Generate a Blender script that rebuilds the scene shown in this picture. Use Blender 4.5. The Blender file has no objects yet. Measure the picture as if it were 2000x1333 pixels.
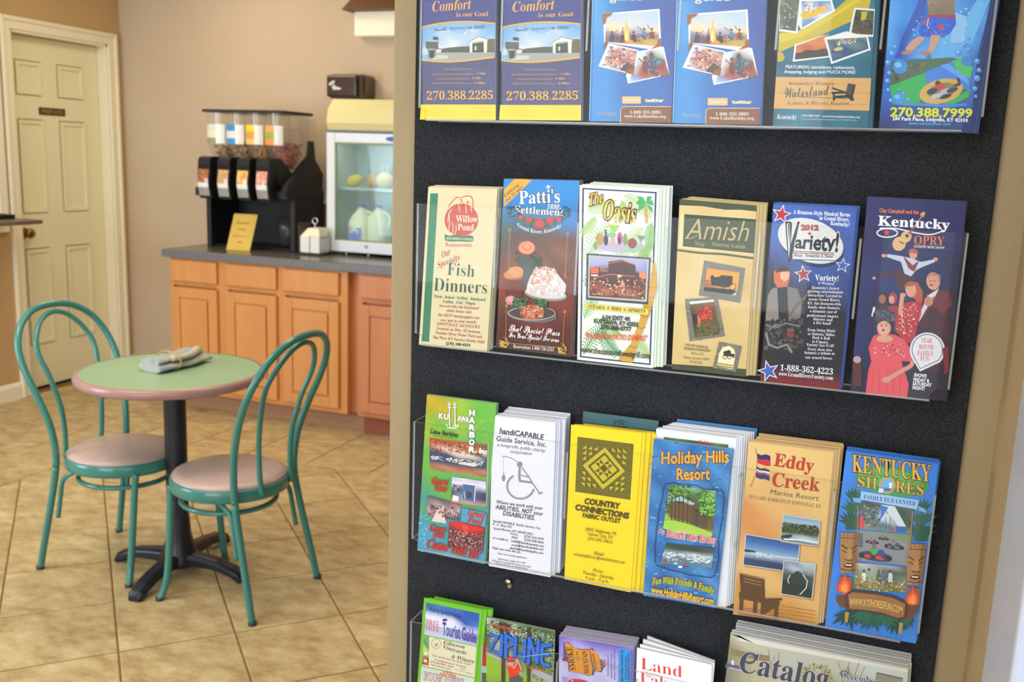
import bpy, bmesh, math, random
from math import sin, cos, pi, sqrt, atan2, radians
from mathutils import Vector, Matrix
import numpy as np

SC = bpy.context.scene
COL = SC.collection
EYE = 1.43                      # camera height above the floor, metres

# ------------------------------------------------------------------ camera
FPX = 1861.0                    # focal length in pixels of a 2000 x 1333 frame
PITCH, ROLL, YAW = 0.18773, 0.035376, -0.3549
def _rot(p, r, y):
    R0 = np.array([[1, 0, 0], [0, 0, -1], [0, 1, 0.]])
    Ry = np.array([[cos(y), -sin(y), 0], [sin(y), cos(y), 0], [0, 0, 1]])
    Rp = np.array([[1, 0, 0], [0, cos(p), -sin(p)], [0, sin(p), cos(p)]])
    Rr = np.array([[cos(r), -sin(r), 0], [sin(r), cos(r), 0], [0, 0, 1]])
    return Rr @ Rp @ R0 @ Ry
CR = _rot(PITCH, ROLL, YAW)
cam = bpy.data.cameras.new('camera')
camo = bpy.data.objects.new('camera', cam)
COL.objects.link(camo)
cam.sensor_width = 36.0
cam.lens = FPX / 2000 * 36
cam.clip_start = 0.02
M = Matrix([[CR[0][i], -CR[1][i], -CR[2][i]] for i in range(3)])
camo.matrix_world = Matrix.Translation((0, 0, EYE)) @ M.to_4x4()
cam.dof.use_dof = True
cam.dof.focus_distance = 1.16
cam.dof.aperture_fstop = 8.5
cam.dof.aperture_blades = 7
SC.camera = camo

def ray(x, y):
    return CR.T @ np.array([(x - 1000) / FPX, (y - 666.5) / FPX, 1.0])
def at_y(x, y, Y):              # photo pixel -> point on the vertical plane y = Y
    v = ray(x, y); v = v * (Y / v[1]); return Vector((v[0], v[1], v[2] + EYE))
def at_x(x, y, X):
    v = ray(x, y); v = v * (X / v[0]); return Vector((v[0], v[1], v[2] + EYE))
def at_z(x, y, H):
    v = ray(x, y); v = v * ((H - EYE) / v[2]); return Vector((v[0], v[1], v[2] + EYE))
def px(p):
    v = CR @ np.array([p[0], p[1], p[2] - EYE]); return 1000 + FPX * v[0] / v[2], 666.5 + FPX * v[1] / v[2], v[2]

# ------------------------------------------------------------------ world, lights, exposure
def lin(c):
    c = c.lstrip('#')
    r = [int(c[i:i + 2], 16) / 255 for i in (0, 2, 4)]
    return tuple(x / 12.92 if x <= .04045 else ((x + .055) / 1.055) ** 2.4 for x in r)
W = bpy.data.worlds.new('world'); SC.world = W; W.use_nodes = True
W.node_tree.nodes['Background'].inputs[0].default_value = (.75, .86, 1, 1)
W.node_tree.nodes['Background'].inputs[1].default_value = 1.0
SC.view_settings.view_transform = 'Standard'
SC.view_settings.look = 'None'
SC.view_settings.gamma = 1
SC.view_settings.use_curve_mapping = False
SC.view_settings.exposure = 0.0
def area(name, loc, to, sx, sy, watts, col):
    l = bpy.data.lights.new(name, 'AREA'); l.shape = 'RECTANGLE'; l.size = sx; l.size_y = sy
    l.energy = watts; l.color = col
    o = bpy.data.objects.new(name, l); COL.objects.link(o); o.location = loc
    o.rotation_euler = (Vector(to) - Vector(loc)).to_track_quat('-Z', 'Y').to_euler()
    return o
area('ceiling_light_breakfast', (-3.3, 4.0, 2.56), (-3.3, 4.0, 0), .6, .6, 12, (1, .82, .54))
area('ceiling_light_middle', (-2.6, 1.6, 2.56), (-2.6, 1.6, 0), 1.2, .6, 26, (1, .88, .7))
area('fill_light_by_column', (-1.6, 3.0, 2.56), (-1.6, 3.0, 0), 1.2, .6, 15, (1, .9, .74))  # fill added to brighten the floor, cabinets and door; no known fixture
area('ceiling_light_entry', (-.7, -.9, 2.56), (-.7, -.9, 0), 1.2, .6, 24, (1, .95, .88))
area('fill_light_behind', (-1.6, -3.1, 1.5), (-1.6, 3, 1.2), 2.6, 1.7, 84, (.86, .93, 1))  # broad ambient fill added behind the camera; the front wall has no opening
area('window_light_left', (-4.3, .9, 1.3), (-1.8, 4.0, .4), 1.6, 1.3, 80, (.66, .81, 1))
area('door_light_right', (.34, -.2, 1.15), (-.8, .4, 1.15), 1.3, 1.8, 20, (.55, .72, 1))
try:
    SC.cycles.transparent_max_bounces = 32
except Exception:
    pass

# ------------------------------------------------------------------ materials
MATS = {}
def mat(name, col, rough=.5, metal=0, spec=.5, noise=None, bump=None, coat=0, trans=0, alpha=1, ior=1.45, emit=None, sub=0):
    """noise=(scale, other colour, amount, detail, stretch) ; bump=(scale, strength)"""
    if name in MATS: return MATS[name]
    m = bpy.data.materials.new(name); m.use_nodes = True; MATS[name] = m
    nt = m.node_tree; b = nt.nodes['Principled BSDF']; L = nt.links
    c = lin(col) if isinstance(col, str) else col
    b.inputs['Base Color'].default_value = (*c, 1)
    b.inputs['Roughness'].default_value = rough
    b.inputs['Metallic'].default_value = metal
    b.inputs['Specular IOR Level'].default_value = spec
    b.inputs['IOR'].default_value = ior
    b.inputs['Coat Weight'].default_value = coat
    b.inputs['Transmission Weight'].default_value = trans
    if sub:
        b.inputs['Subsurface Weight'].default_value = sub; b.inputs['Subsurface Radius'].default_value = (.02, .02, .02)
        b.inputs['Subsurface Scale'].default_value = 1
    if emit:
        b.inputs['Emission Color'].default_value = (*lin(emit[0]), 1); b.inputs['Emission Strength'].default_value = emit[1]
    if noise or bump:
        tc = nt.nodes.new('ShaderNodeTexCoord')
    if noise:
        sc, c2, amt, det, st = noise
        mp = nt.nodes.new('ShaderNodeMapping'); mp.inputs['Scale'].default_value = st
        L.new(tc.outputs['Object'], mp.inputs[0])
        n = nt.nodes.new('ShaderNodeTexNoise'); n.inputs['Scale'].default_value = sc; n.inputs['Detail'].default_value = det
        L.new(mp.outputs[0], n.inputs['Vector'])
        r = nt.nodes.new('ShaderNodeValToRGB'); r.color_ramp.elements[0].position = .5 - .5 * (1 - amt) * .5; r.color_ramp.elements[1].position = .5 + .5 * (1 - amt) * .5
        r.color_ramp.elements[0].color = (*c, 1); r.color_ramp.elements[1].color = (*lin(c2), 1)
        L.new(n.outputs['Fac'], r.inputs[0]); L.new(r.outputs[0], b.inputs['Base Color'])
    if bump:
        n2 = nt.nodes.new('ShaderNodeTexNoise'); n2.inputs['Scale'].default_value = bump[0]; n2.inputs['Detail'].default_value = 3
        L.new(tc.outputs['Object'], n2.inputs['Vector'])
        bp = nt.nodes.new('ShaderNodeBump'); bp.inputs['Strength'].default_value = bump[1]; bp.inputs['Distance'].default_value = .002
        L.new(n2.outputs['Fac'], bp.inputs['Height']); L.new(bp.outputs[0], b.inputs['Normal'])
    return m

def clear_mat(name, tint=(1, 1, 1), haze=0.0, hazecol=(.8, .85, .85), rough=.02, gl=1.0):
    """thin clear sheet: see-through with a Fresnel reflection and an optional faint haze"""
    m = bpy.data.materials.new(name); m.use_nodes = True; nt = m.node_tree; L = nt.links
    nt.nodes.clear()
    out = nt.nodes.new('ShaderNodeOutputMaterial')
    tr = nt.nodes.new('ShaderNodeBsdfTransparent'); tr.inputs[0].default_value = (*tint, 1)
    g = nt.nodes.new('ShaderNodeBsdfGlossy'); g.inputs['Roughness'].default_value = rough
    d = nt.nodes.new('ShaderNodeBsdfDiffuse'); d.inputs[0].default_value = (*hazecol, 1)
    m1 = nt.nodes.new('ShaderNodeMixShader'); m1.inputs[0].default_value = haze
    L.new(tr.outputs[0], m1.inputs[1]); L.new(d.outputs[0], m1.inputs[2])
    fr = nt.nodes.new('ShaderNodeLayerWeight'); fr.inputs[0].default_value = .5
    pw = nt.nodes.new('ShaderNodeMath'); pw.operation = 'POWER'; pw.inputs[1].default_value = 5; L.new(fr.outputs['Facing'], pw.inputs[0])
    ml = nt.nodes.new('ShaderNodeMath'); ml.operation = 'MULTIPLY_ADD'; ml.inputs[1].default_value = .9 * gl; ml.inputs[2].default_value = .04 * gl
    L.new(pw.outputs[0], ml.inputs[0])
    m2 = nt.nodes.new('ShaderNodeMixShader'); L.new(ml.outputs[0], m2.inputs[0])
    L.new(m1.outputs[0], m2.inputs[1]); L.new(g.outputs[0], m2.inputs[2])
    L.new(m2.outputs[0], out.inputs[0])
    MATS[name] = m
    return m

def print_mat(name='printed_paper', rough=.38):
    m = bpy.data.materials.new(name); m.use_nodes = True; nt = m.node_tree
    b = nt.nodes['Principled BSDF']; a = nt.nodes.new('ShaderNodeAttribute'); a.attribute_name = 'ink'
    nt.links.new(a.outputs['Color'], b.inputs['Base Color'])
    b.inputs['Roughness'].default_value = rough; b.inputs['Specular IOR Level'].default_value = .35
    MATS[name] = m; return m

# ------------------------------------------------------------------ objects
def obj(name, me, parent=None, loc=None, mats=()):
    o = bpy.data.objects.new(name, me); COL.objects.link(o)
    for m in mats: me.materials.append(m)
    if loc is not None: o.location = loc
    if parent is not None: o.parent = parent
    return o
def tag(o, label=None, cat=None, group=None, kind=None):
    if label: o['label'] = label
    if cat: o['category'] = cat
    if group: o['group'] = group
    if kind: o['kind'] = kind
    return o
def thing(name, label, cat, loc=(0, 0, 0), rz=0, group=None):
    o = bpy.data.objects.new(name, None); COL.objects.link(o); o.location = loc; o.rotation_euler = (0, 0, rz)
    o.empty_display_size = .05
    return tag(o, label, cat, group)

class G:
    """collects shapes, builds one mesh object"""
    def __init__(s): s.bm = bmesh.new()
    def box(s, x0, y0, z0, x1, y1, z1, bev=0, seg=2, mi=0):
        bm = s.bm
        vs = [bm.verts.new(p) for p in ((x0, y0, z0), (x1, y0, z0), (x1, y1, z0), (x0, y1, z0), (x0, y0, z1), (x1, y0, z1), (x1, y1, z1), (x0, y1, z1))]
        fs = [bm.faces.new([vs[i] for i in f]) for f in ((3, 2, 1, 0), (4, 5, 6, 7), (0, 1, 5, 4), (1, 2, 6, 5), (2, 3, 7, 6), (3, 0, 4, 7))]
        for f in fs: f.material_index = mi
        if bev > 0:
            es = list({e for f in fs for e in f.edges})
            r = bmesh.ops.bevel(bm, geom=es, offset=bev, segments=seg, affect='EDGES', profile=.5)
            for f in r['faces']: f.material_index = mi
        return s
    def prism(s, pts, vec, mi=0, side=None, bev=0):
        """pts: planar polygon (3-D), extruded along vec"""
        bm = s.bm; vec = Vector(vec)
        a = [bm.verts.new(p) for p in pts]; b = [bm.verts.new(Vector(p) + vec) for p in pts]
        n = len(pts)
        f1 = bm.faces.new(a); f2 = bm.faces.new(b[::-1]); f1.material_index = mi; f2.material_index = mi
        fs = [f1, f2]
        for i in range(n):
            f = bm.faces.new([a[i], b[i], b[(i + 1) % n], a[(i + 1) % n]]); f.material_index = mi if side is None else side; fs.append(f)
        if bev:
            es = [e for e in f1.edges]
            bmesh.ops.bevel(bm, geom=es, offset=bev, segments=2, affect='EDGES')
        bmesh.ops.recalc_face_normals(bm, faces=[f for f in bm.faces])
        return s
    def tube(s, pts, r, n=12, closed=False, caps=True, mi=0):
        bm = s.bm; P = [Vector(p) for p in pts]; N = len(P); rr = r if isinstance(r, (list, tuple)) else [r] * N
        rings = []; prev = None
        for i in range(N):
            if closed: t = (P[(i + 1) % N] - P[i - 1])
            else: t = P[min(i + 1, N - 1)] - P[max(i - 1, 0)]
            t.normalize()
            if prev is None:
                u = t.orthogonal().normalized()
            else:
                u = (prev - t * prev.dot(t)).normalized()
            prev = u; v = t.cross(u)
            rings.append([bm.verts.new(P[i] + (u * cos(2 * pi * k / n) + v * sin(2 * pi * k / n)) * rr[i]) for k in range(n)])
        m = N if closed else N - 1
        for i in range(m):
            a, b = rings[i], rings[(i + 1) % N]; off = 0
            if closed and i == N - 1:
                off = min(range(n), key=lambda o: sum((a[k].co - b[(k + o) % n].co).length for k in range(n)))
            for k in range(n):
                f = bm.faces.new([a[k], a[(k + 1) % n], b[(k + 1 + off) % n], b[(k + off) % n]]); f.smooth = True; f.material_index = mi
        if caps and not closed:
            for q in (rings[0][::-1], rings[-1]):
                f = bm.faces.new(q); f.material_index = mi
        return s
    def lathe(s, prof, c=(0, 0, 0), n=32, mi=0, smooth=True, sx=1, sy=1):
        """prof: list of (r, z)"""
        bm = s.bm; c = Vector(c); rings = []
        for r, z in prof:
            if r < 1e-6: rings.append([bm.verts.new(c + Vector((0, 0, z)))])
            else: rings.append([bm.verts.new(c + Vector((r * sx * cos(2 * pi * k / n), r * sy * sin(2 * pi * k / n), z))) for k in range(n)])
        for a, b in zip(rings[:-1], rings[1:]):
            for k in range(n):
                if len(a) == 1 and len(b) == 1: break
                if len(a) == 1: f = bm.faces.new([a[0], b[(k + 1) % n], b[k]])
                elif len(b) == 1: f = bm.faces.new([a[k], a[(k + 1) % n], b[0]])
                else: f = bm.faces.new([a[k], a[(k + 1) % n], b[(k + 1) % n], b[k]])
                f.smooth = smooth; f.material_index = mi
        return s
    def ell(s, c, r, n=14, m=9, mi=0):
        prof = [(sin(pi * i / m), -cos(pi * i / m)) for i in range(m + 1)]
        bm = s.bm; start = len(bm.verts); tmp = G(); tmp.lathe([(max(a, 0) if 0 < i < m else 0, b) for i, (a, b) in enumerate(prof)], n=n, mi=mi)
        for v in tmp.bm.verts: v.co = Vector((v.co.x * r[0], v.co.y * r[1], v.co.z * r[2])) + Vector(c)
        me = bpy.data.meshes.new('t'); tmp.bm.to_mesh(me); tmp.bm.free(); bm.from_mesh(me); bpy.data.meshes.remove(me)
        return s
    def build(s, name, m, parent=None, loc=None, smooth=None, rot=None):
        bmesh.ops.recalc_face_normals(s.bm, faces=list(s.bm.faces))
        me = bpy.data.meshes.new(name); s.bm.to_mesh(me); s.bm.free()
        if smooth is not None:
            for p in me.polygons: p.use_smooth = smooth
        ms = m if isinstance(m, (list, tuple)) else [m]
        o = obj(name, me, parent, loc, ms)
        if rot: o.rotation_euler = rot
        return o
def structure(o): o['kind'] = 'structure'; return o
def copy_tree(o, parent=None):
    c = o.copy(); COL.objects.link(c)
    if parent is not None: c.parent = parent
    for ch in list(o.children): copy_tree(ch, c)
    return c
def spline(pts, n=8, closed=False):
    P = [Vector(p) for p in pts]; N = len(P); out = []
    rng = range(N) if closed else range(N - 1)
    for i in rng:
        p0 = P[i - 1] if (closed or i > 0) else P[i] * 2 - P[i + 1]
        p1 = P[i]; p2 = P[(i + 1) % N]
        p3 = P[(i + 2) % N] if (closed or i + 2 < N) else p2 * 2 - p1
        for k in range(n):
            t = k / n
            out.append(.5 * ((2 * p1) + (p2 - p0) * t + (2 * p0 - 5 * p1 + 4 * p2 - p3) * t * t + (3 * p1 - p0 - 3 * p2 + p3) * t ** 3))
    if not closed: out.append(P[-1])
    return out

# ------------------------------------------------------------------ lettering
_G = {'sb': (0x1D400, 0x1D41A, 0x1D7CE), 'scr': (0x1D4D0, 0x1D4EA, None)}
def _conv(s, st):
    if st not in _G: return s
    a, b, d = _G[st]; o = ''
    for c in s:
        if 'A' <= c <= 'Z': o += chr(a + ord(c) - 65)
        elif 'a' <= c <= 'z': o += chr(b + ord(c) - 97)
        elif c.isdigit() and d: o += chr(d + ord(c) - 48)
        else: o += c
    return o
_TC = {}; _CAP = {}
def glyphs(s, st, off, res):
    key = (s, st, off, res)
    if key in _TC: return _TC[key]
    t = bpy.data.curves.new('lettering', 'FONT'); t.body = _conv(s, st); t.resolution_u = res; t.offset = off; t.fill_mode = 'FRONT'
    o = bpy.data.objects.new('lettering', t); COL.objects.link(o)
    dg = bpy.context.evaluated_depsgraph_get(); ev = o.evaluated_get(dg); me = ev.to_mesh()
    V = np.array([v.co[:2] for v in me.vertices]) if len(me.vertices) else np.zeros((0, 2))
    F = [tuple(p.vertices) for p in me.polygons]
    ev.to_mesh_clear(); bpy.data.objects.remove(o); bpy.data.curves.remove(t)
    _TC[key] = (V, F); return V, F
def cap_h(st):
    if st not in _CAP:
        V, _ = glyphs('H', st, 0, 1); _CAP[st] = float(V[:, 1].max())
    return _CAP[st]

class Ink:
    """flat print on one vertical plane; P maps drawing coordinates to the plane"""
    def __init__(s, P, step=1.6e-5):
        s.P = P; s.V = []; s.F = []; s.C = []; s.k = 0; s.step = step
    def lay(s): s.k += 1; return -s.step * s.k
    def add(s, pts3, faces, cols):
        b = len(s.V); s.V += [tuple(p) for p in pts3]
        for f, c in zip(faces, cols): s.F.append(tuple(b + i for i in f)); s.C.append(c)
    def poly(s, pts, col, lay=True):
        if not lay: s.k += .12
        d = s.lay() if lay else -s.step * s.k
        p3 = [s.P(x, y) + Vector((0, d, 0)) for x, y in pts]
        s.add(p3, [tuple(range(len(pts)))], [[lin(col)] * len(pts)])
    def rect(s, x0, y0, x1, y1, col): s.poly([(x0, y0), (x1, y0), (x1, y1), (x0, y1)], col)
    def ell(s, cx, cy, rx, ry, col, n=20, a=0, lay=True):
        s.poly([(cx + rx * cos(t) * cos(a) - ry * sin(t) * sin(a), cy + rx * cos(t) * sin(a) + ry * sin(t) * cos(a)) for t in [2 * pi * i / n for i in range(n)]], col, lay)
    def line(s, pts, w, col, lay=True):
        if not lay: s.k += .12
        d = s.lay() if lay else -s.step * s.k
        P = [Vector(p) for p in pts]; L = []; R = []
        for i in range(len(P)):
            t = P[min(i + 1, len(P) - 1)] - P[max(i - 1, 0)]
            if t.length < 1e-9: t = Vector((1, 0))
            t.normalize(); n = Vector((-t.y, t.x)) * w / 2
            L.append(P[i] + n); R.append(P[i] - n)
        p3 = [s.P(*p) + Vector((0, d, 0)) for p in L + R]; n = len(P); c = lin(col)
        s.add(p3, [(i, i + 1, n + i + 1, n + i) for i in range(n - 1)], [[c] * 4] * (n - 1))
    def ring(s, cx, cy, rx, ry, w, col, a0=0, a1=2 * pi, n=28):
        s.line([(cx + rx * cos(a0 + (a1 - a0) * i / n), cy + ry * sin(a0 + (a1 - a0) * i / n)) for i in range(n + 1)], w, col)
    def star(s, cx, cy, r, col, out=None, ow=0, a=-pi / 2, k=.42):
        def pts(R): return [(cx + (R if i % 2 == 0 else R * k) * cos(a + pi * i / 5), cy + (R if i % 2 == 0 else R * k) * sin(a + pi * i / 5)) for i in range(10)]
        if out:
            s.poly(pts(r * 1.16 + ow), 'c8ccd8' if out == 'ffffff' else out); s.poly(pts(r + ow), out)
        s.poly(pts(r), col)
    def img(s, quad, rows, pal):
        """soft photograph: grid of palette letters blended between nodes. quad = tl, tr, br, bl"""
        d = s.lay(); rows = rows.split('/'); nr = len(rows); nc = len(rows[0]); q = [Vector(p) for p in quad]
        p3 = []; cs = []
        for j, r in enumerate(rows):
            for i in range(nc):
                u = i / (nc - 1); v = j / (nr - 1)
                p = (q[0] * (1 - u) + q[1] * u) * (1 - v) + (q[3] * (1 - u) + q[2] * u) * v
                p3.append(s.P(*p) + Vector((0, d, 0))); cs.append(lin(pal[r[i]]))
        F = []; C = []
        for j in range(nr - 1):
            for i in range(nc - 1):
                f = (j * nc + i, j * nc + i + 1, (j + 1) * nc + i + 1, (j + 1) * nc + i); F.append(f); C.append([cs[k] for k in f])
        s.add(p3, F, C)
    def spk(s, quad, n, size, cols, seed=1, asp=1.0):
        """small blotches of printed detail inside a quad"""
        rnd = random.Random(seed); q = [Vector(p) for p in quad]; s.lay()
        n = int(n * 2.3); size *= .7
        for i in range(n):
            u, v = rnd.random(), rnd.random(); p = (q[0] * (1 - u) + q[1] * u) * (1 - v) + (q[3] * (1 - u) + q[2] * u) * v
            r = size * rnd.uniform(.4, 1.0); a = rnd.uniform(0, pi); m = rnd.choice((4, 5, 6))
            s.poly([(p.x + r * rnd.uniform(.6, 1.2) * cos(a + 2 * pi * k / m), p.y + r * asp * rnd.uniform(.6, 1.2) * sin(a + 2 * pi * k / m)) for k in range(m)], rnd.choice(cols), lay=False)
        s.k = math.ceil(s.k)
    def text(s, txt, p0, p1, cap, col, st='', w=0.0, sh=0.0, sag=0.0, ol=None, res=2, dy=0.0, v=None, grow=0.0):
        """baseline from p0 to p1 (drawing px), cap height in px; ol=(colour, width em) outline beneath; sag bends the baseline; v = direction of the letters' up"""
        if ol: s.text(txt, p0, p1, cap, ol[0], st, w + ol[1], sh, sag, None, res, dy, v, grow)
        V, F = glyphs(txt, st, w, res)
        if not len(V): return
        V0, _ = glyphs(txt, st, 0, res)
        x0, x1 = V0[:, 0].min(), V0[:, 0].max(); ch = cap_h(st)
        P0, P1 = Vector(p0), Vector(p1); d = P1 - P0
        up = Vector((d.y, -d.x)).normalized() if v is None else Vector(v).normalized()
        dl = s.lay(); p3 = []
        for x, y in V:
            t = (x + sh * y - x0) / (x1 - x0); g = 1 + grow * (2 * t - 1)
            q = P0 + d * t + up * (y / ch * cap * g); q.y += sag * 4 * t * (1 - t)
            p3.append(s.P(q.x, q.y) + Vector((0, dl, 0)))
        c = lin(col); s.add(p3, F, [[c] * len(f) for f in F])
    def build(s, name, parent=None, m='printed_paper'):
        me = bpy.data.meshes.new(name); me.from_pydata(s.V, [], s.F)
        me.update()
        at = me.color_attributes.new('ink', 'FLOAT_COLOR', 'CORNER')
        flat = []
        for p, c in zip(me.polygons, s.C):
            for k in c: flat += [k[0], k[1], k[2], 1.0]
        at.data.foreach_set('color', flat)
        me.materials.append(MATS[m])
        o = bpy.data.objects.new(name, me); COL.objects.link(o)
        if parent is not None: o.parent = parent
        return o
print_mat()
print_mat('printed_matt', .6)

# ------------------------------------------------------------------ the room
XL, YB, ZC = -4.44, 4.85, 2.6           # left wall, back wall, ceiling
YP = 1.20                               # face of the partition that carries the board
XR = .158
wallc = mat('tan_wall_paint', 'c9b59c', .55, noise=(2.2, 'c5b096', .3, 3, (1, 1, 1)), bump=(240, .12))
wallg = mat('tan_column_paint', 'a08e69', .5, bump=(300, .2))
wallr = mat('tan_gloss_paint', 'bda37a', .35, bump=(120, .1))
white_trim = mat('cream_trim_paint', 'f1ead0', .35, bump=(90, .05))
door_paint = mat('cream_door_paint', 'eeeac6', .4, bump=(160, .08))
white_frame = mat('white_window_frame', 'b9bdc8', .35)
ceil_m = mat('ceiling_paint', 'e8e2d4', .8)

g = G(); g.box(XL - .12, 4.03 - 0, 2.03, XL, 4.74, ZC); g.box(XL - .12, 4.74, 0, XL, YB + .12, ZC); g.box(XL - .12, 3.93, 0, XL, 4.03, ZC)
g.box(XL - .12, 2.7, 0, XL, 3.93, 1.0); g.box(XL - .12, 2.7, 2.15, XL, 3.93, ZC); g.box(XL - .12, -3.3, 0, XL, 2.7, ZC)
structure(g.build('wall_left', mat('tan_wall_paint_warm_lit', 'c5a679', .55, noise=(2.2, 'c0a072', .3, 3, (1, 1, 1)), bump=(240, .12))))  # tan wall paint with the warm lamp tint put into its colour
g = G(); g.box(XL, YB, 0, 3.2, YB + .12, ZC); structure(g.build('wall_back', wallc))
g = G(); g.box(-.632, YP, 0, 3.2, YP + .13, ZC, bev=.004); structure(g.build('wall_partition', wallg))
g = G(); g.box(XR, .985, 0, XR + .13, YP, ZC); g.box(XR, -3.3, 0, XR + .13, -1.1, ZC); g.box(XR, -1.1, 2.12, XR + .13, .985, ZC)
structure(g.build('wall_right', wallr))
g = G(); g.box(XL, -3.42, 0, XR, -3.3, ZC); structure(g.build('wall_front', wallc))
structure(G().box(XL - .5, 3.9, -.1, XL - .121, 4.84, ZC).build('light_block_behind_door', mat('dark_light_block', '4a3c30', .9)))  # unseen dark block added to stop outside light leaking under the door
g = G(); g.box(3.08, YP + .13, 0, 3.2, YB, ZC); structure(g.build('wall_east', wallc))
g = G(); g.box(XL - .12, -3.42, ZC, 3.2, YB + .12, ZC + .1); structure(g.build('ceiling', ceil_m))
# glazed door in the right wall, beside the board
g = G(); g.box(XR - .012, .84, 0, XR + .13, .985, 2.12, bev=.004); g.box(XR - .012, -1.1, 0, XR + .13, -.98, 2.12, bev=.004); g.box(XR - .012, -.98, 2.0, XR + .13, .84, 2.12, bev=.004)
g.box(XR + .02, -.1, 0, XR + .09, -.04, 2.0)
structure(g.build('trim_2', white_frame))
# baseboards
g = G(); g.prism([(XL, -3.3, 0), (XL + .016, -3.3, 0), (XL + .016, -3.3, .075), (XL + .008, -3.3, .09), (XL, -3.3, .095)], (0, 7.26, 0)); structure(g.build('baseboard_left', white_trim))
g = G(); g.prism([(XL, YB, 0), (XL, YB - .016, 0), (XL, YB - .016, .075), (XL, YB - .008, .09), (XL, YB, .095)], (.85, 0, 0)); structure(g.build('baseboard_back', white_trim))

# door in the left wall with its casing
def casing(gg, x, y0, y1, z0, z1, w, t, bottom=False):
    """moulded frame round an opening y0..y1, z0..z1 on the wall plane x"""
    for ya, yb in ((y0 - w, y0), (y1, y1 + w)): 
        gg.box(x, ya, z0 - (w if bottom else 0), x + t, yb, z1 + w, bev=.004)
    gg.box(x, y0, z1, x + t, y1, z1 + w, bev=.004)
    if bottom: gg.box(x, y0, z0 - w, x + t, y1, z0, bev=.004)
g = G(); casing(g, XL, 4.03, 4.74, 0, 2.03, .068, .014)
g.box(XL + .012, 3.962, 0, XL + .024, 3.985, 2.098, bev=.005); g.box(XL + .012, 4.785, 0, XL + .024, 4.808, 2.098, bev=.005); g.box(XL + .012, 3.985, 2.075, XL + .024, 4.785, 2.098, bev=.005)
g.box(XL - .12, 4.03, 0, XL + .004, 4.042, 2.03); g.box(XL - .12, 4.728, 0, XL + .004, 4.74, 2.03); g.box(XL - .12, 4.03, 2.018, XL + .004, 4.74, 2.03)
structure(g.build('trim_1', white_trim))
XD = -4.51
door = thing('door_1', None, None, (XD, 4.385, 0)); door['kind'] = 'structure'
def dl(y): return y - 4.385
PAN = [(4.115, 4.295, 1.69, 1.885), (4.415, 4.595, 1.69, 1.885), (4.115, 4.295, 1.03, 1.565), (4.415, 4.595, 1.03, 1.565), (4.115, 4.295, .265, .835), (4.415, 4.595, .265, .835)]
PAN = [(a + (0 if a < 4.3 else -.005), b + (.01 if a < 4.3 else .02), c, d) for a, b, c, d in PAN]
PAN = [(a, b - (.0 if a < 4.3 else 0), c, d) for a, b, c, d in PAN]
bm = bmesh.new()
ys = sorted({4.045, 4.725} | {p[0] for p in PAN} | {p[1] for p in PAN}); zs = sorted({.018, 2.014} | {p[2] for p in PAN} | {p[3] for p in PAN})
V = {}
for y in ys:
    for z in zs: V[(y, z)] = bm.verts.new((0, dl(y), z))
for i in range(len(ys) - 1):
    for j in range(len(zs) - 1):
        if not any(abs(p[0] - ys[i]) < 1e-6 and p[2] - 1e-6 <= zs[j] < p[3] - 1e-6 for p in PAN):
            bm.faces.new([V[(ys[i], zs[j])], V[(ys[i + 1], zs[j])], V[(ys[i + 1], zs[j + 1])], V[(ys[i], zs[j + 1])]])
bmesh.ops.extrude_face_region(bm, geom=list(bm.faces))
gg = G(); gg.bm.free(); gg.bm = bm
for v in list(bm.verts)[len(V):]: v.co.x -= .035
gg.build('door_leaf', door_paint, door)
pg = []
for a, b, c, d in PAN:
    q = G(); w_, h_ = (b - a) / 2, (d - c) / 2
    q.box(-.034, -w_, -h_, -.014, w_, h_)
    q.prism([(-.014, -w_ + .008, -h_ + .008), (-.014, w_ - .008, -h_ + .008), (-.014, w_ - .008, h_ - .008), (-.014, -w_ + .008, h_ - .008)], (.012, 0, 0), bev=.02)
    # sloped moulding round the panel
    for (y0, z0, y1, z1, ny, nz) in ((-w_, -h_, w_, -h_, 0, 1), (-w_, h_, w_, h_, 0, -1), (-w_, -h_, -w_, h_, 1, 0), (w_, -h_, w_, h_, -1, 0)):
        q.prism([(0, y0, z0), (-.02, y0, z0), (-.02, y0 + ny * .014, z0 + nz * .014)], (0, y1 - y0, z1 - z0))
    q.build('panel', door_paint, door, (0, dl((a + b) / 2), (c + d) / 2))
brass = mat('brass', '8a6a3a', .3, 1)
g = G(); g.lathe([(0, 0), (.03, .001), (.03, .006), (.012, .012), (.012, .03), (.024, .038), (.029, .05), (.024, .062), (0, .067)], n=20)
g.build('door_knob', brass, door, (0, dl(4.115), .925), rot=(0, pi / 2, 0))
# small plate on the door: PRIVATE
sg = thing('door_sign', 'small bronze plate reading PRIVATE on the cream panelled door', 'sign', (XD + .001, 4.362, 1.612))
G().box(0, -.095, -.021, .004, .095, .021, bev=.0015).build('plate', mat('bronze_plate', '5b4a2c', .4, .6), sg)
V_, F_ = glyphs('PRIVATE', 'sb', 0, 2); x0, x1 = V_[:, 0].min(), V_[:, 0].max()
me = bpy.data.meshes.new('lettering'); me.from_pydata([(.0046, -.08 + (x - x0) / (x1 - x0) * .16, -.011 + y * .032) for x, y in V_], [], F_)
obj('lettering', me, sg, None, [mat('plate_letters', 'b39a66', .4, .3)])

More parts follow.
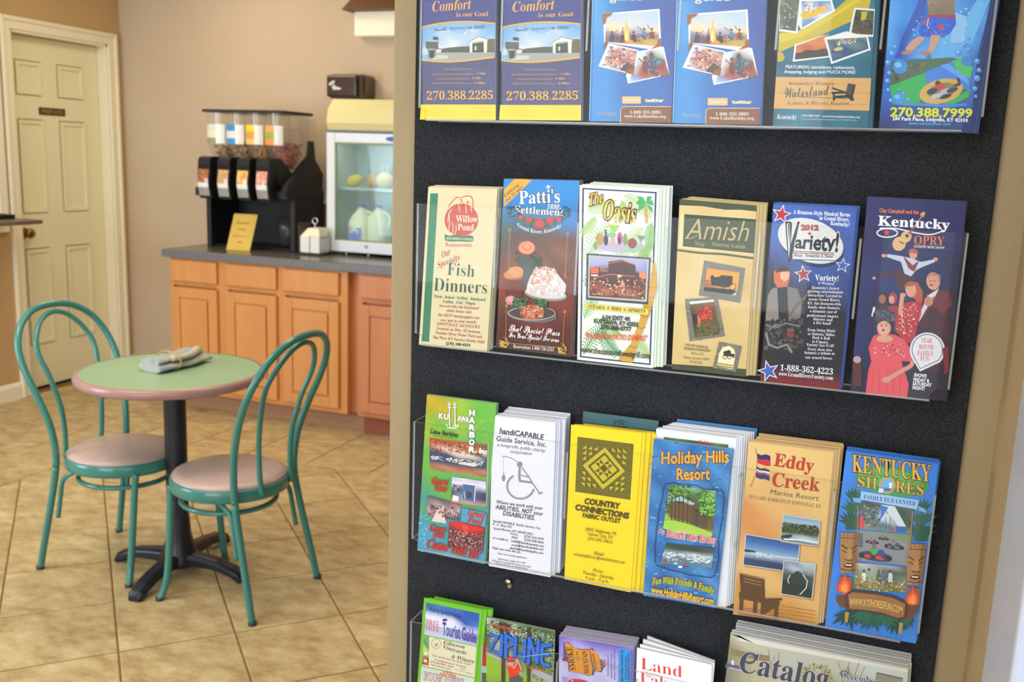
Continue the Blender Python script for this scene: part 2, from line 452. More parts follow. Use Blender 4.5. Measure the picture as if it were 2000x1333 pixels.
# window in the left wall, nearer than the door, and its ledge
g = G(); casing(g, XL, 2.7, 3.89, 1.0, 2.15, .055, .02, bottom=True); g.box(XL - .11, 2.7, 1.0, XL + .004, 2.72, 2.15); g.box(XL - .11, 3.87, 1.0, XL + .004, 3.93, 2.15); g.box(XL - .11, 2.7, 1.0, XL + .004, 3.9, 1.03)
win = structure(g.build('window_1', white_trim))
g = G(); casing(g, XL - .07, 2.77, 3.82, 1.08, 2.1, .05, .03, bottom=True); g.box(XL - .07, 2.77, 1.58, XL - .045, 3.82, 1.62); g.build('sash', white_trim, win)
G().box(XL - .058, 2.76, 1.07, XL - .054, 3.83, 2.11).build('pane', clear_mat('window_glass', (.95, .97, .97)), win)
ld = thing('wall_ledge', 'dark narrow counter ledge jutting from the wall under the window', 'ledge', (XL, 3.3, 0))
G().box(.0, -1.3, 1.012, .34, .57, 1.034, bev=.006).build('ledge_top', mat('grey_laminate', '7a6b58', .3, noise=(90, '5d5145', .3, 2, (1, 1, 1))), ld)
br = mat('dark_bracket', '2e2320', .5)
for yy in (.25, -.8):
    G().prism([(0.001, yy, 1.012), (.22, yy, 1.012), (.2, yy, .98), (.06, yy, .86), (.03, yy, .78), (0.001, yy, .76)], (0, .05, 0)).build('bracket', br, ld)
bk = thing('black_tray', 'small flat black tray on the dark ledge under the window', 'tray', (XL + .14, 3.68, 1.034))
G().box(-.06, -.16, 0, .06, .14, .006, bev=.002).build('tray_base', mat('black_plastic', '1d1c1b', .35), bk)
g = G(); 
for a in ((-.06, -.16, .06, -.15), (-.06, .13, .06, .14), (-.06, -.15, -.05, .13), (.05, -.15, .06, .13)): g.box(a[0], a[1], .006, a[2], a[3], .022, bev=.002)
g.build('rim', MATS['black_plastic'], bk)

# ------------------------------------------------------------------ tiled floor
def tile_mat(name, a, b, c):
    m = bpy.data.materials.new(name); m.use_nodes = True; nt = m.node_tree; L = nt.links; bs = nt.nodes['Principled BSDF']
    geo = nt.nodes.new('ShaderNodeNewGeometry'); oi = nt.nodes.new('ShaderNodeObjectInfo')
    n = nt.nodes.new('ShaderNodeTexNoise'); n.noise_dimensions = '4D'; n.inputs['Scale'].default_value = 10; n.inputs['Detail'].default_value = 9; n.inputs['Roughness'].default_value = .74
    mp = nt.nodes.new('ShaderNodeMapping'); mp.inputs['Rotation'].default_value = (0, 0, .8); mp.inputs['Scale'].default_value = (.85, 1.6, 1)
    L.new(geo.outputs['Position'], mp.inputs[0]); L.new(mp.outputs[0], n.inputs['Vector'])
    mu = nt.nodes.new('ShaderNodeMath'); mu.operation = 'MULTIPLY'; mu.inputs[1].default_value = 40; L.new(oi.outputs['Random'], mu.inputs[0]); L.new(mu.outputs[0], n.inputs['W'])
    r = nt.nodes.new('ShaderNodeValToRGB'); e = r.color_ramp.elements; e[0].position = .38; e[0].color = (*lin(a), 1); e[1].position = .63; e[1].color = (*lin(c), 1)
    k = e.new(.5); k.color = (*lin(b), 1); L.new(n.outputs['Fac'], r.inputs[0])
    hs = nt.nodes.new('ShaderNodeHueSaturation'); mr = nt.nodes.new('ShaderNodeMapRange'); mr.inputs['To Min'].default_value = .93; mr.inputs['To Max'].default_value = 1.05
    L.new(oi.outputs['Random'], mr.inputs['Value']); L.new(mr.outputs[0], hs.inputs['Value']); L.new(r.outputs[0], hs.inputs['Color']); L.new(hs.outputs[0], bs.inputs['Base Color'])
    bs.inputs['Roughness'].default_value = .42; bs.inputs['Specular IOR Level'].default_value = .35
    bp = nt.nodes.new('ShaderNodeBump'); bp.inputs['Strength'].default_value = .25; bp.inputs['Distance'].default_value = .004; L.new(n.outputs['Fac'], bp.inputs['Height']); L.new(bp.outputs[0], bs.inputs['Normal'])
    return m
tm = tile_mat('stone_tile', 'a78d62', 'bfa878', 'd3c094')
grout = mat('brown_grout', '8a6c45', .9)
floor = structure(G().box(XL - .12, -3.42, -.1, 3.2, YB + .12, -.0035).build('floor', grout))
BX, BY = -3.335, 3.675                 # where the diagonal field stops and the border begins
def clip(poly, ax, lim, keep_gt):
    out = []
    for i in range(len(poly)):
        a, b = poly[i], poly[(i + 1) % len(poly)]
        ina = (a[ax] > lim) == keep_gt; inb = (b[ax] > lim) == keep_gt
        if ina: out.append(a)
        if ina != inb:
            t = (lim - a[ax]) / (b[ax] - a[ax]); out.append((a[0] + (b[0] - a[0]) * t, a[1] + (b[1] - a[1]) * t))
    return out
def area2(p): return abs(sum(p[i][0] * p[(i + 1) % len(p)][1] - p[(i + 1) % len(p)][0] * p[i][1] for i in range(len(p)))) / 2
def inset(poly, d):
    c = (sum(p[0] for p in poly) / len(poly), sum(p[1] for p in poly) / len(poly)); out = []; n = len(poly)
    for i in range(n):
        p, a, b = Vector(poly[i]), Vector(poly[i - 1]), Vector(poly[(i + 1) % n])
        e1 = (p - a).normalized(); e2 = (b - p).normalized(); n1 = Vector((-e1.y, e1.x)); n2 = Vector((-e2.y, e2.x))
        if n1.dot(Vector(c) - p) < 0: n1, n2 = -n1, -n2
        k = n1 + n2; k = k / max(.3, k.dot(n1)) ; out.append(tuple(p + k * d))
    return out
tiles = []
s2 = sqrt(.5); U0, V0, SU, SV = .052, 2.413, .3262, .3372
for i in range(-18, 22):
    for j in range(-22, 8):
        u, v = U0 + i * SU, V0 + j * SV
        q = [(a * s2 - b * s2, a * s2 + b * s2) for a, b in ((u, v), (u + SU, v), (u + SU, v + SV), (u, v + SV))]
        q = clip(q, 0, BX, True)
        if len(q) > 2: q = clip(q, 1, BY, False)
        if len(q) > 2: q = clip(q, 1, -3.3, True)
        if len(q) > 2: q = clip(q, 0, XR, False)
        if len(q) > 2 and area2(q) > .0006: tiles.append(q)
x = -2.04 - .33 * 8
while x < 3.0:
    for y0, y1 in ((BY, 4.005), (4.005, 4.335), (4.335, 4.665), (4.665, YB)):
        q = clip([(x, y0), (x + .33, y0), (x + .33, y1), (x, y1)], 0, XL, True)
        if len(q) > 2 and area2(q) > .0006: tiles.append(q)
    x += .33
y = BY - .33
while y > -3.4:
    for k in range(4):
        q = clip([(BX - .33 * (k + 1), y), (BX - .33 * k, y), (BX - .33 * k, y + .33), (BX - .33 * (k + 1), y + .33)], 0, XL, True)
        if len(q) > 2 and area2(q) > .0006: tiles.append(q)
    y -= .33
def tile_geo(bm, q, off):
    q = inset(q, .0028); top = inset(q, .0022)
    lo = [bm.verts.new((p[0] - off[0], p[1] - off[1], -.006)) for p in q]; mid = [bm.verts.new((p[0] - off[0], p[1] - off[1], -.0012)) for p in q]; hi = [bm.verts.new((p[0] - off[0], p[1] - off[1], 0)) for p in top]
    bm.faces.new(hi); n = len(q)
    for a, b in ((lo, mid), (mid, hi)):
        for i in range(n): bm.faces.new([a[i], a[(i + 1) % n], b[(i + 1) % n], b[i]])
rest = bmesh.new(); cand = []
for q in tiles:
    c = (sum(p[0] for p in q) / len(q), sum(p[1] for p in q) / len(q)); X_, Y_, Z_ = px((c[0], c[1], 0))
    if Z_ > 0 and -260 < X_ < 900 and 500 < Y_ < 1620: cand.append((Z_, q, c))
    else: tile_geo(rest, q, (0, 0))
cand.sort(key=lambda t: t[0])
for k, (Z_, q, c) in enumerate(cand):
    if k < 290:
        bm = bmesh.new(); tile_geo(bm, q, c); bmesh.ops.recalc_face_normals(bm, faces=list(bm.faces)); me = bpy.data.meshes.new('tile'); bm.to_mesh(me); bm.free()
        obj('tile', me, floor, (c[0], c[1], 0), [tm])
    else: tile_geo(rest, q, (0, 0))
bmesh.ops.recalc_face_normals(rest, faces=list(rest.faces)); me = bpy.data.meshes.new('tiles_beyond'); rest.to_mesh(me); rest.free()
tag(obj('tiles_beyond', me, floor, None, [tm]), kind='stuff')

# ------------------------------------------------------------------ base cabinets and worktop
wood = mat('maple_veneer', 'dc9c5c', .38, noise=(3.2, 'd39152', .1, 5, (6, 6, .7)), coat=.15)
wood_face = mat('maple_face_frame', 'da9858', .38, noise=(3.2, 'd08c4c', .1, 5, (6, 6, .7)), coat=.15)
wood_red = mat('cherry_toned_veneer', 'cf8a60', .38, noise=(3.2, 'c68054', .1, 5, (6, 6, .7)), coat=.15)
wood_dark = mat('toe_kick_board', 'a9805f', .6)
wood_toe2 = mat('reddish_toe_kick', '9a5a44', .6)
YF = 4.19
def raised_door(parent, x0, x1, z0, z1, m, name='door'):
    cx, cz = (x0 + x1) / 2, (z0 + z1) / 2; w, h = (x1 - x0) / 2, (z1 - z0) / 2
    g = G(); r = .055
    for a in ((-w, -h, -w + r, h), (w - r, -h, w, h), (-w + r, -h, w - r, -h + r), (-w + r, h - r, w - r, h)): g.box(a[0], -.02, a[1], a[2], 0, a[3], bev=.003)
    fr = g.build(name, m, parent, (cx, 0, cz))
    g = G(); g.box(-w + r - .003, -.012, -h + r - .003, w - r + .003, -.002, h - r + .003)
    g.prism([(-w + r + .008, -.012, -h + r + .008), (w - r - .008, -.012, -h + r + .008), (w - r - .008, -.012, h - r - .008), (-w + r + .008, -.012, h - r - .008)], (0, -.012, 0), bev=0)
    o = g.build('raised_panel', m, fr)
    bv = o.modifiers.new('b', 'BEVEL'); bv.width = .007; bv.segments = 2
def cabinet(label, X0, X1, cols, m, toe, toe_y=.08, x1toe=None):
    t = thing('base_cabinet', label, 'cabinet', ((X0 + X1) / 2, YF, 0), group='base cabinets along the back wall'); ox = (X0 + X1) / 2
    g = G(); g.box(X0 - ox, .0195, .105, X1 - ox, YB - YF, .853); g.build('carcass', m, t)
    g = G(); zt = .853; xs = [X0] + [v for c in cols for v in c] + [X1]
    for i in range(0, len(xs), 2): g.box(xs[i] - ox, 0, .105, xs[i + 1] - ox, .019, zt)
    for c in cols:
        for z0, z1 in ((.105, .142), (.70, .728), (.83, zt)): g.box(c[0] - ox, 0, z0, c[1] - ox, .019, z1)
    g.build('face_frame', wood_face if m is wood else m, t)
    for a, b in cols:
        a -= ox; b -= ox
        raised_door(t, a - .008, b + .008, .132, .69, m)
        q = G(); q.box(a - .008, -.02, .722, b + .008, 0, .838, bev=.006); q.build('drawer_front', m, t)
    G().box(X0 - ox, toe_y, 0, (x1toe or X1) - ox, toe_y + .02, .105).build('toe_kick', toe, t)
    return t
cabinet('honey maple base cabinet with three doors under the left of the worktop', -3.552, -2.449, [(-3.53, -3.245), (-3.172, -2.872), (-2.815, -2.5)], wood, wood_dark)
cabinet('redder maple base cabinet standing right of the shadowed filler gap, cut off by the column', -2.386, -1.5, [(-2.36, -1.985), (-1.91, -1.55)], wood_red, wood_toe2, toe_y=.06)
t = thing('filler_panel', 'narrow recessed wooden filler between the two base cabinets', 'panel', (-2.4175, YF + .05, 0))
G().box(-.031, 0, .105, .031, .02, .853).build('filler_board', wood_red, t)
G().box(-.031, .03, 0, .031, .05, .105).build('toe_kick', wood_dark, t)
top = thing('worktop', 'dark speckled laminate worktop with grey rounded front edge on wooden cabinets', 'worktop', (-2.5, YF, .853))
lam = mat('speckled_laminate', '4a453c', .22, noise=(160, '7a7264', .25, 3, (1, 1, 1)))
lame = mat('speckled_laminate_edge', '5c5c5e', .35, noise=(220, '85858a', .3, 3, (1, 1, 1)))
G().box(-1.085, -.02, 0, .98, YB - YF, .04, bev=.004).build('worktop_slab', lam, top)
G().box(-1.087, -.028, -.003, .98, -.0205, .038, bev=.003).build('front_edge', lame, top)
G().box(-1.085, YB - YF - .018, .04, .98, YB - YF - .001, .042).build('back_joint', lame, top)
HT = .893

# ------------------------------------------------------------------ cereal dispenser
blk = MATS['black_plastic']; blk2 = mat('satin_black_plastic', '22211f', .5); clr = clear_mat('clear_polycarbonate', (.97, .96, .94), .1, (.85, .82, .76))
clr2 = clear_mat('clear_glass', (.96, .98, .97), .02)
cd = thing('cereal_dispenser', 'black cereal dispenser with four clear hoppers and labelled spouts on the worktop', 'dispenser', (-3.2, 4.45, HT))
X0, X1 = -3.51 + 3.2, -2.93 + 3.2
G().box(X0, 0, 0, X0 + .03, .3, .29, bev=.004).build('left_leg', blk2, cd)
G().box(X1 - .03, 0, 0, X1, .3, .3, bev=.004).build('right_leg', blk2, cd)
G().box(X0 + .03, .26, .002, X1 - .03, .29, .3).build('back_panel', blk2, cd)
G().box(X0 + .03, .03, .0, X1 - .03, .26, .012, bev=.003).build('drip_tray', blk, cd)
g = G(); g.box(X0 - .01, -.08, .285, X1 + .005, .29, .33, bev=.006); g.build('deck', blk2, cd)
g = G(); g.prism([(X1 + .006, -.1, .31), (X1 + .006, .27, .31), (X1 + .006, .28, .42), (X1 + .006, .2, .5), (X1 + .006, .185, .6), (X1 + .006, .165, .6), (X1 + .006, .15, .52), (X1 + .006, .02, .43), (X1 + .006, -.07, .36)], (-.03, 0, 0)); g.build('side_bracket', blk2, cd)
LABC = [('d8dccf', 'e9e3c0', '9c9a84'), ('3f93cf', 'dfe6ea', '3f93cf'), ('f2d81e', 'e0a33a', 'e8c978'), ('f0a860', '9fb04a', 'ee9a4a')]
FOOD = ['b98555', 'c49a66', 'c98f4a', 'c2664a']
XS = [at_y(p, 300, 4.36).x + 3.2 for p in (398, 436, 473.5, 511, 550)]
for i in range(4):
    xa, xb = XS[i] + .003, XS[i + 1] - .003; xc = (xa + xb) / 2; w = (xb - xa) / 2
    def tray(z0, z1, inn, y0=-.09, y1=.2, taper=0.0):
        pass
    # hopper: rounded-front clear bin narrowing downwards
    g = G(); prof = [(.735, 1.0), (.60, 1.0), (.555, .95), (.52, .86), (.475, .7), (.44, .5)]
    rings = []
    for z, k in prof:
        ring = []
        for a in range(9):
            th = pi + pi * a / 8; ring.append(g.bm.verts.new((xc + w * k * cos(th), -.05 + .04 * k * sin(th) + (1 - k) * .12, z)))
        ring.append(g.bm.verts.new((xc + w * k, .19 - (1 - k) * .15, z))); ring.append(g.bm.verts.new((xc - w * k, .19 - (1 - k) * .15, z)))
        rings.append(ring)
    for a, b in zip(rings[:-1], rings[1:]):
        for k in range(11):
            f = g.bm.faces.new([a[k], a[(k + 1) % 11], b[(k + 1) % 11], b[k]]); f.smooth = k < 8
    hp = g.build('hopper', clr, cd)
    # cereal heap inside the lower hopper (nobody could count the flakes)
    g = G(); rnd = random.Random(i + 5)
    for q in range(320):
        zz = .45 + rnd.random() * (.115 + .02 * (i % 2)); kk = .5 + (zz - .45) * 4.0
        g.box(*(lambda c, r: (c[0] - r, c[1] - r, c[2] - r * .6, c[0] + r, c[1] + r, c[2] + r * .6))((xc + (rnd.random() - .5) * 1.7 * w * min(kk, .9), .0 + rnd.uniform(-.06, .14) * min(kk, 1) + .02, zz), rnd.uniform(.004, .008)))
    f = g.build('cereal', mat('cereal_' + str(i), FOOD[i], .8), hp); f['kind'] = 'stuff'
    # bowed paper label on the hopper front
    g = G(); n = 8; zr = (.675, .66, .62, .60, .575); cols = LABC[i]
    pts = [[(xc + w * 1.02 * cos(pi + pi * (.12 + .76 * a / n)), -.051 + .0412 * sin(pi + pi * (.12 + .76 * a / n)), z) for a in range(n + 1)] for z in (.672, .638, .6, .57)]
    vs = [[g.bm.verts.new(p) for p in r] for r in pts]
    for r in range(3):
        for a in range(n):
            fc = g.bm.faces.new([vs[r][a], vs[r][a + 1], vs[r + 1][a + 1], vs[r + 1][a]]); fc.material_index = 1 + r if a < 5 else 0; fc.smooth = True
    g.build('label', [mat('label_white', 'f2f3f0', .4)] + [mat('label_ink_' + c, c, .4) for c in cols], hp)
    # spout: curved black housing with a printed window and grey chute
    sp = G(); zc = .5
    xs0, xs1 = XS[i] + .004, XS[i] + .085
    side = [(-.12, .50), (-.145, .49), (-.15, .46), (-.145, .43), (-.155, .38), (-.15, .33), (-.14, .275), (-.07, .275), (-.05, .3), (-.02, .4), (.0, .47), (-.03, .5)]
    sp.prism([(xs0, y, z) for y, z in side], (xs1 - xs0, 0, 0), bev=.004)
    spo = sp.build('spout', blk, cd)
    # dark angled arm behind the spout
    G().prism([(xs1 - .002, -.1, .5), (xs1 + .012, -.05, .48), (xs1 + .03, .02, .40), (xs1 + .03, .02, .30), (xs1 - .002, -.05, .30)], (0, .03, 0)).build('arm', blk2, cd)
    g = G(); zr = [.432, .41, .385, .36, .335, .31, .29]; yr = [-.149, -.153, -.158, -.16, -.156, -.15, -.146]
    n = 6; vs = [[g.bm.verts.new((xs0 + .006 + (xs1 - xs0 - .014) * a / n, y - .006 * sin(pi * a / n), z)) for a in range(n + 1)] for y, z in zip(yr, zr)]
    for r in range(6):
        for a in range(n):
            fc = g.bm.faces.new([vs[r][a], vs[r][a + 1], vs[r + 1][a + 1], vs[r + 1][a]]); fc.smooth = True; fc.material_index = (0, 0, 0, 1, 2, 2)[r]
    g.build('spout_label', [mat('cereal_picture_%d' % i, ('c5803c', 'c08a52', 'dd9a44', 'd5806a')[i], .2, noise=(60, ('8a5a2c', 'd8b080', 'f0d080', 'f0c0a8')[i], .5, 3, (1, 1, 1)), coat=.5),
                            mat('label_white', 'f2f3f0', .4), mat('grey_chute', 'a3a2a0', .3)], spo)
G().box(XS[0] - .002, -.095, .735, XS[4] + .012, .2, .75, bev=.003).build('lid', mat('dark_brown_lid', '2f2622', .35), cd)
G().prism([(XS[4] + .004, -.06, .72), (XS[4] + .004, .24, .72), (XS[4] + .004, .26, .42), (XS[4] + .004, .1, .5)], (.003, 0, 0)).build('side_panel', clr, cd)
cupb = thing('clear_bowl_stack', 'clear plastic bowls under the right spout of the cereal dispenser', 'bowls', (at_y(557, 430, 4.6).x, 4.6, HT + .015))
G().lathe([(.025, 0), (.03, .002), (.042, .09), (.046, .15), (.044, .15), (.04, .09), (.028, .004), (0, .004)]).build('bowls', clr2, cupb)

# leaning yellow card
a, b, c, d = at_z(441.6, 488, HT + .001), at_z(487.5, 491, HT + .001), None, None
t = thing('notice_card', 'yellow printed notice card leaning back in front of the cereal dispenser', 'notice', tuple(a))
e = (b - a); e.z = 0; hgt = .205
upv = Vector((.012, .062, .195))
Cd = [Vector((0, 0, 0)), e, e + upv, upv]
n_ = e.cross(upv).normalized()
G().prism(Cd, -n_ * .003 if n_.y < 0 else n_ * .003).build('card', mat('yellow_card', 'e2bb55', .5), t)
cardP = lambda x, y: e * x + upv * (1 - y)
kk = Ink(lambda x, y: cardP(x, y) + Vector((0, -.002, .0006)), step=6e-5)
for (s_, y_, xa, xb, hh) in (('BREAKFAST', .27, .22, .76, .05), ('HOURS', .45, .32, .64, .05), ('MONDAY - FRI', .63, .16, .58, .035), ('6 - 9', .63, .64, .84, .035), ('AM', .79, .4, .58, .04)):
    kk.text(s_, (xa, y_), (xb, y_), hh, 'b5703a', '', .01, res=1)
kk.build('card_print', t, 'printed_matt')

# condiment caddy
cx = (at_y(590, 480, 4.42).x + at_y(637, 480, 4.42).x) / 2
t = thing('condiment_caddy', 'clear caddy of white packets with a chrome loop handle left of the display fridge', 'caddy', (cx, 4.43, HT))
g = G(); g.box(-.066, -.06, 0, .066, .06, .012, bev=.004); 
g.build('base', mat('dark_smoked_plastic', '3a3531', .2), t)
g = G(); g.box(-.068, -.062, .01, .068, .062, .012); g.box(-.068, -.062, .01, -.0655, .062, .17); g.box(.0655, -.062, .01, .068, .062, .15); g.build('tray', clr2, t)
for k, (dx, hh) in enumerate(((-.031, .088), (.031, .085))):
    g = G()
    for q in range(9): g.box(dx - .028, -.054 + q * .0118, .013, dx + .028, -.054 + q * .0118 + .009, .013 + hh - (q % 3) * .003, bev=.002, seg=1)
    o = g.build('packets', mat('white_paper_packets', 'efeeea', .6), t)
g = G(); g.prism([(-.058, -.05, .1), (.058, -.05, .1), (.034, -.02, .142), (-.03, -.02, .142)], (0, .09, 0)); g.build('cream_packets', mat('cream_packet', 'efe9cf', .6), t)
chr_ = mat('chrome', 'd8dadd', .12, 1)
g = G(); g.tube([(0, 0, .13), (0, 0, .165)], .004); g.tube([(.016 * cos(a_), 0, .18 + .016 * sin(a_)) for a_ in [2 * pi * i / 16 for i in range(16)]], .003, closed=True); g.build('handle', chr_, t)

# cup dispenser column between dispenser and fridge
t = thing('cup_dispenser', 'brown paper cup tube with grey collar between cereal dispenser and fridge', 'cup dispenser', (at_y(628, 400, 4.72).x, 4.79, HT))
G().lathe([(0, 0), (.035, 0), (.036, .01), (.031, .27), (0, .27)]).build('cups', mat('brown_cups', '8a5a34', .6), t)
G().lathe([(.034, .25), (.045, .255), (.045, .275), (.036, .285), (.034, .33), (0, .335)]).build('collar', mat('grey_plastic', '9aa0a0', .35), t)

# ------------------------------------------------------------------ countertop display fridge
fx = at_y(638, 490, 4.5).x; FW = .62; FD = .31
t = thing('display_fridge', 'white countertop display fridge with glass door and pale yellow lit header', 'fridge', (fx + FW / 2, 4.5, HT + .018))
whm = mat('white_enamel', 'e2e8f0', .3); inn = mat('pale_fridge_liner', 'cfdedb', .5)
hw = FW / 2; Z1 = .63
g = G()
g.box(-hw, .035, 0, -hw + .02, FD, Z1, bev=.004); g.box(hw - .02, .035, 0, hw, FD, Z1, bev=.004); g.box(-hw + .02, FD - .02, 0, hw - .02, FD, Z1); g.box(-hw + .02, .035, 0, hw - .02, FD - .02, .03); g.box(-hw + .02, .035, Z1 - .03, hw - .02, FD - .02, Z1)
g.build('cabinet_shell', whm, t)
g = G(); g.box(-hw + .0205, .04, .031, -hw + .024, FD - .021, Z1 - .031); g.box(hw - .024, .04, .031, hw - .0205, FD - .021, Z1 - .031); g.box(-hw + .024, FD - .026, .031, hw - .024, FD - .021, Z1 - .031); g.build('liner', inn, t)
g = G(); fr_ = .052
for q in ((-hw, 0, -hw + fr_, Z1), (hw - fr_, 0, hw, Z1), (-hw + fr_, 0, hw - fr_, .062), (-hw + fr_, Z1 - fr_, hw - fr_, Z1)): g.box(q[0], -.002, q[1], q[2], .033, q[3], bev=.005)
dr = g.build('door_frame', whm, t)
G().box(-hw + fr_ - .004, .012, .058, hw - fr_ + .004, .016, Z1 - fr_ + .004).build('glass_pane', clear_mat('fridge_glass', (.93, .98, .97), .04, (.75, .85, .85), .02, .35), dr)
g = G()
for q in ((-hw + fr_ - .001, .061, -hw + fr_ + .006, Z1 - fr_), (-hw + fr_, Z1 - fr_ - .007, hw - fr_, Z1 - fr_ + .001), (-hw + fr_, .061, hw - fr_, .068)): g.box(q[0], .0, q[1], q[2], .012, q[3])
g.build('gasket', mat('olive_gasket', '8f9664', .5), dr)
g = G(); g.box(-hw + .0, -.001, Z1 + .002, hw, FD, Z1 + .014); g.build('header_joint', mat('grey_joint', '6d7078', .4), t)
g = G(); g.prism([(-hw + .004, 0.002, Z1 + .014), (-hw + .004, -.012, Z1 + .05), (-hw + .004, 0, Z1 + .12), (-hw + .004, .05, Z1 + .175), (-hw + .004, FD, Z1 + .18), (-hw + .004, FD, Z1 + .014)], (FW - .008, 0, 0), bev=.006)
g.build('header', mat('pale_yellow_header', 'e2d8a0', .25, coat=.4, emit=('f4e79c', .04)), t)
g = G(); g.ell((0, -.004, Z1 - .026), (.055, .004, .013), 20, 8); o = g.build('blue_badge', mat('blue_badge', '4a68d0', .3), dr); 
o.location.x = at_y(772, 272, 4.5).x - (fx + FW / 2)
for sx_ in (-hw + .1, -hw + .235, hw - .06):
    g = G(); g.lathe([(0, -.018), (.014, -.018), (.014, -.012), (.01, -.004), (.01, .0005), (0, .0005)], (sx_, .045, 0), 14); g.build('foot', chr_, t)
g = G(); g.lathe([(0, 0), (.009, .001), (.009, .006), (0, .008)], n=14); g.build('lock', chr_, dr, (at_y(716, 490, 4.5).x - (fx + FW / 2), -.002, .04), rot=(pi / 2, 0, 0))
zs_ = (at_y(700, 367, 4.6).z - (HT + .018))
g = G(); g.box(-hw + .026, .05, zs_ - .006, hw - .026, FD - .03, zs_, bev=.002); g.box(-hw + .026, .046, zs_ - .012, hw - .026, .05, zs_ + .004); g.build('shelf', clear_mat('shelf_glass', (.9, .96, .95), .35, (.8, .9, .88)), t)
g = G(); g.box(-.02, FD - .04, .04, -.0, FD - .026, Z1 - .04); o = g.build('light_tube', mat('pale_blue_strip', 'c4dcea', .4), t); o.location.x = at_y(722, 300, 4.78).x - (fx + FW / 2)
zf = HT + .018
fl = area('fridge_lamp', (fx + FW / 2, 4.56, zf + Z1 - .04), (fx + FW / 2, 4.66, zf), .5, .03, .3, (.95, 1, .95))
def jug(xp, y, label):
    j = thing('milk_jug', label, 'milk jug', (at_y(xp, 470, y).x, y, zf + .0305), group='milk jugs on the fridge floor')
    mk = mat('milk_plastic', 'e9f0d8', .3, sub=.15)
    g = G(); pr = [(.0, .0), (.05, 0), (.062, .006), (.066, .02), (.068, .1), (.066, .13), (.052, .165), (.03, .19), (.02, .2), (.019, .212), (0, .212)]
    g.lathe(pr, n=28)
    for v in g.bm.verts:      # squarish body
        a_ = atan2(v.co.y, v.co.x); r_ = sqrt(v.co.x ** 2 + v.co.y ** 2); k_ = 1 + .13 * (1 - abs(cos(2 * a_))) * (1 if v.co.z < .15 else .3); v.co.x *= k_; v.co.y *= k_
    g.build('jug_body', mk, j)
    g = G(); g.tube(spline([(.03, -.012, .188), (.06, -.014, .18), (.078, -.014, .15), (.07, -.012, .115), (.062, -.01, .1)], 6), .008, 10); g.build('jug_handle', mk, j)
    G().lathe([(0, .208), (.021, .208), (.021, .222), (.018, .224), (0, .224)], n=20).build('cap', mat('lilac_cap', '7a78d8', .4), j)
    return j
j = jug(707, 4.6, 'milk jug with a blue picture label standing left on the fridge floor')
kk = Ink(lambda x, y: Vector((x, -.0702, y)), step=2e-4)
V3 = []
for (x0_, z0_, x1_, z1_, c_) in ((-.045, .03, .03, .1, '7b8fd8'), (-.042, .085, -.02, .103, 'd8a58c'), (-.02, .08, .004, .1, 'dfe3f4'), (.0, .07, .022, .092, 'b9c8ea'), (-.035, .072, -.015, .086, 'e8bba8'), (-.03, .04, .01, .06, '6a82d6')):
    kk.poly([(x0_, z0_), (x1_, z0_), (x1_, z1_), (x0_, z1_)], c_)
kk.build('label', j)
jug(739, 4.62, 'plain milk jug half hidden behind the column edge on the fridge floor')
bread = mat('golden_roll', 'd9bd6a', .7, noise=(14, 'c49a4c', .3, 3, (1, 1, 1)))
def lump(nm, label, cat, xp, y, r, m, tilt=0, grp=None):
    p = at_y(xp, 364, y)
    g = G(); g.ell((0, 0, 0), r, 22, 12); o = g.build(nm, m, None, (p.x, y, zf + zs_ + (abs(r[0] * sin(tilt)) ** 2 + (r[2] * cos(tilt)) ** 2) ** .5 + .001)); o.rotation_euler = (0, tilt, 0)
    return tag(o, label, cat, grp)
lump('lemon_half', 'yellow oval melon piece tilted on the left of the fridge shelf', 'melon', 692, 4.6, (.052, .04, .032), mat('melon_yellow', 'd6c566', .6), -.35)
lump('bread_roll', 'pinkish brown roll in the middle of the fridge shelf', 'roll', 729, 4.66, (.04, .04, .04), mat('pinkish_roll', 'c9a07c', .7))
mm = lump('wrapped_bowl', 'cream round tub at the right of the fridge shelf by the column', 'tub', 752, 4.585, (.052, .045, .043), mat('cream_tub', 'efe6b8', .4))
for k, (xp, yy, lb) in enumerate(((748, 4.72, 'left small pale bottle at the back of the fridge shelf'), (757, 4.72, 'right small pale bottle at the back of the fridge shelf'))):
    b_ = thing('small_bottle', lb, 'bottle', (at_y(xp, 330, yy).x, yy, zf + zs_), group='small bottles on the fridge shelf')
    G().lathe([(0, 0), (.014, 0), (.015, .075), (.013, .085), (.007, .095), (.007, .108), (0, .108)], n=16).build('bottle_body', mat('pale_bottle', 'd3e6f0', .3), b_)
    G().lathe([(0, .107), (.009, .107), (.009, .12), (0, .12)], n=14).build('cap', mat('white_cap', 'f4f6ee', .4), b_)

# towel dispenser on the wall behind the fridge
xa, xb = at_y(638, 143, 4.69).x, at_y(706, 143, 4.69).x - .01
t = thing('towel_dispenser', 'glossy dark brown paper towel dispenser on the wall behind the fridge', 'dispenser', ((xa + xb) / 2, YB, 1.73)); hw2 = (xb - xa) / 2 + .008
bg = mat('smoked_brown_plastic', '4a3a2a', .15, coat=.5)
G().box(-hw2 - .004, -.135, 0, hw2 + .004, -.001, .131, bev=.02, seg=4).build('housing', bg, t)
G().box(-hw2 + .004, -.16, .008, hw2 - .03, -.1355, .124, bev=.01, seg=3).build('cover', mat('brown_cover', '3c2c22', .2, coat=.4), t)
kk = Ink(lambda x, y: Vector((x, -.1603, y)), step=6e-5)
kk.ell(-hw2 + .04, .08, .022, .009, 'cfcfcb', a=.5); kk.ell(-hw2 + .07, .053, .03, .008, 'cfcfcb', a=-.1); kk.ell(-hw2 + .055, .057, .012, .014, 'cfcfcb', a=.3)
kk.build('emblem', t)

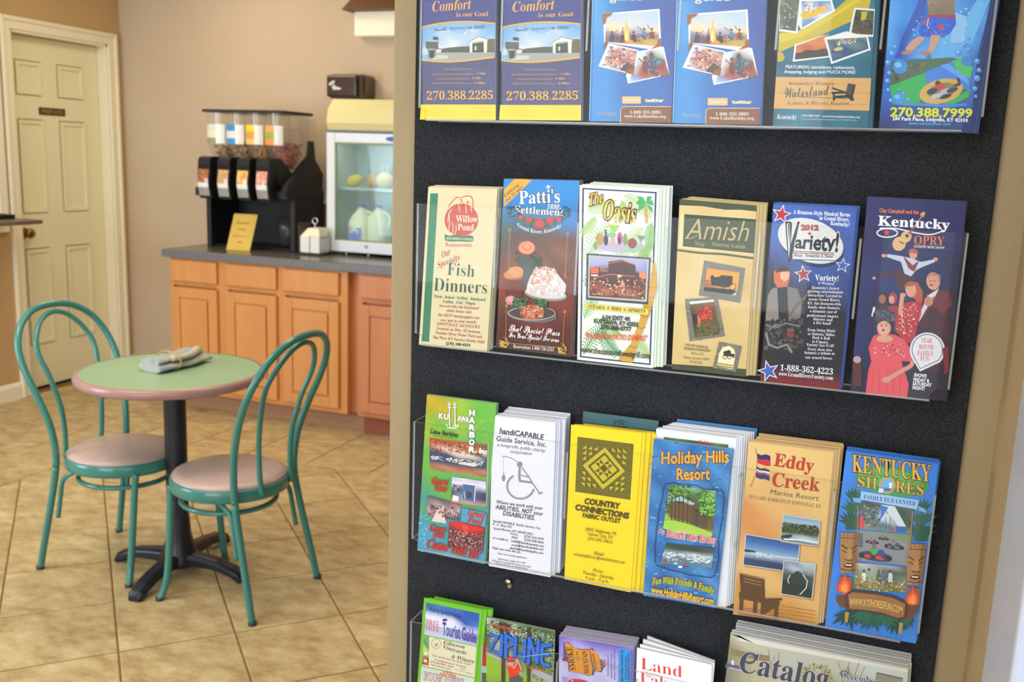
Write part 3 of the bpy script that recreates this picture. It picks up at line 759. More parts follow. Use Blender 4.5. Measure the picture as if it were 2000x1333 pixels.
# white wall box with brown hood, high on the back wall
xa = at_y(692, 50, 4.78).x; za, zb = at_y(692, 70, 4.78).z, at_y(692, 23, 4.78).z
t = thing('wall_lamp', 'white wall box with a brown sloping hood high on the back wall beside the column', 'wall lamp', (xa + .3, YB, za))
G().box(-.3, -.07, 0, .3, -.001, zb - za, bev=.003).build('white_box', mat('cream_white_box', 'f3efd8', .5, emit=('fff4d0', .18)), t)
h0 = zb - za
g = G(); A = [(-.335, -.15, h0), (.335, -.15, h0), (.335, -.001, h0), (-.335, -.001, h0)]; B = [(-.2, -.09, h0 + .16), (.2, -.09, h0 + .16), (.2, -.001, h0 + .16), (-.2, -.001, h0 + .16)]
va = [g.bm.verts.new(p) for p in A]; vb = [g.bm.verts.new(p) for p in B]
for i in range(4): g.bm.faces.new([va[i], va[(i + 1) % 4], vb[(i + 1) % 4], vb[i]])
g.bm.faces.new(vb); g.bm.faces.new(va[::-1])
g.build('hood', mat('brown_hood', '6b4426', .5), t)

# ------------------------------------------------------------------ round cafe table
TX, TY, TH, TR = -2.14, 2.50, .706, .297
t = thing('cafe_table', 'small round table with green top, mauve edge and black pedestal between two chairs', 'table', (TX + .02, TY, 0))
green = mat('green_laminate', '94b38e', .35, noise=(26, '8fae89', .2, 4, (1, 1, 1)))
mauve = mat('mauve_vinyl_edge', 'a8837e', .25)
bmet = mat('black_cast_metal', '20242c', .35, bump=(60, .05))
g = G(); g.lathe([(0, TH - .024), (TR - .012, TH - .024), (TR - .012, TH), (0, TH)], (-.008, 0, 0), 72, smooth=False); g.build('tabletop', green, t)
g = G(); g.lathe([(TR - .0118, TH - .029), (TR - .002, TH - .03), (TR + .004, TH - .024), (TR + .006, TH - .015), (TR + .004, TH - .006), (TR - .001, TH - .0005), (TR - .012, TH + .0008)], (-.008, 0, 0), 72); g.build('edge_band', mauve, t)
G().lathe([(0, TH - .045), (.11, TH - .045), (.115, TH - .03), (.115, TH - .0245), (0, TH - .0245)], n=28).build('mounting_plate', bmet, t)
G().lathe([(.036, .1), (.036, TH - .045)], n=28).build('column', bmet, t)
G().lathe([(0, .03), (.068, .03), (.07, .045), (.056, .075), (.042, .12), (.0375, .19), (.036, .2)], n=28).build('collar', bmet, t)
tips = [at_z(262, 1176, .0), at_z(232, 1094, .0), at_z(476, 1136, .0), at_z(440, 1056, .0)]
for p in tips:
    d = Vector((p.x - TX - .02, p.y - TY, 0)); L_ = d.length; d.normalize(); n = Vector((-d.y, d.x, 0)); g = G()
    rings = []
    for s_, zt, zb_, hw_ in ((.02, .075, .028, .036), (.09, .07, .034, .03), (.16, .062, .032, .027), (L_ - .04, .048, .018, .027), (L_ - .008, .034, .0, .025), (L_ + .004, .02, .0, .02)):
        c = d * s_
        rings.append([g.bm.verts.new(c + n * a + Vector((0, 0, z))) for a, z in ((-hw_, zb_), (-hw_, zt - .01), (-hw_ * .6, zt), (hw_ * .6, zt), (hw_, zt - .01), (hw_, zb_))])
    for a, b in zip(rings[:-1], rings[1:]):
        for k in range(6): g.bm.faces.new([a[k], a[(k + 1) % 6], b[(k + 1) % 6], b[k]])
    g.bm.faces.new(rings[0]); g.bm.faces.new(rings[-1])
    o = g.build('base_foot', bmet, t); bv = o.modifiers.new('b', 'BEVEL'); bv.width = .004; bv.segments = 2

# folded cloth bundle on the table
c0 = (at_z(292, 728, TH) + at_z(402, 706, TH)) / 2
dv = at_z(402, 706, TH) - at_z(292, 728, TH); ang = atan2(dv.y, dv.x); LL = dv.length
t = thing('folded_cloth', 'folded blue grey cloth bundle held by a tan band on the green table', 'cloth', (c0.x, c0.y, TH + .001), ang)
denim = mat('faded_blue_cloth', '97a0ac', .9, noise=(30, 'b6b49c', .4, 4, (1, 1, 1)), bump=(300, .4))
def fold(pts, hw_, th, dz=0, seg=18):
    g = G(); C_ = spline(pts, 5); N = len(C_); R_ = []
    for i, p in enumerate(C_):
        t_ = (C_[min(i + 1, N - 1)] - C_[max(i - 1, 0)]).normalized(); n = Vector((-t_.y, t_.x, 0)).normalized(); ring = []
        for k in range(12):
            a = 2 * pi * k / 12; wv = 1 + .06 * sin(i * .9 + k)
            ring.append(g.bm.verts.new(p + n * cos(a) * hw_ * wv + Vector((0, 0, max(0.0, th + sin(a) * th * (1 + .12 * sin(i * .6 + 2))) + dz))))
        R_.append(ring)
    for a, b in zip(R_[:-1], R_[1:]):
        for k in range(12):
            f = g.bm.faces.new([a[k], a[(k + 1) % 12], b[(k + 1) % 12], b[k]]); f.smooth = True
    g.bm.faces.new(R_[0]); g.bm.faces.new(R_[-1]); return g
h_ = LL / 2
fold([(-h_, .0, 0), (-h_ * .3, .0, 0), (h_ * .3, .01, 0), (h_ * .95, .03, 0)], .055, .014).build('lower_fold', denim, t)
fold([(-h_ * .98, .0, 0), (-h_ * .4, .008, 0), (h_ * .1, .015, 0), (h_ * .9, .05, 0)], .04, .012, .022).build('upper_fold', denim, t)
fold([(-h_ * .45, -.03, 0), (0, -.035, 0), (h_ * .5, -.01, 0), (h_ * 1.0, .04, 0)], .014, .01, .03).build('rolled_hem', mat('pale_hem', 'bdb79d', .9), t)
g = G(); g.tube([(-h_ * .32, .06 * cos(a), max(.0015, .027 + .031 * sin(a))) for a in [2 * pi * i / 24 for i in range(24)]], .0028, 8, closed=True); g.build('band', mat('tan_band', 'b39a5c', .7), t)

# ------------------------------------------------------------------ bentwood-style metal chairs (front faces local -x)
teal = mat('teal_enamel', '3d827a', .25, coat=.3); vinyl = mat('mauve_vinyl', 'bea39a', .35, noise=(9, 'c4aaa0', .2, 3, (1, 1, 1)), bump=(200, .08))
rubber = mat('dark_rubber_foot', '3b3f3f', .6)
def make_chair(label):
    t = thing('cafe_chair', label, 'chair', (0, 0, 0), 0, 'teal metal chairs at the round table')
    r = .0115
    # one bent tube: rear leg, back hoop, rear leg
    half = [(.210, .184, .0), (.19, .178, .1), (.165, .17, .22), (.142, .163, .34), (.135, .162, .42), (.145, .172, .52), (.175, .19, .62), (.208, .2, .70), (.24, .19, .77), (.266, .155, .83), (.284, .10, .868), (.292, .04, .883)]
    pts = half + [(x, -y, z) for x, y, z in reversed(half)]
    sp = spline(pts, 6)
    i1 = min(range(len(sp) // 2), key=lambda i: abs(sp[i].z - .37))
    G().tube(sp[i1:len(sp) - i1], r, 14).build('back_hoop', teal, t)
    for seg in (sp[:i1 + 1], sp[len(sp) - i1 - 1:]):
        o = G().tube(seg, r, 14).build('leg', teal, t)
        f = seg[0] if seg[0].z < .1 else seg[-1]
        q = G(); q.lathe([(0, .0), (r + .0015, 0), (r + .002, .012), (0, .012)], (f.x, f.y, 0), 16); q.build('foot_cap', rubber, o)
    half = [(.178, .08, .375), (.172, .083, .45), (.176, .09, .55), (.2, .108, .66), (.228, .122, .735), (.252, .105, .79), (.272, .065, .838), (.28, .02, .858)]
    G().tube(spline(half + [(x, -y, z) for x, y, z in reversed(half)], 6), .0088, 12).build('inner_hoop', teal, t)
    # seat pan ring and cushion
    g = G(); R = .188
    g.lathe([(R - .016, .362), (R - .002, .361), (R + .001, .364), (R + .0015, .38), (R + .001, .398), (R - .002, .401), (R - .016, .4), (R - .016, .362)], n=56, sx=1.0, sy=.98); g.build('seat_ring', teal, t)
    g = G(); g.lathe([(0, .39), (R - .014, .39), (R - .006, .402), (R - .008, .408), (R - .03, .417), (R - .09, .424), (0, .426)], n=56, sx=1.0, sy=.98); g.build('seat_cushion', vinyl, t)
    g = G(); g.lathe([(0, .372), (R - .016, .372), (R - .016, .39), (0, .39)], n=40); g.build('seat_board', blk2, t)
    for s_ in (-1, 1):
        leg = spline([(-.148, s_ * .108, .372), (-.146, s_ * .116, .3), (-.144, s_ * .126, .2), (-.144, s_ * .138, .1), (-.147, s_ * .15, .045), (-.156, s_ * .168, .0)], 5)
        o = G().tube(leg, r, 14).build('leg', teal, t)
        q = G(); q.lathe([(0, .0), (r + .0015, 0), (r + .002, .01), (0, .01)], (leg[-1].x, leg[-1].y, 0), 16); q.build('foot_cap', rubber, o)
        # short curved brace from under the seat down to the rear leg
        G().tube(spline([(.02, s_ * .13, .362), (.07, s_ * .145, .355), (.115, s_ * .155, .325), (.13, s_ * .158, .26), (.141, s_ * .161, .19)], 6), .008, 10).build('brace', teal, t)
    # stretcher ring under the seat
    G().tube([(-.005 + .15 * cos(a), .15 * sin(a), .318) for a in [2 * pi * i / 40 for i in range(40)]], .0085, 10, closed=True).build('stretcher_ring', teal, t)
    return t
ch = make_chair('teal tube chair with mauve seat on the right side of the table')
c2 = copy_tree(ch); c2['label'] = 'teal tube chair with mauve seat left of the table, nearest the door'
ch.location = (-1.868, 2.455, 0); ch.rotation_euler = (0, 0, 0)
c2.location = (-2.335, 2.49, 0); c2.rotation_euler = (0, 0, pi)

# ------------------------------------------------------------------ brochure board
YBD, YA, YL = 1.19, 1.149, 1.1535        # felt face, outside face of the acrylic, front of the leaflets
ZB = [EYE + k * YA for k in (.0405, -.2195, -.4775, -.7375)]   # floor of each pocket row
ZTP = [EYE + k * YA for k in (.207, -.053, -.314, -.574)]
felt = bpy.data.materials.new('black_felt'); felt.use_nodes = True; nt = felt.node_tree; bs = nt.nodes['Principled BSDF']
tc = nt.nodes.new('ShaderNodeTexCoord'); n1 = nt.nodes.new('ShaderNodeTexNoise'); n1.inputs['Scale'].default_value = 850; n1.inputs['Detail'].default_value = 4; n1.inputs['Roughness'].default_value = .8
rp = nt.nodes.new('ShaderNodeValToRGB'); e = rp.color_ramp.elements; e[0].position = .42; e[0].color = (*lin('191b1f'), 1); e[1].position = .72; e[1].color = (*lin('4b4d50'), 1)
nt.links.new(tc.outputs['Object'], n1.inputs['Vector']); nt.links.new(n1.outputs['Fac'], rp.inputs[0]); nt.links.new(rp.outputs[0], bs.inputs['Base Color'])
bs.inputs['Roughness'].default_value = .95; bs.inputs['Specular IOR Level'].default_value = .2
bp = nt.nodes.new('ShaderNodeBump'); bp.inputs['Strength'].default_value = .6; bp.inputs['Distance'].default_value = .001; nt.links.new(n1.outputs['Fac'], bp.inputs['Height']); nt.links.new(bp.outputs[0], bs.inputs['Normal'])
bd = thing('display_board', 'tall black felt board on the tan partition carrying rows of clear brochure pockets', 'board', (-.2345, YP, .45))
G().box(-.359, -.0099, 0, .359, -.0005, 1.62, bev=.002).build('felt_panel', felt, bd)
sc_ = at_y(996, 1133, YBD)
g = G(); g.lathe([(0, .009), (.003, .0088), (.0045, .0065), (.0045, .005), (.0028, .004), (.0028, .0)], n=16)
s_o = thing('loose_screw', 'silver screw with brown plug in the black felt below the white leaflets', 'screw', (sc_.x, YBD - .0005, sc_.z))
g.build('screw_head', chr_, s_o, rot=(pi / 2, 0, 0))
g = G(); g.lathe([(0, 0), (.0035, 0), (.0028, .006), (.0, .0065)], n=12); g.build('wall_plug', mat('brown_plug', 'a5764f', .6), s_o, (.0015, -.0005, -.0065), rot=(pi / 2 + .3, 0, 0))

acr = clear_mat('acrylic_sheet', (.985, .99, .987), .004, (.75, .78, .78), .03, .22)
acre = mat('acrylic_edge', '9c9e98', .15, alpha=1); acre2 = clear_mat('acrylic_cut_edge', (.75, .77, .74), .45, (.62, .62, .58), .1, 1.0)
RN = ['top', 'second', 'third', 'bottom']
for r in range(4):
    z0, z1 = ZB[r], ZTP[r]; xa, xb = -.5676, .0994; n = .0105; hN = .016
    P = thing('brochure_pocket', ['clear acrylic pocket row at the top of the board holding blue and navy leaflets', 'clear acrylic pocket row second from the top of the board', 'clear acrylic pocket row third from the top, above the loose catalogues', 'clear acrylic pocket row lowest in view holding the thick catalogue'][r],
              'brochure holder', (-.234, YA, z0), group='acrylic pocket rows on the board')
    X0_, X1_ = xa + .234, xb + .234; H_ = z1 - z0
    g = G(); out = [(X0_, hN), (X0_ + n * .8, hN), (X0_ + n, hN - .003), (X0_ + n, 0), (X1_ - n - .009, 0), (X1_ - n - .009, hN * .6), (X1_ - n - .003, hN), (X1_, hN), (X1_, H_), (X0_, H_)]
    g.prism([(x, 0, z) for x, z in out], (0, .002, 0), mi=0, side=1); g.build('front_panel', [acr, acre2], P)
    for nm, xx in (('left_side', X0_), ('right_side', X1_ - .0022)):
        g = G(); g.prism([(xx, .0022, hN), (xx, .0405, hN), (xx, .0405, H_), (xx, .0022, H_)], (.0022, 0, 0), mi=0, side=1); g.build('side_panel', [acr, acre2], P)
    g = G(); g.prism([(X0_ + n, .0022, 0), (X1_ - n - .009, .0022, 0), (X1_ - n - .009, .0405, 0), (X0_ + n, .0405, 0)], (0, 0, .002), mi=0, side=1); g.build('bottom_panel', [acr, acre2], P)
    for k in range(1, 6):
        if r == 3 and k == 5: continue
        xd = X0_ + (X1_ - X0_) * k / 6
        g = G(); g.prism([(xd, .0022, H_ - .013), (xd, .0022, H_ - .105), (xd, .036, H_ - .105), (xd, .036, H_ - .013)], (.0025, 0, 0), mi=0, side=1)
        g.prism([(xd - .002, .0362, H_ - .013), (xd - .002, .0362, H_ - .105), (xd + .012, .0362, H_ - .105), (xd + .012, .0362, H_ - .013)], (0, .002, 0), mi=0, side=1)
        g.build('divider', [acr, acre2], P)

# ------------------------------------------------------------------ leaflets
paper = mat('paper_edges', 'e9e7e4', .7); 
CROP = {'A': (790, 0, 4.878), 'B': (1140, 0, 4.878), 'C': (1490, 0, 3.9216), 'D': (800, 340, 3.509), 'E': (1110, 340, 3.174), 'F': (1460, 370, 3.1),
        'g': (790, 760, 3.509), 'H': (1080, 800, 3.3316), 'I': (1420, 840, 3.1727), 'J': (790, 1130, 6.25), 'K': (1080, 1180, 5.882), 'L': (1380, 1180, 4.1667)}
def cpt(c, x, y, Y=YL):
    ox, oy, s = CROP[c]; return at_y(ox + x / s, oy + y / s, Y)
def paper_body(name, Q, th, cols, parent, fan=0):
    """sheet block: Q = tl, tr, br, bl (local), thickness th backwards; cols = face, edge"""
    g = G(); g.prism(Q, (0, th, 0), mi=0, side=1)
    return g.build(name, cols, parent)
def leaf(crop, cor, label, base, edge='e9e7e4', ext=None, th=.0012, n=0, gap=.0016, dx=0, dz=0, back=None, blabel=None, grp=None, cat='leaflet', name='leaflet', top_dz=None, jit=.0012, seed=3):
    """cor: tl, tr, br, bl in crop pixels. ext=('up'|'down', metres) rebuilds the corners lying outside the frame"""
    tl, tr, br, bl = [cpt(crop, *p) for p in cor]
    if ext:
        k, h = ext
        if k == 'up':
            d = (tl - bl).normalized(); tl = bl + d * h; d = (tr - br).normalized(); tr = br + d * h
        else:
            d = (bl - tl).normalized(); bl = tl + d * h; d = (br - tr).normalized(); br = tr + d * h
    o = (bl + br) / 2; o.z = min(bl.z, br.z)
    t = thing(name, label, cat, tuple(o), group=grp)
    Q = [p - o for p in (tl, tr, br, bl)]
    fm = mat('paper_' + base, base, .45); em = mat('edge_' + edge, edge, .7)
    paper_body('folded_sheet', Q, th, [fm, em], t)
    rnd = random.Random(seed)
    if n:
        bb = back or base; proto = None
        for i in range(n):
            y = th + .0003 + i * gap
            p = (o.x + dx * min(1, (i + 1) / max(1, n / 2)) + rnd.uniform(-jit, jit), o.y + y, o.z + dz * (i + 1) / n + rnd.uniform(0, jit))
            if proto is None:
                me = paper_body('tmp', Q, th * .95, [mat('paper_' + bb, bb, .45), em], None); data = me.data; bpy.data.objects.remove(me); proto = data
            c = bpy.data.objects.new(name, proto); COL.objects.link(c); c.location = p
            tag(c, ('rearmost of the ' + blabel) if (n > 2 and i == n - 1) else blabel, cat, (grp or label.split(' ')[0]) + ' copies behind the front one')
    ox, oy, s = CROP[crop]
    ink = Ink(lambda x, y: at_y(ox + x / s, oy + y / s, YL) - o)
    ink.corner = cor
    return t, ink
def uv(cor, u, v):
    a, b, c, d = [Vector(p) for p in cor]; return (a * (1 - u) + b * u) * (1 - v) + (d * (1 - u) + c * u) * v
def band(ink, cor, u0, v0, u1, v1, col): ink.poly([uv(cor, u0, v0), uv(cor, u1, v0), uv(cor, u1, v1), uv(cor, u0, v1)], col)

# --- top row, 1 and 2: navy motel leaflets
def motel(ink, f):
    T = lambda s, a, b, c, col, **k: ink.text(s, f(*a), f(*b), c, col, **k)
    PL = lambda pts, col: ink.poly([f(*p) for p in pts], col)
    PL([(168, 258), (240, 240), (330, 222), (450, 210), (600, 206), (740, 212), (868, 224), (862, 545), (700, 565), (560, 580), (420, 588), (280, 583), (168, 572)], '86b4d4')
    ink.img([f(170, 262), f(866, 226), f(862, 500), f(170, 520)], 'aaabbbaa/abcbbcba/abccccbb/accdcccd/ccddcbcd/cddccccc', {'a': '6ea4d2', 'b': '86b4da', 'c': 'b4cbdc', 'd': 'dde2dc'})
    ink.spk([f(330, 270), f(700, 260), f(700, 320), f(330, 330)], 26, 16, ['dfe4e2', 'cfdbe2', 'e8eae4'], 4, .5)
    PL([(300, 505), (420, 492), (862, 497), (862, 548), (600, 572), (420, 582), (230, 572), (260, 540)], 'a3a19a')
    PL([(300, 520), (420, 528), (410, 560), (260, 572)], 'c9c7b8')
    PL([(350, 470), (480, 452), (620, 440), (620, 500), (350, 500)], '3f5140'); PL([(370, 460), (560, 440), (560, 456), (370, 472)], '6a5a48')
    PL([(280, 462), (355, 460), (355, 470), (280, 470)], 'c8405a')
    PL([(640, 410), (862, 372), (862, 500), (640, 498)], '39452f'); PL([(780, 372), (862, 366), (862, 498), (790, 498)], '6b5a3c')
    PL([(608, 408), (702, 350), (812, 380), (700, 392), (650, 404)], 'e9e5d0'); ink.line([f(606, 408), f(702, 349), f(815, 378)], 5, '5a3a38')
    PL([(624, 406), (648, 402), (646, 502), (628, 502)], 'e6e3ce'); PL([(754, 388), (790, 384), (786, 500), (758, 502)], 'e6e3ce'); PL([(650, 400), (755, 388), (755, 402), (650, 416)], 'b8b6a0')
    PL([(670, 440), (688, 440), (688, 492), (670, 492)], 'c8c6b0'); PL([(660, 480), (735, 480), (735, 500), (660, 500)], '35362c')
    PL([(203, 395), (323, 400), (323, 462), (206, 462)], '5c5c50'); PL([(272, 350), (323, 354), (323, 384), (272, 380)], '4a3c34')
    ink.line([f(225, 460), f(225, 545)], 4, '3a3a34'); ink.line([f(300, 460), f(300, 545)], 4, '3a3a34'); PL([(232, 480), (292, 480), (285, 550), (240, 556)], '2c3826')
    ink.spk([f(215, 420), f(315, 420), f(300, 490), f(225, 490)], 30, 12, ['46543a', '6a6a58', '38452e'], 7)
    ink.line([f(*p) for p in ((168, 262), (240, 243), (330, 225), (450, 211), (600, 206), (740, 212), (868, 226))], 15, 'e6b018')
    ink.line([f(*p) for p in ((168, 572), (280, 585), (420, 590), (560, 582), (700, 566), (862, 545))], 15, 'e6b018')
    T('Comfort', (262, 112), (632, 86), 96, 'e9ae45', st='sb', w=-0.0048, sh=.28); T('is our Goal', (495, 162), (800, 152), 43, 'e9ae45', st='sb', w=-0.0024)
    T('Newly', (282, 302), (405, 288), 28, '30406e', st='sb', w=-0.004, sh=.2); T('Renovated', (432, 284), (598, 274), 27, '6f8fb8', st='sb', w=-0.004, sh=.3); T('in 2013!', (610, 276), (764, 272), 28, '30406e', st='sb', w=-0.004, sh=.1)
    for s_, a, b, y in (('Famous Dining Nearby', 375, 652, 669), ('Barkley Lake & Kuttawa Harbor', 262, 662, 716), ('Venture River Water Park', 305, 618, 760), ('Mineral Mounds Golf Course', 270, 636, 803)): T(s_, (a, y), (b, y - 1), 20, 'b8905c', st='sb', w=-0.0032, res=1)
    for s_, a, b, y in (('1 Mile', 694, 775, 712), ('1 Mile', 648, 730, 756), ('4 Miles', 670, 770, 801)): T(s_, (a, y), (b, y - 1), 21, 'e6b35a', st='sb', res=1)
    T('270.388.2285', (215, 952), (845, 946), 80, 'e9b02c', st='sb', w=-0.0024)
    PL([(160, 997), (872, 998), (872, 1145), (150, 1140)], 'f6d51f')
    for s_, a, b, y in (('Fax 270.388.2407', 232, 390, 1035), ('info@lakecomfort.com', 225, 480, 1072), ('www.comfortkuttawa.com', 225, 490, 1106), ('U.S. Highway 62 & 641', 610, 840, 1034), ('Off of I-24 exit 40', 650, 838, 1070), ('Kuttawa, KY 42055', 655, 838, 1104)): T(s_, (a, y), (b, y), 17, 'c79a28', w=.004, res=1)
for k, (lab, f, cor, nn) in enumerate((('navy and yellow motel leaflet with arched canopy photo, first pocket of the top row', lambda x, y: (x, y), [(172, 0), (872, 0), (868, 1142), (183, 1137)], 6),
                                  ('navy and yellow motel leaflet with arched canopy photo, second pocket of the top row', lambda x, y: (925 + (x - 170) * 1.0816, y + 4), [(928, 0), (1686, 0), (1678, 1150), (922, 1143)], 5))):
    t, ink = leaf('A', cor, lab, '3c3c7e', ext=('up', .2286), n=nn, dx=-.003 if k == 0 else .001, dz=.001, blabel='navy motel leaflets stacked behind the front ones in the top row', grp='navy motel leaflets')
    ink.img([(f(168, 0)), f(870, 0), f(870, 220), f(168, 262)], 'ab/bb', {'a': '3d3d8c', 'b': '37387c'}); ink.img([f(168, 560), f(868, 540), f(868, 1000), f(175, 1000)], 'ab/ba/aa', {'a': '4a4876', 'b': '403f70'})
    motel(ink, f); ink.build('cover_print', t)

# --- top row, 3 and 4: blue lake guides
def lake(ink, f):
    PL = lambda pts, col: ink.poly([f(*p) for p in pts], col)
    T = lambda s, a, b, c, col, **k: ink.text(s, f(*a), f(*b), c, col, **k)
    ink.img([f(90, 0), f(880, 0), f(836, 1164), f(56, 1155)], 'acdeef/abdeef/bbdddf/bbdddf/bbddde/bbcdee', {'a': '5aa4dc', 'b': '3f8fd0', 'c': '3583c6', 'd': '2f6eb6', 'e': '3a5ca6', 'f': '41509a'})
    T('guide', (248, 4), (560, 4), 78, 'e2d8c0', w=.01)
    PL([(184, 128), (722, 84), (741, 452), (640, 472), (196, 402)], 'f2f0ea')
    ink.img([f(212, 142), f(706, 102), f(722, 442), f(206, 398)], 'aaaaaaaa/babbbaaa/bcbbbbaa/cdccbbbb/edceeedd/fgfgffhf/hhghhiii/jhjjiiii', {'a': 'bccfdc', 'b': 'cdd5d6', 'c': 'e8d8b8', 'd': 'f0d49a', 'e': 'b8aeb4', 'f': '8a86a0', 'g': '7a5a60', 'h': '8a6a48', 'i': 'c8a650', 'j': '7a5434'})
    for pts, c in (([(378, 408), (384, 330), (400, 240), (404, 160), (420, 240), (436, 330), (440, 410)], 'f4c254'), ([(384, 410), (392, 350), (404, 270), (420, 350), (432, 410)], 'fbe08a'), ([(372, 416), (400, 372), (410, 400), (430, 368), (472, 412)], 'e07a2c')): PL(pts, c)
    for x, y, c, s_ in ((268, 330, '2d3a7a', 1), (370, 330, '5a2a2c', .8), (474, 330, '33302c', 1), (575, 300, '3a86a8', 1), (648, 300, '7a3a24', 1)):
        PL([(x - 22 * s_, y + 70), (x - 18 * s_, y + 8), (x, y - 6), (x + 24 * s_, y + 12), (x + 26 * s_, y + 70)], c); ink.ell(*f(x + 2, y - 22), 12 * s_, 14 * s_, '6b4030', 10)
    for a, b in (((285, 320), (325, 285)), ((560, 290), (508, 250)), ((630, 280), (608, 235)), ((366, 320), (376, 262))): ink.line([f(*a), f(*b)], 7, '8a5038')
    ink.spk([f(500, 330), f(690, 300), f(690, 370), f(500, 390)], 30, 14, ['a8402c', 'd0742c', '3a2c28', 'c89040', '5a3424'], 5); ink.spk([f(380, 380), f(480, 380), f(480, 412), f(380, 412)], 22, 9, ['f0a040', 'd86020', 'ffe090'], 6)
    ink.spk([f(240, 340), f(360, 340), f(360, 385), f(240, 385)], 20, 11, ['4a3a44', '5a4a50', '6a3a34'], 8)
    PL([(179, 132), (280, 122), (262, 146), (230, 162), (214, 178), (212, 216), (184, 242)], '9a5c30'); PL([(636, 470), (672, 444), (700, 424), (704, 386), (734, 358), (743, 440)], '9a5c30')
    PL([(184, 480), (206, 398), (275, 415), (215, 450)], '8a5230')
    PL([(404, 716), (524, 490), (764, 446), (820, 712), (424, 798)], 'eef0f0')
    ink.img([f(524, 498), f(756, 458), f(804, 704), f(432, 786)], 'aabaa/aacba/abccb/adccd/edccd/aedda', {'a': 'd6dfe4', 'b': 'b8b4a8', 'c': '4a4a50', 'd': 'b05a48', 'e': '88a8d8'})
    for x, y, w_, h_, c in ((590, 560, 26, 26, '8a5a3c'), (648, 520, 20, 22, '6a3c2c'), (590, 640, 34, 60, '7a3c2a'), (660, 600, 40, 70, '4c5a68'), (735, 640, 40, 42, 'a03030'), (720, 600, 26, 22, '3f88a0'), (620, 700, 12, 40, 'b86a4c'), (690, 690, 30, 34, '8a3430'), (560, 700, 36, 16, 'b04a3c')): ink.ell(*f(x, y), w_, h_, c, 12)
    ink.line([f(570, 600), f(524, 556)], 10, '7a4a34'); ink.spk([f(560, 560), f(770, 560), f(770, 730), f(600, 730)], 46, 14, ['5a2c28', 'c8705a', '2c3440', '9aa4ac', '7a3834', '3a6a88'], 9)
    PL([(238, 412), (526, 480), (484, 714), (142, 634)], 'f2efec')
    ink.img([f(250, 424), f(514, 488), f(474, 700), f(156, 628)], 'aabbbc/abdbdb/adddde/aebdde/aaeede', {'a': 'e4e6ea', 'b': 'dcb8a8', 'c': '6a8ac0', 'd': 'c08068', 'e': 'c4a090'})
    ink.spk([f(260, 440), f(500, 490), f(470, 680), f(190, 620)], 110, 17, ['b0543c', 'd89078', 'e8c0a8', '7a4434', 'f0eeea', '3c7a92', 'c05a40', '9a3c30'], 11)
    PL([(350, 672), (420, 588), (492, 640), (470, 700)], '5a4432'); PL([(402, 694), (440, 658), (494, 638), (480, 716)], '9a5c34'); PL([(728, 740), (738, 692), (764, 668), (790, 628), (820, 714)], '9a5c34')
    PL([(370, 920), (550, 920), (550, 990), (370, 990)], 'dfb987'); T('facebook', (386, 968), (530, 968), 30, 'f2dcb8', w=.02, res=1)
    T('twitter', (590, 974), (764, 974), 34, 'f2dcb8', w=.05, res=1)
    T('Kentucky', (142, 1094), (312, 1094), 34, 'aab2bc', st='sb', sh=.3, w=-0.0016); ink.line([f(165, 1104), f(300, 1096)], 3, 'aab2bc')
    PL([(352, 1170), (352, 1052), (362, 1028), (386, 1012), (838, 1014), (838, 1170)], 'd9bf9a'); PL([(358, 1170), (358, 1054), (368, 1032), (390, 1019), (838, 1021), (838, 1170)], '84502f')
    T('1-800-355-3885', (442, 1086), (738, 1086), 30, 'e6dccb', st='sb', w=-0.0032); T('www.LakeBarkley.org', (390, 1122), (786, 1126), 31, 'e6dccb', st='sb', w=-0.0032)
    ink.line([f(90, 0), f(60, 1150)], 10, '7fc0ec')
for k, (lab, f, cor) in enumerate((('blue lake guide with taped campfire photos, third pocket of the top row', lambda x, y: (x, y), [(90, 0), (880, 0), (836, 1166), (55, 1156)]),
                              ('blue lake guide with taped campfire photos, fourth pocket of the top row', lambda x, y: (x * 1.06 + 797 - y * .006, y * 1.012 + 4), [(906, 0), (1732, 0), (1682, 1190), (862, 1174)]))):
    t, ink = leaf('B', cor, lab, '2f6eb6', ext=('up', .2286), n=5, dx=.001, blabel='blue lake guides stacked behind the front ones in the top row', grp='blue lake guides')
    lake(ink, f); ink.build('cover_print', t)

# --- top row, 5: western waterland
cor = [(135, 0), (862, 0), (805, 988), (76, 964)]
t, ink = leaf('C', cor, 'teal leaflet with yellow paddle band, snapshots and black lounge chair emblem, fifth top pocket', '24697e', ext=('up', .2286), n=7, dx=.004, blabel='teal leaflets stacked behind the front one in the fifth top pocket', grp='teal leaflets', edge='c9cfe4')
ink.img([(135, 0), (862, 0), (805, 988), (76, 964)], 'abbab/babba/bcbab/ccbbc/bcbcc/cdccb/cdcbc', {'a': '2c8098', 'b': '2a7388', 'c': '226274', 'd': '2f7f94'})
for y in (440, 500, 560, 905): ink.line([(90, y + 40), (400, y + 20), (830, y - 50)], 3, '1d4f60')
ink.poly([(126, 252), (270, 236), (540, 82), (640, 0), (826, 0), (800, 120), (640, 180), (420, 280), (118, 402)], 'c6b022'); ink.poly([(126, 262), (270, 250), (560, 90), (700, 0), (760, 0), (500, 160), (300, 280), (124, 330)], 'd8c236')
ink.poly([(112, 400), (150, 402), (168, 440), (150, 470), (112, 474)], 'bfa81f')
ink.poly([(128, 0), (292, 0), (264, 256), (124, 240)], 'e8e8e2'); ink.img([(132, 0), (280, 0), (252, 240), (128, 222)], 'abcb/bccb/abdb/cbdb', {'a': '8a9a6a', 'b': '4a6240', 'c': '6a6a4a', 'd': '5a4a38'}); ink.spk([(140, 20), (270, 20), (250, 220), (134, 210)], 50, 12, ['3f5a38', '7a8a5a', '3a6a98', '5a3c2c', 'c8ccc0'], 3)
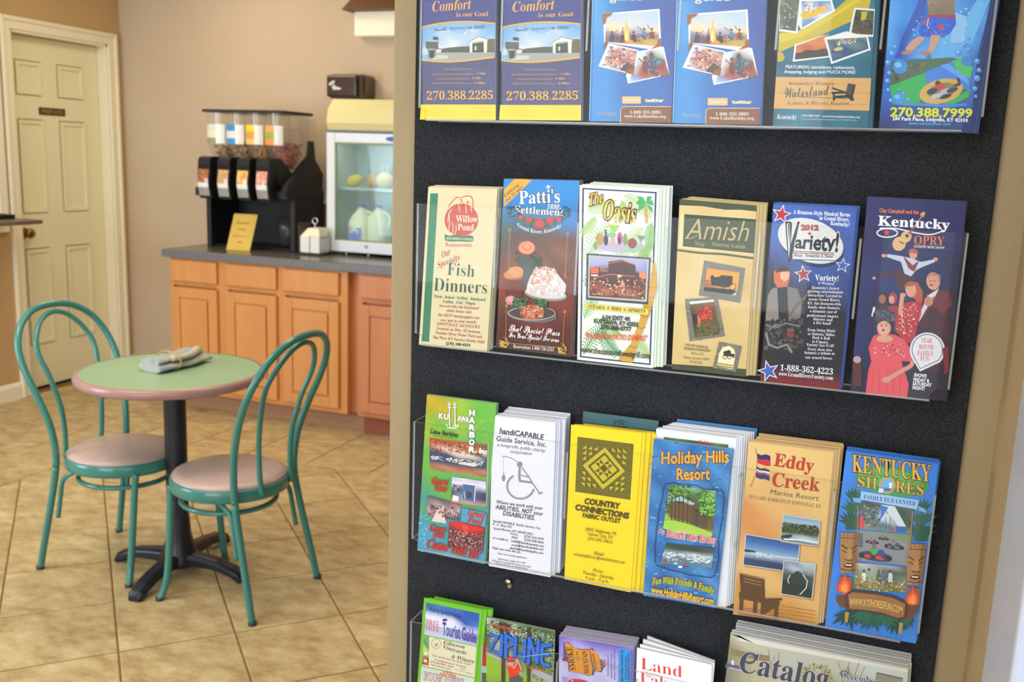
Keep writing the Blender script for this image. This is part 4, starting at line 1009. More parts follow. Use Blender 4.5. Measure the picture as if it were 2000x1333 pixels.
ink.poly([(290, 0), (528, 0), (554, 86), (294, 230), (268, 180)], 'eeeeea'); ink.img([(296, 8), (518, 8), (536, 80), (300, 212)], 'abaa/bcab/aacb', {'a': '4a86b8', 'b': 'b8ccd8', 'c': 'e0e8ec'})
ink.poly([(284, 120), (300, 92), (400, 70), (470, 40), (496, 48), (488, 76), (420, 118), (310, 150)], 'e6b422'); ink.spk([(320, 10), (420, 10), (440, 90), (310, 100)], 26, 14, ['e0a890', 'f0e8e0', 'c05a3c', '6aa0c8'], 8)
ink.poly([(700, 58), (858, 70), (846, 284), (656, 272)], 'e6e6e2'); ink.img([(712, 74), (852, 84), (842, 268), (676, 258)], 'aba/cda/ddc/bdd', {'a': '3a5040', 'b': '5a7048', 'c': '2a2c28', 'd': '4c4c38'}); ink.spk([(700, 140), (850, 140), (845, 250), (690, 250)], 30, 11, ['8a3a2c', '2c2c2c', '8a8a70', '5a6a40'], 9); ink.poly([(756, 90), (800, 90), (790, 150), (750, 160)], 'c6b022')
ink.poly([(244, 342), (470, 268), (512, 440), (228, 474)], 'e8e6e0'); ink.img([(256, 350), (500, 262), (502, 430), (244, 458)], 'abab/bcbb/cddc/ecde', {'a': 'c8702c', 'b': 'd88430', 'c': 'b04a20', 'd': 'c86428', 'e': '3a2418'}); ink.poly([(244, 458), (250, 410), (300, 400), (340, 380), (400, 390), (460, 372), (500, 380), (502, 430)], '33231c')
ink.poly([(470, 292), (640, 240), (740, 268), (806, 284), (826, 384), (524, 492)], 'ecebe8'); ink.img([(490, 304), (792, 286), (810, 374), (534, 472)], 'abab/bcbc/cccc', {'a': '5a7a6a', 'b': '6a8a90', 'c': '3c5a78'}); ink.ell(590, 386, 66, 22, '4e5596', 20, -.2); ink.ell(580, 376, 36, 14, 'c8c860', 14, -.2); ink.spk([(560, 310), (720, 290), (720, 330), (560, 350)], 34, 10, ['d8d8d8', 'c84a3c', 'e0c040', 'f0f0ea'], 10)
ink.text('FEATURING attractions, restaurants,', (176, 524), (705, 530), 24, 'dbe6e8', w=.02); ink.text('shopping, lodging and MUCH MORE!', (165, 560), (708, 566), 24, 'dbe6e8', w=.02)
ink.poly([(101, 590), (830, 599), (815, 850), (84, 832)], 'd7a865')
for y, c in ((640, 'c99650'), (712, 'b8823e'), (760, 'cf9f58'), (800, 'c08c48')): ink.line([(96, y), (400, y + 6), (818, y)], 4, c)
ink.text("Kentucky's Western", (200, 652), (546, 654), 26, '5f5a3c', st='sb', w=-0.004); ink.text('Waterland', (165, 752), (512, 728), 78, '44564c', st='scr', w=.006); ink.text('Lakes & Rivers Region', (190, 800), (660, 804), 24, '5f5a3c', st='sb', w=-0.0048)
ink.line([(270, 742), (420, 748), (560, 752), (640, 760)], 5, '3f6a70')
for q in ([(652, 640), (712, 650), (690, 740), (700, 772), (670, 772), (652, 735), (630, 735)], [(525, 705), (652, 700), (655, 716), (528, 722)], [(536, 716), (550, 716), (556, 770), (536, 772)], [(528, 668), (640, 705), (632, 715), (525, 680)], [(540, 735), (660, 728), (698, 760), (690, 774), (650, 752), (545, 752)]): ink.poly(q, '24252e')
for x in (662, 676, 690): ink.line([(x, 652), (x - 22, 725)], 3, '8a7a50')
ink.text('Kentucky', (106, 912), (258, 914), 34, 'e4eaee', st='sb', sh=.3, w=-0.0012); ink.text('1.800.448.1069   www.kentuckylakebarkley.org', (296, 894), (742, 906), 17, 'd4dfe6', w=.02, res=1); ink.text('Paid in part by the Kentucky Department of Travel & Tourism', (296, 917), (720, 927), 11, 'c4d2da', w=.01, res=1)
ink.build('cover_print', t)

# --- top row, 6: water park
cor = [(975, 0), (1748, 0), (1584, 1022), (886, 992)]
t, ink = leaf('C', cor, 'bright blue water park leaflet with bather on a slide, sixth top pocket', '2b3f7c', ext=('up', .2286), n=5, dx=.0085, blabel='blue water park leaflets stacked behind the front one, sixth top pocket', grp='water park leaflets', edge='aab4de')
ink.img([(975, 0), (1748, 0), (1640, 450), (945, 450)], 'abcabc/abcdba/acbddb/bcdddc', {'a': '58a8ea', 'b': '3c8ce0', 'c': '2a62c0', 'd': '62b2f0'})
ink.img([(945, 450), (1640, 450), (1584, 1022), (886, 992)], 'abba/bbba/bbbb/cccc/dddd', {'a': '3f7ed4', 'b': '2f66c4', 'c': '2a4a98', 'd': '26305e'})
ink.poly([(1010, 450), (1060, 300), (1170, 60), (1195, 0), (1255, 0), (1240, 120), (1120, 290), (1060, 440)], '2656b4'); ink.poly([(1560, 130), (1640, 0), (1740, 0), (1600, 330), (1540, 330)], '6ab8f4')
ink.poly([(1440, 80), (1560, 130), (1540, 320), (1440, 330)], '8ec4f2'); ink.spk([(1180, 60), (1600, 60), (1560, 360), (1100, 400)], 46, 11, ['d6ecfa', 'a4d2f6', '7ab8f0'], 12)
ink.img([(1256, 0), (1470, 0), (1472, 124), (1276, 124)], 'abb/bcb/bcb', {'a': 'a09070', 'b': '8a7a5e', 'c': '7c6c54'}); ink.ell(1300, 36, 8, 6, '5a4430', 8); ink.poly([(1276, 112), (1474, 112), (1476, 146), (1276, 136)], 'a43430')
ink.poly([(1230, 140), (1276, 128), (1476, 140), (1480, 186), (1440, 250), (1380, 290), (1320, 286), (1210, 276), (1190, 240)], '2e5cd0'); ink.spk([(1230, 150), (1470, 150), (1400, 270), (1210, 270)], 30, 16, ['1f46b0', '5a86e8', '2c52c0'], 13)
for q in ([(1215, 180), (1236, 148), (1256, 158), (1240, 176)], [(1262, 112), (1280, 112), (1272, 140), (1256, 140)], [(1340, 200), (1372, 184), (1384, 190), (1372, 230), (1356, 234)]): ink.poly(q, 'c83228')
ink.line([(1270, 140), (1256, 190), (1272, 220)], 9, 'd8c060')
ink.poly([(1200, 276), (1245, 290), (1210, 330), (1140, 396), (1110, 402), (1090, 376), (1140, 310)], 'c49a84'); ink.poly([(1290, 268), (1360, 270), (1352, 310), (1300, 400), (1262, 402), (1276, 330)], 'c49a84')
ink.ell(1106, 402, 50, 16, 'b07c66', 14, -.15); ink.ell(1246, 408, 46, 18, 'b07c66', 14, .2); ink.ell(1270, 446, 22, 30, '3f7cb0', 14)
ink.poly([(980, 470), (1160, 462), (1440, 440), (1560, 470), (1606, 500), (1594, 620), (1576, 760), (1400, 806), (1000, 800), (970, 650)], '4a6a4c'); ink.spk([(990, 500), (1240, 480), (1200, 600), (990, 620)], 50, 18, ['5a5c48', '6a6a54', '3a4c38', '7a6c58'], 14)
ink.poly([(972, 660), (1238, 558), (1262, 640), (1230, 690), (1200, 790), (990, 796)], '2fae4e'); ink.poly([(1238, 556), (1450, 470), (1478, 540), (1596, 600), (1580, 690), (1300, 640), (1256, 640)], '3c80e0'); ink.poly([(1448, 468), (1520, 446), (1606, 512), (1590, 600), (1500, 560)], '46c05a'); ink.poly([(1380, 800), (1590, 680), (1576, 745), (1460, 800)], '2fae4e')
ink.poly([(1360, 500), (1420, 488), (1560, 590), (1580, 650)], '62a4ee'); ink.ell(1365, 700, 170, 92, 'd0a850', 26, -.25); ink.ell(1370, 696, 110, 60, '8a7a4a', 22, -.25)
for x, y, w_, h_, c in ((1340, 640, 22, 22, '3a2620'), (1355, 670, 44, 26, 'c04038'), (1296, 700, 44, 22, '2c2c34'), (1330, 736, 50, 18, 'b8bcc8'), (1400, 700, 50, 20, 'b0b4c0'), (1450, 690, 46, 18, '3a3a3c'), (1490, 650, 30, 12, '3a2c28'), (1500, 620, 12, 26, '4a3428'), (1400, 740, 46, 16, '26262a')): ink.ell(x, y, w_, h_, c, 12, -.3)
ink.poly([(975, 800), (1100, 788), (1240, 792), (1360, 800), (1560, 792), (1560, 812), (1400, 826), (1240, 815), (1100, 812)], '3d86d8')
ink.ell(1050, 512, 56, 54, '3f8fd8', 20); ink.ell(1036, 498, 26, 22, '7cc0f0', 14); ink.ell(1040, 752, 46, 46, '3f92dc', 18); ink.ell(1028, 742, 22, 20, '72b8ee', 12); ink.ell(1562, 470, 44, 40, '3b86d4', 16)
for x, y, q in ((990, 410, 24), (1012, 360, 16), (960, 480, 24), (968, 560, 18), (955, 620, 20), (1576, 296, 14), (1540, 340, 20), (1574, 380, 16), (1500, 404, 26), (1640, 470, 22), (1655, 540, 20), (1640, 600, 26), (1624, 680, 20), (960, 690, 16), (980, 770, 18), (1115, 764, 14), (1080, 716, 14), (1045, 690, 12), (1630, 740, 14)): ink.ell(x, y, q, q, '4a92e2', 12); ink.ell(x - q * .25, y - q * .25, q * .5, q * .5, '86c2f2', 8)
ink.text('270.388.7999', (978, 890), (1598, 900), 64, 'd6de1e', w=.035, sh=.04); ink.text('280 Park Place, Eddyville, KY 42038', (992, 922), (1568, 936), 27, 'ecf2f8', w=.03, res=1); ink.text('www.ventureriver.com', (1116, 956), (1432, 962), 25, '3fb6e4', w=.02, res=1)
ink.build('cover_print', t)

# --- second row, 1: cream fish restaurant
cor = [(128, 92), (602, 106), (530, 1222), (64, 1170)]
t, ink = leaf('D', cor, 'cream restaurant leaflet with green side stripe and red pond emblem', 'e0d3a6', edge='efe6c8', n=9, dx=.001, dz=.002, blabel='cream restaurant leaflets stacked behind the front one, second row', grp='cream restaurant leaflets', gap=.0021)
ink.poly([(142, 133), (196, 133), (134, 1152), (84, 1148)], '3d8160')
ink.ell(355, 315, 116, 112, 'c94f3c', 40)
for q in ([(262, 232), (300, 180), (330, 160), (360, 190), (340, 215), (330, 270)], [(330, 170), (400, 150), (430, 170), (436, 250), (420, 215), (395, 190), (390, 270), (370, 200)]): ink.line(spline([(*p, 0) for p in q], 4) and [tuple(v[:2]) for v in spline([(*p, 0) for p in q], 4)], 6, 'c94f3c')
for q in ([(270, 240), (290, 205), (330, 195), (345, 260)], [(350, 210), (380, 195), (390, 270)], [(400, 200), (420, 215), (425, 260)], [(300, 200), (330, 170), (380, 165)], [(262, 400), (275, 340), (270, 280)], [(290, 410), (300, 370), (292, 330)], [(310, 415), (320, 380), (318, 350)], [(262, 330), (268, 280), (290, 240)]): ink.line([tuple(v[:2]) for v in spline([(*p, 0) for p in q], 4)], 5, 'f0d8b8')
ink.text('Willow', (318, 330), (468, 332), 46, 'f4e6cc', st='sb'); ink.text('Pond', (330, 385), (440, 388), 44, 'f4e6cc', st='sb')
ink.poly([(240, 412), (270, 424), (310, 418), (360, 428), (410, 420), (438, 430), (434, 462), (400, 466), (340, 462), (290, 464), (242, 456)], '2f7a55'); ink.text('SOUTHERN CATFISH', (250, 450), (430, 457), 17, 'e8e4c8', st='sb', res=1)
ink.text('Restaurant', (248, 498), (426, 500), 28, 'c0644c', w=.006)
ink.text('Our', (220, 580), (280, 552), 44, 'b5443c', st='sb', sh=.3, w=-0.0048, v=(-.2, -1)); ink.text('Specialty', (192, 646), (346, 590), 42, 'b5443c', st='sb', sh=.3, w=-0.0056, v=(-.15, -1))
ink.text('Fish', (256, 692), (443, 708), 84, '37594f', st='sb', w=-.01); ink.text('Dinners', (164, 800), (530, 822), 88, '37594f', st='sb', w=-.01)
for s_, a, b, y, y2, c in (('Fried - Baked - Grilled - Blackened', 168, 520, 848, 872, '37594f'), ('Catfish - Cod - Tilapia', 228, 452, 884, 898, '37594f'), ('Served with old fashioned', 204, 474, 912, 930, 'b0504a'), ('white beans and', 254, 422, 945, 956, 'b0504a'),
                       ('the BEST hushpuppies you', 196, 478, 974, 996, 'b0504a'), ('ever put in your mouth!', 212, 460, 1010, 1026, 'b0504a'), ('EDDYVILLE, KENTUCKY', 188, 484, 1036, 1060, 'b0504a'), ('Located on Hwy. 62 between', 184, 486, 1066, 1094, 'b0504a'),
                       ('Venture River Water Park and', 176, 496, 1096, 1126, 'b0504a'), ('The West KY Factory Outlet Mall', 158, 512, 1128, 1162, 'b0504a')): ink.text(s_, (a, y), (b, y2), 20, c, st='sb', w=-0.0016, res=1)
ink.text('(270) 388-4354', (250, 1170), (415, 1184), 19, '37463f', w=.03, res=1)
ink.build('cover_print', t)

# --- second row, 2: settlement restaurant, brown supper photo
cor = [(646, 34), (1164, 46), (1102, 1256), (592, 1190)]
t, ink = leaf('D', cor, 'restaurant leaflet with blue top, roses and meringue pie photo', '5a3428', edge='c8c4c0', n=4, dx=.003, blabel='pie photo leaflets stacked behind the front one, second row', grp='pie photo leaflets')
ink.img([uv(cor, 0, 0), uv(cor, 1, 0), uv(cor, 1, 1), uv(cor, 0, 1)], 'aaaaaa/aaaaaa/bbbbbb/ccccbb/deefff/efgfgf/hggghf/ihhhhj/iihiij/hhiijj/kkjjkk/kkkkkk/llllll',
        {'a': '2f8cd2', 'b': '2a80c0', 'c': '2d6a80', 'd': '4a5a56', 'e': '5a4034', 'f': '6a4030', 'g': '8a5236', 'h': '6c3c28', 'i': '8c3c20', 'j': '7a3020', 'k': '5a2018', 'l': '4a3226'})
ink.poly([(646, 108), (720, 34), (800, 36), (840, 40), (648, 226)], 'e9a93c'); ink.text('Celebrating', (656, 162), (752, 80), 24, '4a3a28', st='sb', sh=.2, w=-0.0024, res=1); ink.text('over 35 years', (664, 196), (776, 94), 22, '4a3a28', st='sb', sh=.2, w=-0.0024, res=1)
ink.text("Patti's", (752, 205), (1030, 195), 88, 'f2efe6', st='sb', w=.004, ol=('2a3c50', .035)); ink.star(950, 90, 22, 'f2efe6', k=.3)
ink.text("1880s", (938, 240), (1036, 246), 34, 'f2efe6', st='sb', sh=.3, ol=('2a3c50', .03), res=1); ink.text('Settlement', (722, 266), (1054, 288), 50, 'f2efe6', st='sb', ol=('2a3c50', .03))
for x, y, q in ((762, 298, 20), (818, 314, 28), (890, 340, 40), (966, 320, 30), (1024, 310, 22)):
    ink.ell(x - q, y + 4, q * .8, q * .5, '2c5a40', 10, .4); ink.ell(x + q, y + 6, q * .8, q * .5, '2c5a40', 10, -.4); ink.ell(x, y, q, q * .9, 'b83030', 14); ink.ell(x, y, q * .55, q * .5, 'd8504a', 10); ink.ell(x, y, q * .25, q * .22, '902424', 8)
ink.spk([(670, 220), (760, 230), (760, 300), (670, 290)], 16, 16, ['2a4a4c', '24404c'], 21); ink.spk([(1030, 220), (1100, 230), (1100, 310), (1040, 300)], 14, 16, ['2a4a4c', '24404c'], 22)
ink.text('Grand Rivers, Kentucky', (740, 358), (1040, 362), 26, 'e6e8e4', st='sb', sag=48, w=-0.0024, res=1)
for a, b in (((688, 380), (680, 660)), ((1084, 410), (1066, 700)), ((668, 900), (660, 1130)), ((1066, 940), (1052, 1170))): ink.line([a, b], 3.5, 'b8904c'); ink.spk([(a[0] - 12, a[1] - 12), (a[0] + 12, a[1] - 12), (a[0] + 12, a[1] + 12), (a[0] - 12, a[1] + 12)], 8, 8, ['b8904c', '9a7a3c'], 5); ink.spk([(b[0] - 12, b[1] - 12), (b[0] + 12, b[1] - 12), (b[0] + 12, b[1] + 12), (b[0] - 12, b[1] + 12)], 8, 8, ['b8904c', '9a7a3c'], 6)
ink.spk([(720, 540), (910, 540), (890, 680), (740, 640)], 40, 28, ['2f4438', '3a5244', '26382e'], 23); ink.poly([(756, 590), (800, 610), (850, 590), (830, 760), (770, 760)], '4f5654')
for r_, c in ((58, 'e8835c'), (46, 'f09a70'), (34, 'e27a50'), (20, 'f0a07c')): ink.ell(806, 506 - (58 - r_) * .2, r_, r_ * .8, c, 18)
ink.poly([(650, 700), (784, 700), (776, 850), (664, 846)], '6c2c14'); ink.ell(716, 706, 66, 22, 'b06438', 18); ink.ell(690, 690, 42, 28, 'd08850', 16); ink.ell(738, 672, 46, 40, 'd99458', 16); ink.ell(708, 664, 28, 26, 'dc9c62', 14)
ink.ell(936, 826, 148, 44, '8f8a86', 30, .12); ink.ell(934, 818, 140, 36, 'cfccc8', 30, .12)
ink.poly([(806, 770), (830, 700), (880, 650), (930, 632), (990, 650), (1030, 700), (1076, 760), (1070, 810), (1020, 850), (900, 846), (810, 812)], 'e2d4ce'); ink.spk([(860, 650), (1000, 650), (1060, 830), (820, 810)], 110, 22, ['f2ece8', 'e0c8be', 'ecd8d0', 'd8b4a4', 'f8f4f0', 'd0beb8'], 24); ink.spk([(860, 640), (980, 640), (960, 740), (830, 760)], 34, 16, ['dca488', 'e8bca8', 'c88c6c'], 25)
ink.ell(698, 864, 38, 32, 'd8868a', 16); ink.ell(694, 858, 22, 18, 'e6a0a0', 12)
ink.ell(842, 962, 172, 54, '6a6664', 30, .1); ink.ell(842, 952, 164, 46, '4a3c36', 30, .1); ink.ring(842, 954, 160, 46, 7, 'a8a4a0', n=36)
ink.spk([(720, 850), (820, 850), (800, 920), (700, 910)], 44, 18, ['35603a', '487a4a', '2c4c2c'], 26); ink.spk([(850, 865), (950, 865), (945, 920), (860, 920)], 40, 18, ['35603a', '487a4a', '2c4c2c'], 27)
ink.poly([(760, 960), (772, 912), (820, 894), (880, 898), (928, 936), (922, 980), (850, 998), (780, 992)], 'b4643e'); ink.spk([(775, 905), (910, 905), (915, 985), (775, 985)], 50, 16, ['c87a50', '9a4a2c', 'd89470', '7a3420', 'e0a888'], 28)
ink.text('That Special Place', (686, 1074), (1034, 1108), 44, 'ece4dc', st='scr', w=.012); ink.text('For Your Special Someone', (686, 1116), (1028, 1152), 36, 'ece4dc', st='scr', w=.012)
ink.line([(690, 1158), (1020, 1186)], 3.5, 'c49a4a'); ink.text('Reservations 1-888-736-2515', (716, 1190), (994, 1214), 24, 'e8e0da', st='sb', w=-0.004, res=1)
ink.spk([(620, 1140), (690, 1150), (680, 1190), (625, 1180)], 30, 10, ['c49a4a', 'd8b060'], 29); ink.spk([(1020, 1190), (1080, 1180), (1080, 1235), (1030, 1225)], 30, 10, ['c49a4a', 'd8b060'], 30)
ink.build('cover_print', t)

# --- second row, 3: the palm leaf grill
cor = [(70, 68), (566, 95), (526, 1206), (55, 1152)]
t, ink = leaf('E', cor, 'white grill leaflet with green palm leaves, navy border and neon restaurant photo', 'e9ecdf', n=7, dx=.0125, dz=.004, blabel='palm leaf grill leaflets offset behind the front one, second row', grp='palm leaf grill leaflets', back='dfe6d0', gap=.0019)
B_ = [uv(cor, .035, .016), uv(cor, .965, .016), uv(cor, .965, .984), uv(cor, .035, .984)]
ink.poly(B_, '27356a'); B2 = [uv(cor, .055, .024), uv(cor, .945, .024), uv(cor, .945, .976), uv(cor, .055, .976)]; ink.poly(B2, 'e9eddf')
def frond(x, y, a, L_, col, up=1, n=15):
    pts = []
    for i in range(n):
        t_ = i / (n - 1); pts.append((x + L_ * t_ * cos(a) + up * L_ * .25 * t_ * t_ * -sin(a), y + L_ * t_ * sin(a) + up * L_ * .25 * t_ * t_ * cos(a)))
    ink.line(pts, 5, col)
    for i in range(1, n):
        p = pts[i]; q = pts[i - 1]; d = atan2(p[1] - q[1], p[0] - q[0]); w_ = L_ * .3 * (1 - abs(i / n - .4))
        for s_ in (-1, 1): ink.line([p, (p[0] + w_ * .6 * cos(d + s_ * .8), p[1] + w_ * .6 * sin(d + s_ * .8)), (p[0] + w_ * cos(d + s_ * 1.0), p[1] + w_ * sin(d + s_ * 1.0) + 8)], 4.5, col, lay=False)
lg, mg, dg_ = 'b6d07a', '8cc25a', '3f9a50'
frond(110, 560, -1.3, 270, mg); frond(100, 700, -1.1, 200, dg_); frond(100, 900, -1.35, 180, mg); frond(95, 1120, -1.2, 230, dg_); frond(300, 160, 2.6, 170, lg); frond(340, 130, .35, 200, lg); frond(470, 330, 2.5, 220, lg, -1); frond(530, 560, -2.2, 190, lg, -1)
frond(170, 260, 2.0, 130, lg); frond(330, 1130, -2.5, 190, dg_); frond(330, 1000, -2.7, 150, mg); frond(500, 1150, -1.9, 150, lg, -1); frond(520, 300, 1.9, 150, mg, -1); frond(520, 430, 2.4, 130, mg, -1); frond(130, 620, .6, 90, dg_); frond(330, 160, 1.2, 110, lg)
def cl(pts, c): ink.poly(pts, c)
cl([(540, 540), (552, 700), (520, 830), (470, 960), (430, 1060), (400, 1170), (340, 1162), (310, 1150), (390, 1050), (440, 920), (500, 700), (528, 560)], 'd7a23e')
for y, x0_, x1_ in ((620, 520, 548), (700, 500, 545), (760, 490, 535), (820, 470, 525), (880, 452, 505), (950, 425, 480), (1010, 410, 460), (1070, 385, 430), (1120, 350, 410)): ink.line([(x0_ - 6, y - 6), ((x0_ + x1_) / 2, y + 8), (x1_, y)], 4, '9a6a24')
ink.poly([(470, 190), (484, 186), (496, 306), (478, 306)], 'd8a84a')
for q in ([(480, 186), (440, 160), (422, 180), (440, 196)], [(482, 184), (460, 142), (428, 140), (450, 170)], [(484, 182), (490, 140), (520, 138), (504, 168)], [(486, 186), (520, 160), (530, 195), (505, 190)], [(482, 190), (440, 200), (436, 232), (462, 212)], [(488, 190), (520, 206), (522, 240), (500, 216)]): ink.poly(q, '3fae62')
ink.text('The', (126, 200), (214, 178), 72, 'ecd24e', st='sb', sh=.3, ol=('5a2a30', .05), v=(-.05, -1)); ink.text('Oasis', (212, 278), (412, 306), 118, 'ecd24e', st='sb', sh=.05, ol=('5a2a30', .05))
ink.poly([(140, 440), (200, 470), (300, 488), (420, 478), (482, 462), (470, 440), (380, 430), (210, 424)], 'b9b4c8'); ink.poly([(330, 470), (420, 448), (482, 462), (400, 486)], '9cc49c')
for x, y, w_, h_, c in ((195, 405, 24, 40, 'b89a4c'), (235, 410, 13, 34, '3c3448'), (276, 418, 12, 34, 'd8a4a8'), (320, 400, 15, 40, 'c8488a'), (318, 410, 9, 22, '5a3c54'), (354, 410, 13, 34, '7a9c4a'), (398, 430, 28, 32, '96482e'), (450, 430, 6, 26, 'b8b8b0'), (170, 446, 12, 24, '8aa04c')): ink.ell(x, y, w_, h_, c, 16)
ink.poly([(252, 314), (318, 318), (290, 360), (272, 358)], 'a6cc4c'); ink.ell(272, 378, 24, 16, '8abf8a', 12); ink.poly([(424, 380), (476, 386), (452, 420)], '8a8a86'); ink.poly([(228, 346), (238, 346), (240, 380), (230, 380)], '3c3448'); ink.poly([(350, 368), (358, 368), (360, 390), (350, 390)], '7a9c4a')
ph = [(116, 492), (512, 520), (496, 808), (112, 778)]
ink.poly(ph, '33375c'); ink.poly([(128, 500), (504, 528), (488, 796), (122, 768)], '8a8c98'); ink.poly([(130, 506), (500, 532), (486, 790), (126, 762)], 'cfc8a0')
ink.img([(136, 512), (492, 536), (478, 780), (132, 756)], 'aaaaaaaa/aaaaaaab/bbccccbb/cdddeedc/eeddddee/ffeffeff/ffhfhhff/gggggggg', {'a': 'aab0d4', 'b': '8a90b8', 'c': '7a4a50', 'd': '5a2c2c', 'e': '6a2c24', 'f': '7a3424', 'g': '4a2420', 'h': 'c87a48'})
ink.poly([(136, 660), (136, 580), (200, 572), (200, 600), (250, 600), (250, 545), (340, 530), (352, 540), (418, 560), (420, 610), (480, 620), (478, 700), (300, 690)], '46221f')
for q in ([(250, 556), (340, 536), (418, 566)], [(136, 592), (200, 576)], [(205, 602), (250, 602)], [(430, 602), (484, 622)], [(180, 640), (260, 620), (420, 636)]): ink.line(q, 6, 'd8543c')
ink.poly([(142, 578), (190, 580), (190, 618), (142, 616)], 'e8602c'); ink.poly([(442, 606), (482, 612), (480, 648), (442, 642)], 'f0884c'); ink.poly([(144, 622), (186, 624), (186, 634), (144, 632)], 'f0e0d0')
ink.ell(320, 632, 14, 8, 'f8d8a0', 12); ink.poly([(330, 735), (328, 670), (340, 655), (352, 672), (352, 738)], 'e89a68'); ink.spk([(140, 640), (480, 650), (474, 770), (136, 745)], 90, 12, ['c84c28', 'e88a50', '3c1c1c', 'f0b880', '8a3424', '2c1818'], 31)
ink.poly([(108, 804), (500, 838), (500, 872), (108, 834)], 'e5d752'); ink.text('STEAKS', (124, 830), (226, 838), 20, '4a3a2c', st='sb', w=.005); ink.text('RIBS', (270, 842), (330, 848), 20, '4a3a2c', st='sb', w=.005); ink.text('SPIRITS', (374, 852), (480, 860), 20, '4a3a2c', st='sb', w=.005); ink.ell(250, 831, 8, 8, 'e0682c', 8); ink.ell(352, 841, 8, 8, 'e0682c', 8)
ink.text('I-24 EXIT 40', (216, 898), (382, 910), 24, '38352c', w=.04); ink.text('KUTTAWA, KY 42055', (162, 922), (434, 946), 25, '38352c', w=.04); ink.text('270-388-0777', (204, 960), (390, 974), 25, '38352c', w=.04)
ink.text('"IN SEASON PATIO DINING"', (104, 1018), (486, 1034), 32, 'e8673a', w=.03, sh=.25); ink.text('www.theoasissouthwestgrill.com', (82, 1104), (506, 1144), 36, '4c452e', w=.02)
ink.build('cover_print', t)

# --- second row, 4: tan map guide
cor = [(690, 156), (1168, 196), (1100, 1258), (640, 1210)]
t, ink = leaf('E', cor, 'tan and dark green map guide with three framed country pictures', 'd9bd7c', edge='c9b48a', n=6, dx=.0105, dz=.003, blabel='tan map guides offset behind the front one, second row', grp='tan map guides', back='c8ad70')
ink.img([uv(cor, 0, 0), uv(cor, 1, 0), uv(cor, 1, 1), uv(cor, 0, 1)], 'abab/bbaa/babb/aabc/abba/babb/bbcb', {'a': 'dfc486', 'b': 'd9bb78', 'c': 'cfae6c'})
ink.poly([uv(cor, 0, 0), uv(cor, 1, 0), uv(cor, 1, .035), uv(cor, .8, .032), uv(cor, .6, .04), uv(cor, .3, .03), uv(cor, 0, .036)], '3c4a2a')
ink.poly([uv(cor, .02, .082), uv(cor, 1, .075), uv(cor, 1, .285), uv(cor, .02, .285)], 'e4d29a'); ink.poly([uv(cor, .07, .085), uv(cor, 1, .08), uv(cor, 1, .28), uv(cor, .07, .275)], '3d4b2c')
ink.line([uv(cor, 0, .3), uv(cor, .3, .305), uv(cor, .6, .3), uv(cor, 1, .308)], 13, '424f30'); ink.poly([uv(cor, 0, .97), uv(cor, 1, .955), uv(cor, 1, 1), uv(cor, 0, 1)], '3f4a2a')
ink.text('Amish', (722, 402), (1106, 418), 128, 'c9b070', w=-.008, sh=.35, v=(0, -1)); ink.line([(720, 398), (760, 402), (800, 380)], 4, 'c9b070')
ink.text('Map', (780, 442), (846, 448), 26, 'a8985c', st='sb', w=-0.004); ink.text('Marion Guide', (886, 446), (1100, 464), 26, 'a8985c', st='sb', w=-0.004)
def stonef(q, seed):
    ink.poly(q, '7d766a'); ink.spk(q, 60, 13, ['8f887c', '5f594e', 'a49c90', '6f685c', '4f4a40'], seed, .6)
q = [(842, 536), (1098, 584), (1068, 802), (808, 754)]; stonef(q, 41)
ink.img([(862, 582), (1064, 612), (1046, 752), (838, 722)], 'aab/aba/cbb/ddc', {'a': 'e09438', 'b': 'eaa848', 'c': 'c8742c', 'd': '5a3a1c'}); ink.poly([(838, 724), (842, 702), (900, 706), (1000, 716), (1052, 730), (1046, 752)], '201c12')
ink.poly([(888, 690), (880, 640), (892, 624), (908, 640), (944, 636), (944, 626), (1020, 634), (1016, 690), (980, 704), (930, 696)], '231d14'); ink.ring(966, 690, 20, 18, 5, '1c1812'); ink.ring(1018, 700, 22, 20, 5, '1c1812'); ink.line([(850, 680), (885, 684)], 5, '2a2014'); ink.line([(848, 662), (885, 668)], 5, '2a2014'); ink.poly([(1012, 752), (1046, 728), (1040, 752)], 'b8ccd8')
q = [(722, 776), (926, 762), (972, 1006), (752, 1038)]; stonef(q, 42)
ink.img([(752, 796), (902, 776), (940, 994), (786, 1014)], 'aabc/dbcc/dece/eefe', {'a': '4c6a48', 'b': '9a4428', 'c': '7a5030', 'd': '3c3c28', 'e': '4a5a30', 'f': '6a7a3c'}); ink.poly([(750, 792), (902, 778), (904, 792), (756, 808)], 'd9dfe4')
ink.spk([(810, 830), (880, 826), (890, 900), (820, 910)], 60, 18, ['c8442c', 'a8382c', 'd86038', '8a3424'], 43); ink.poly([(768, 872), (800, 866), (806, 950), (780, 946)], '2c2420'); ink.poly([(800, 868), (822, 896), (826, 944), (804, 950)], 'd0704c'); ink.spk([(790, 930), (930, 920), (940, 990), (800, 1010)], 40, 16, ['3c4a28', '5a6a38', '6a5a30', '8a5a38'], 44)
q = [(936, 1040), (1076, 1068), (1040, 1228), (896, 1202)]; stonef(q, 45)
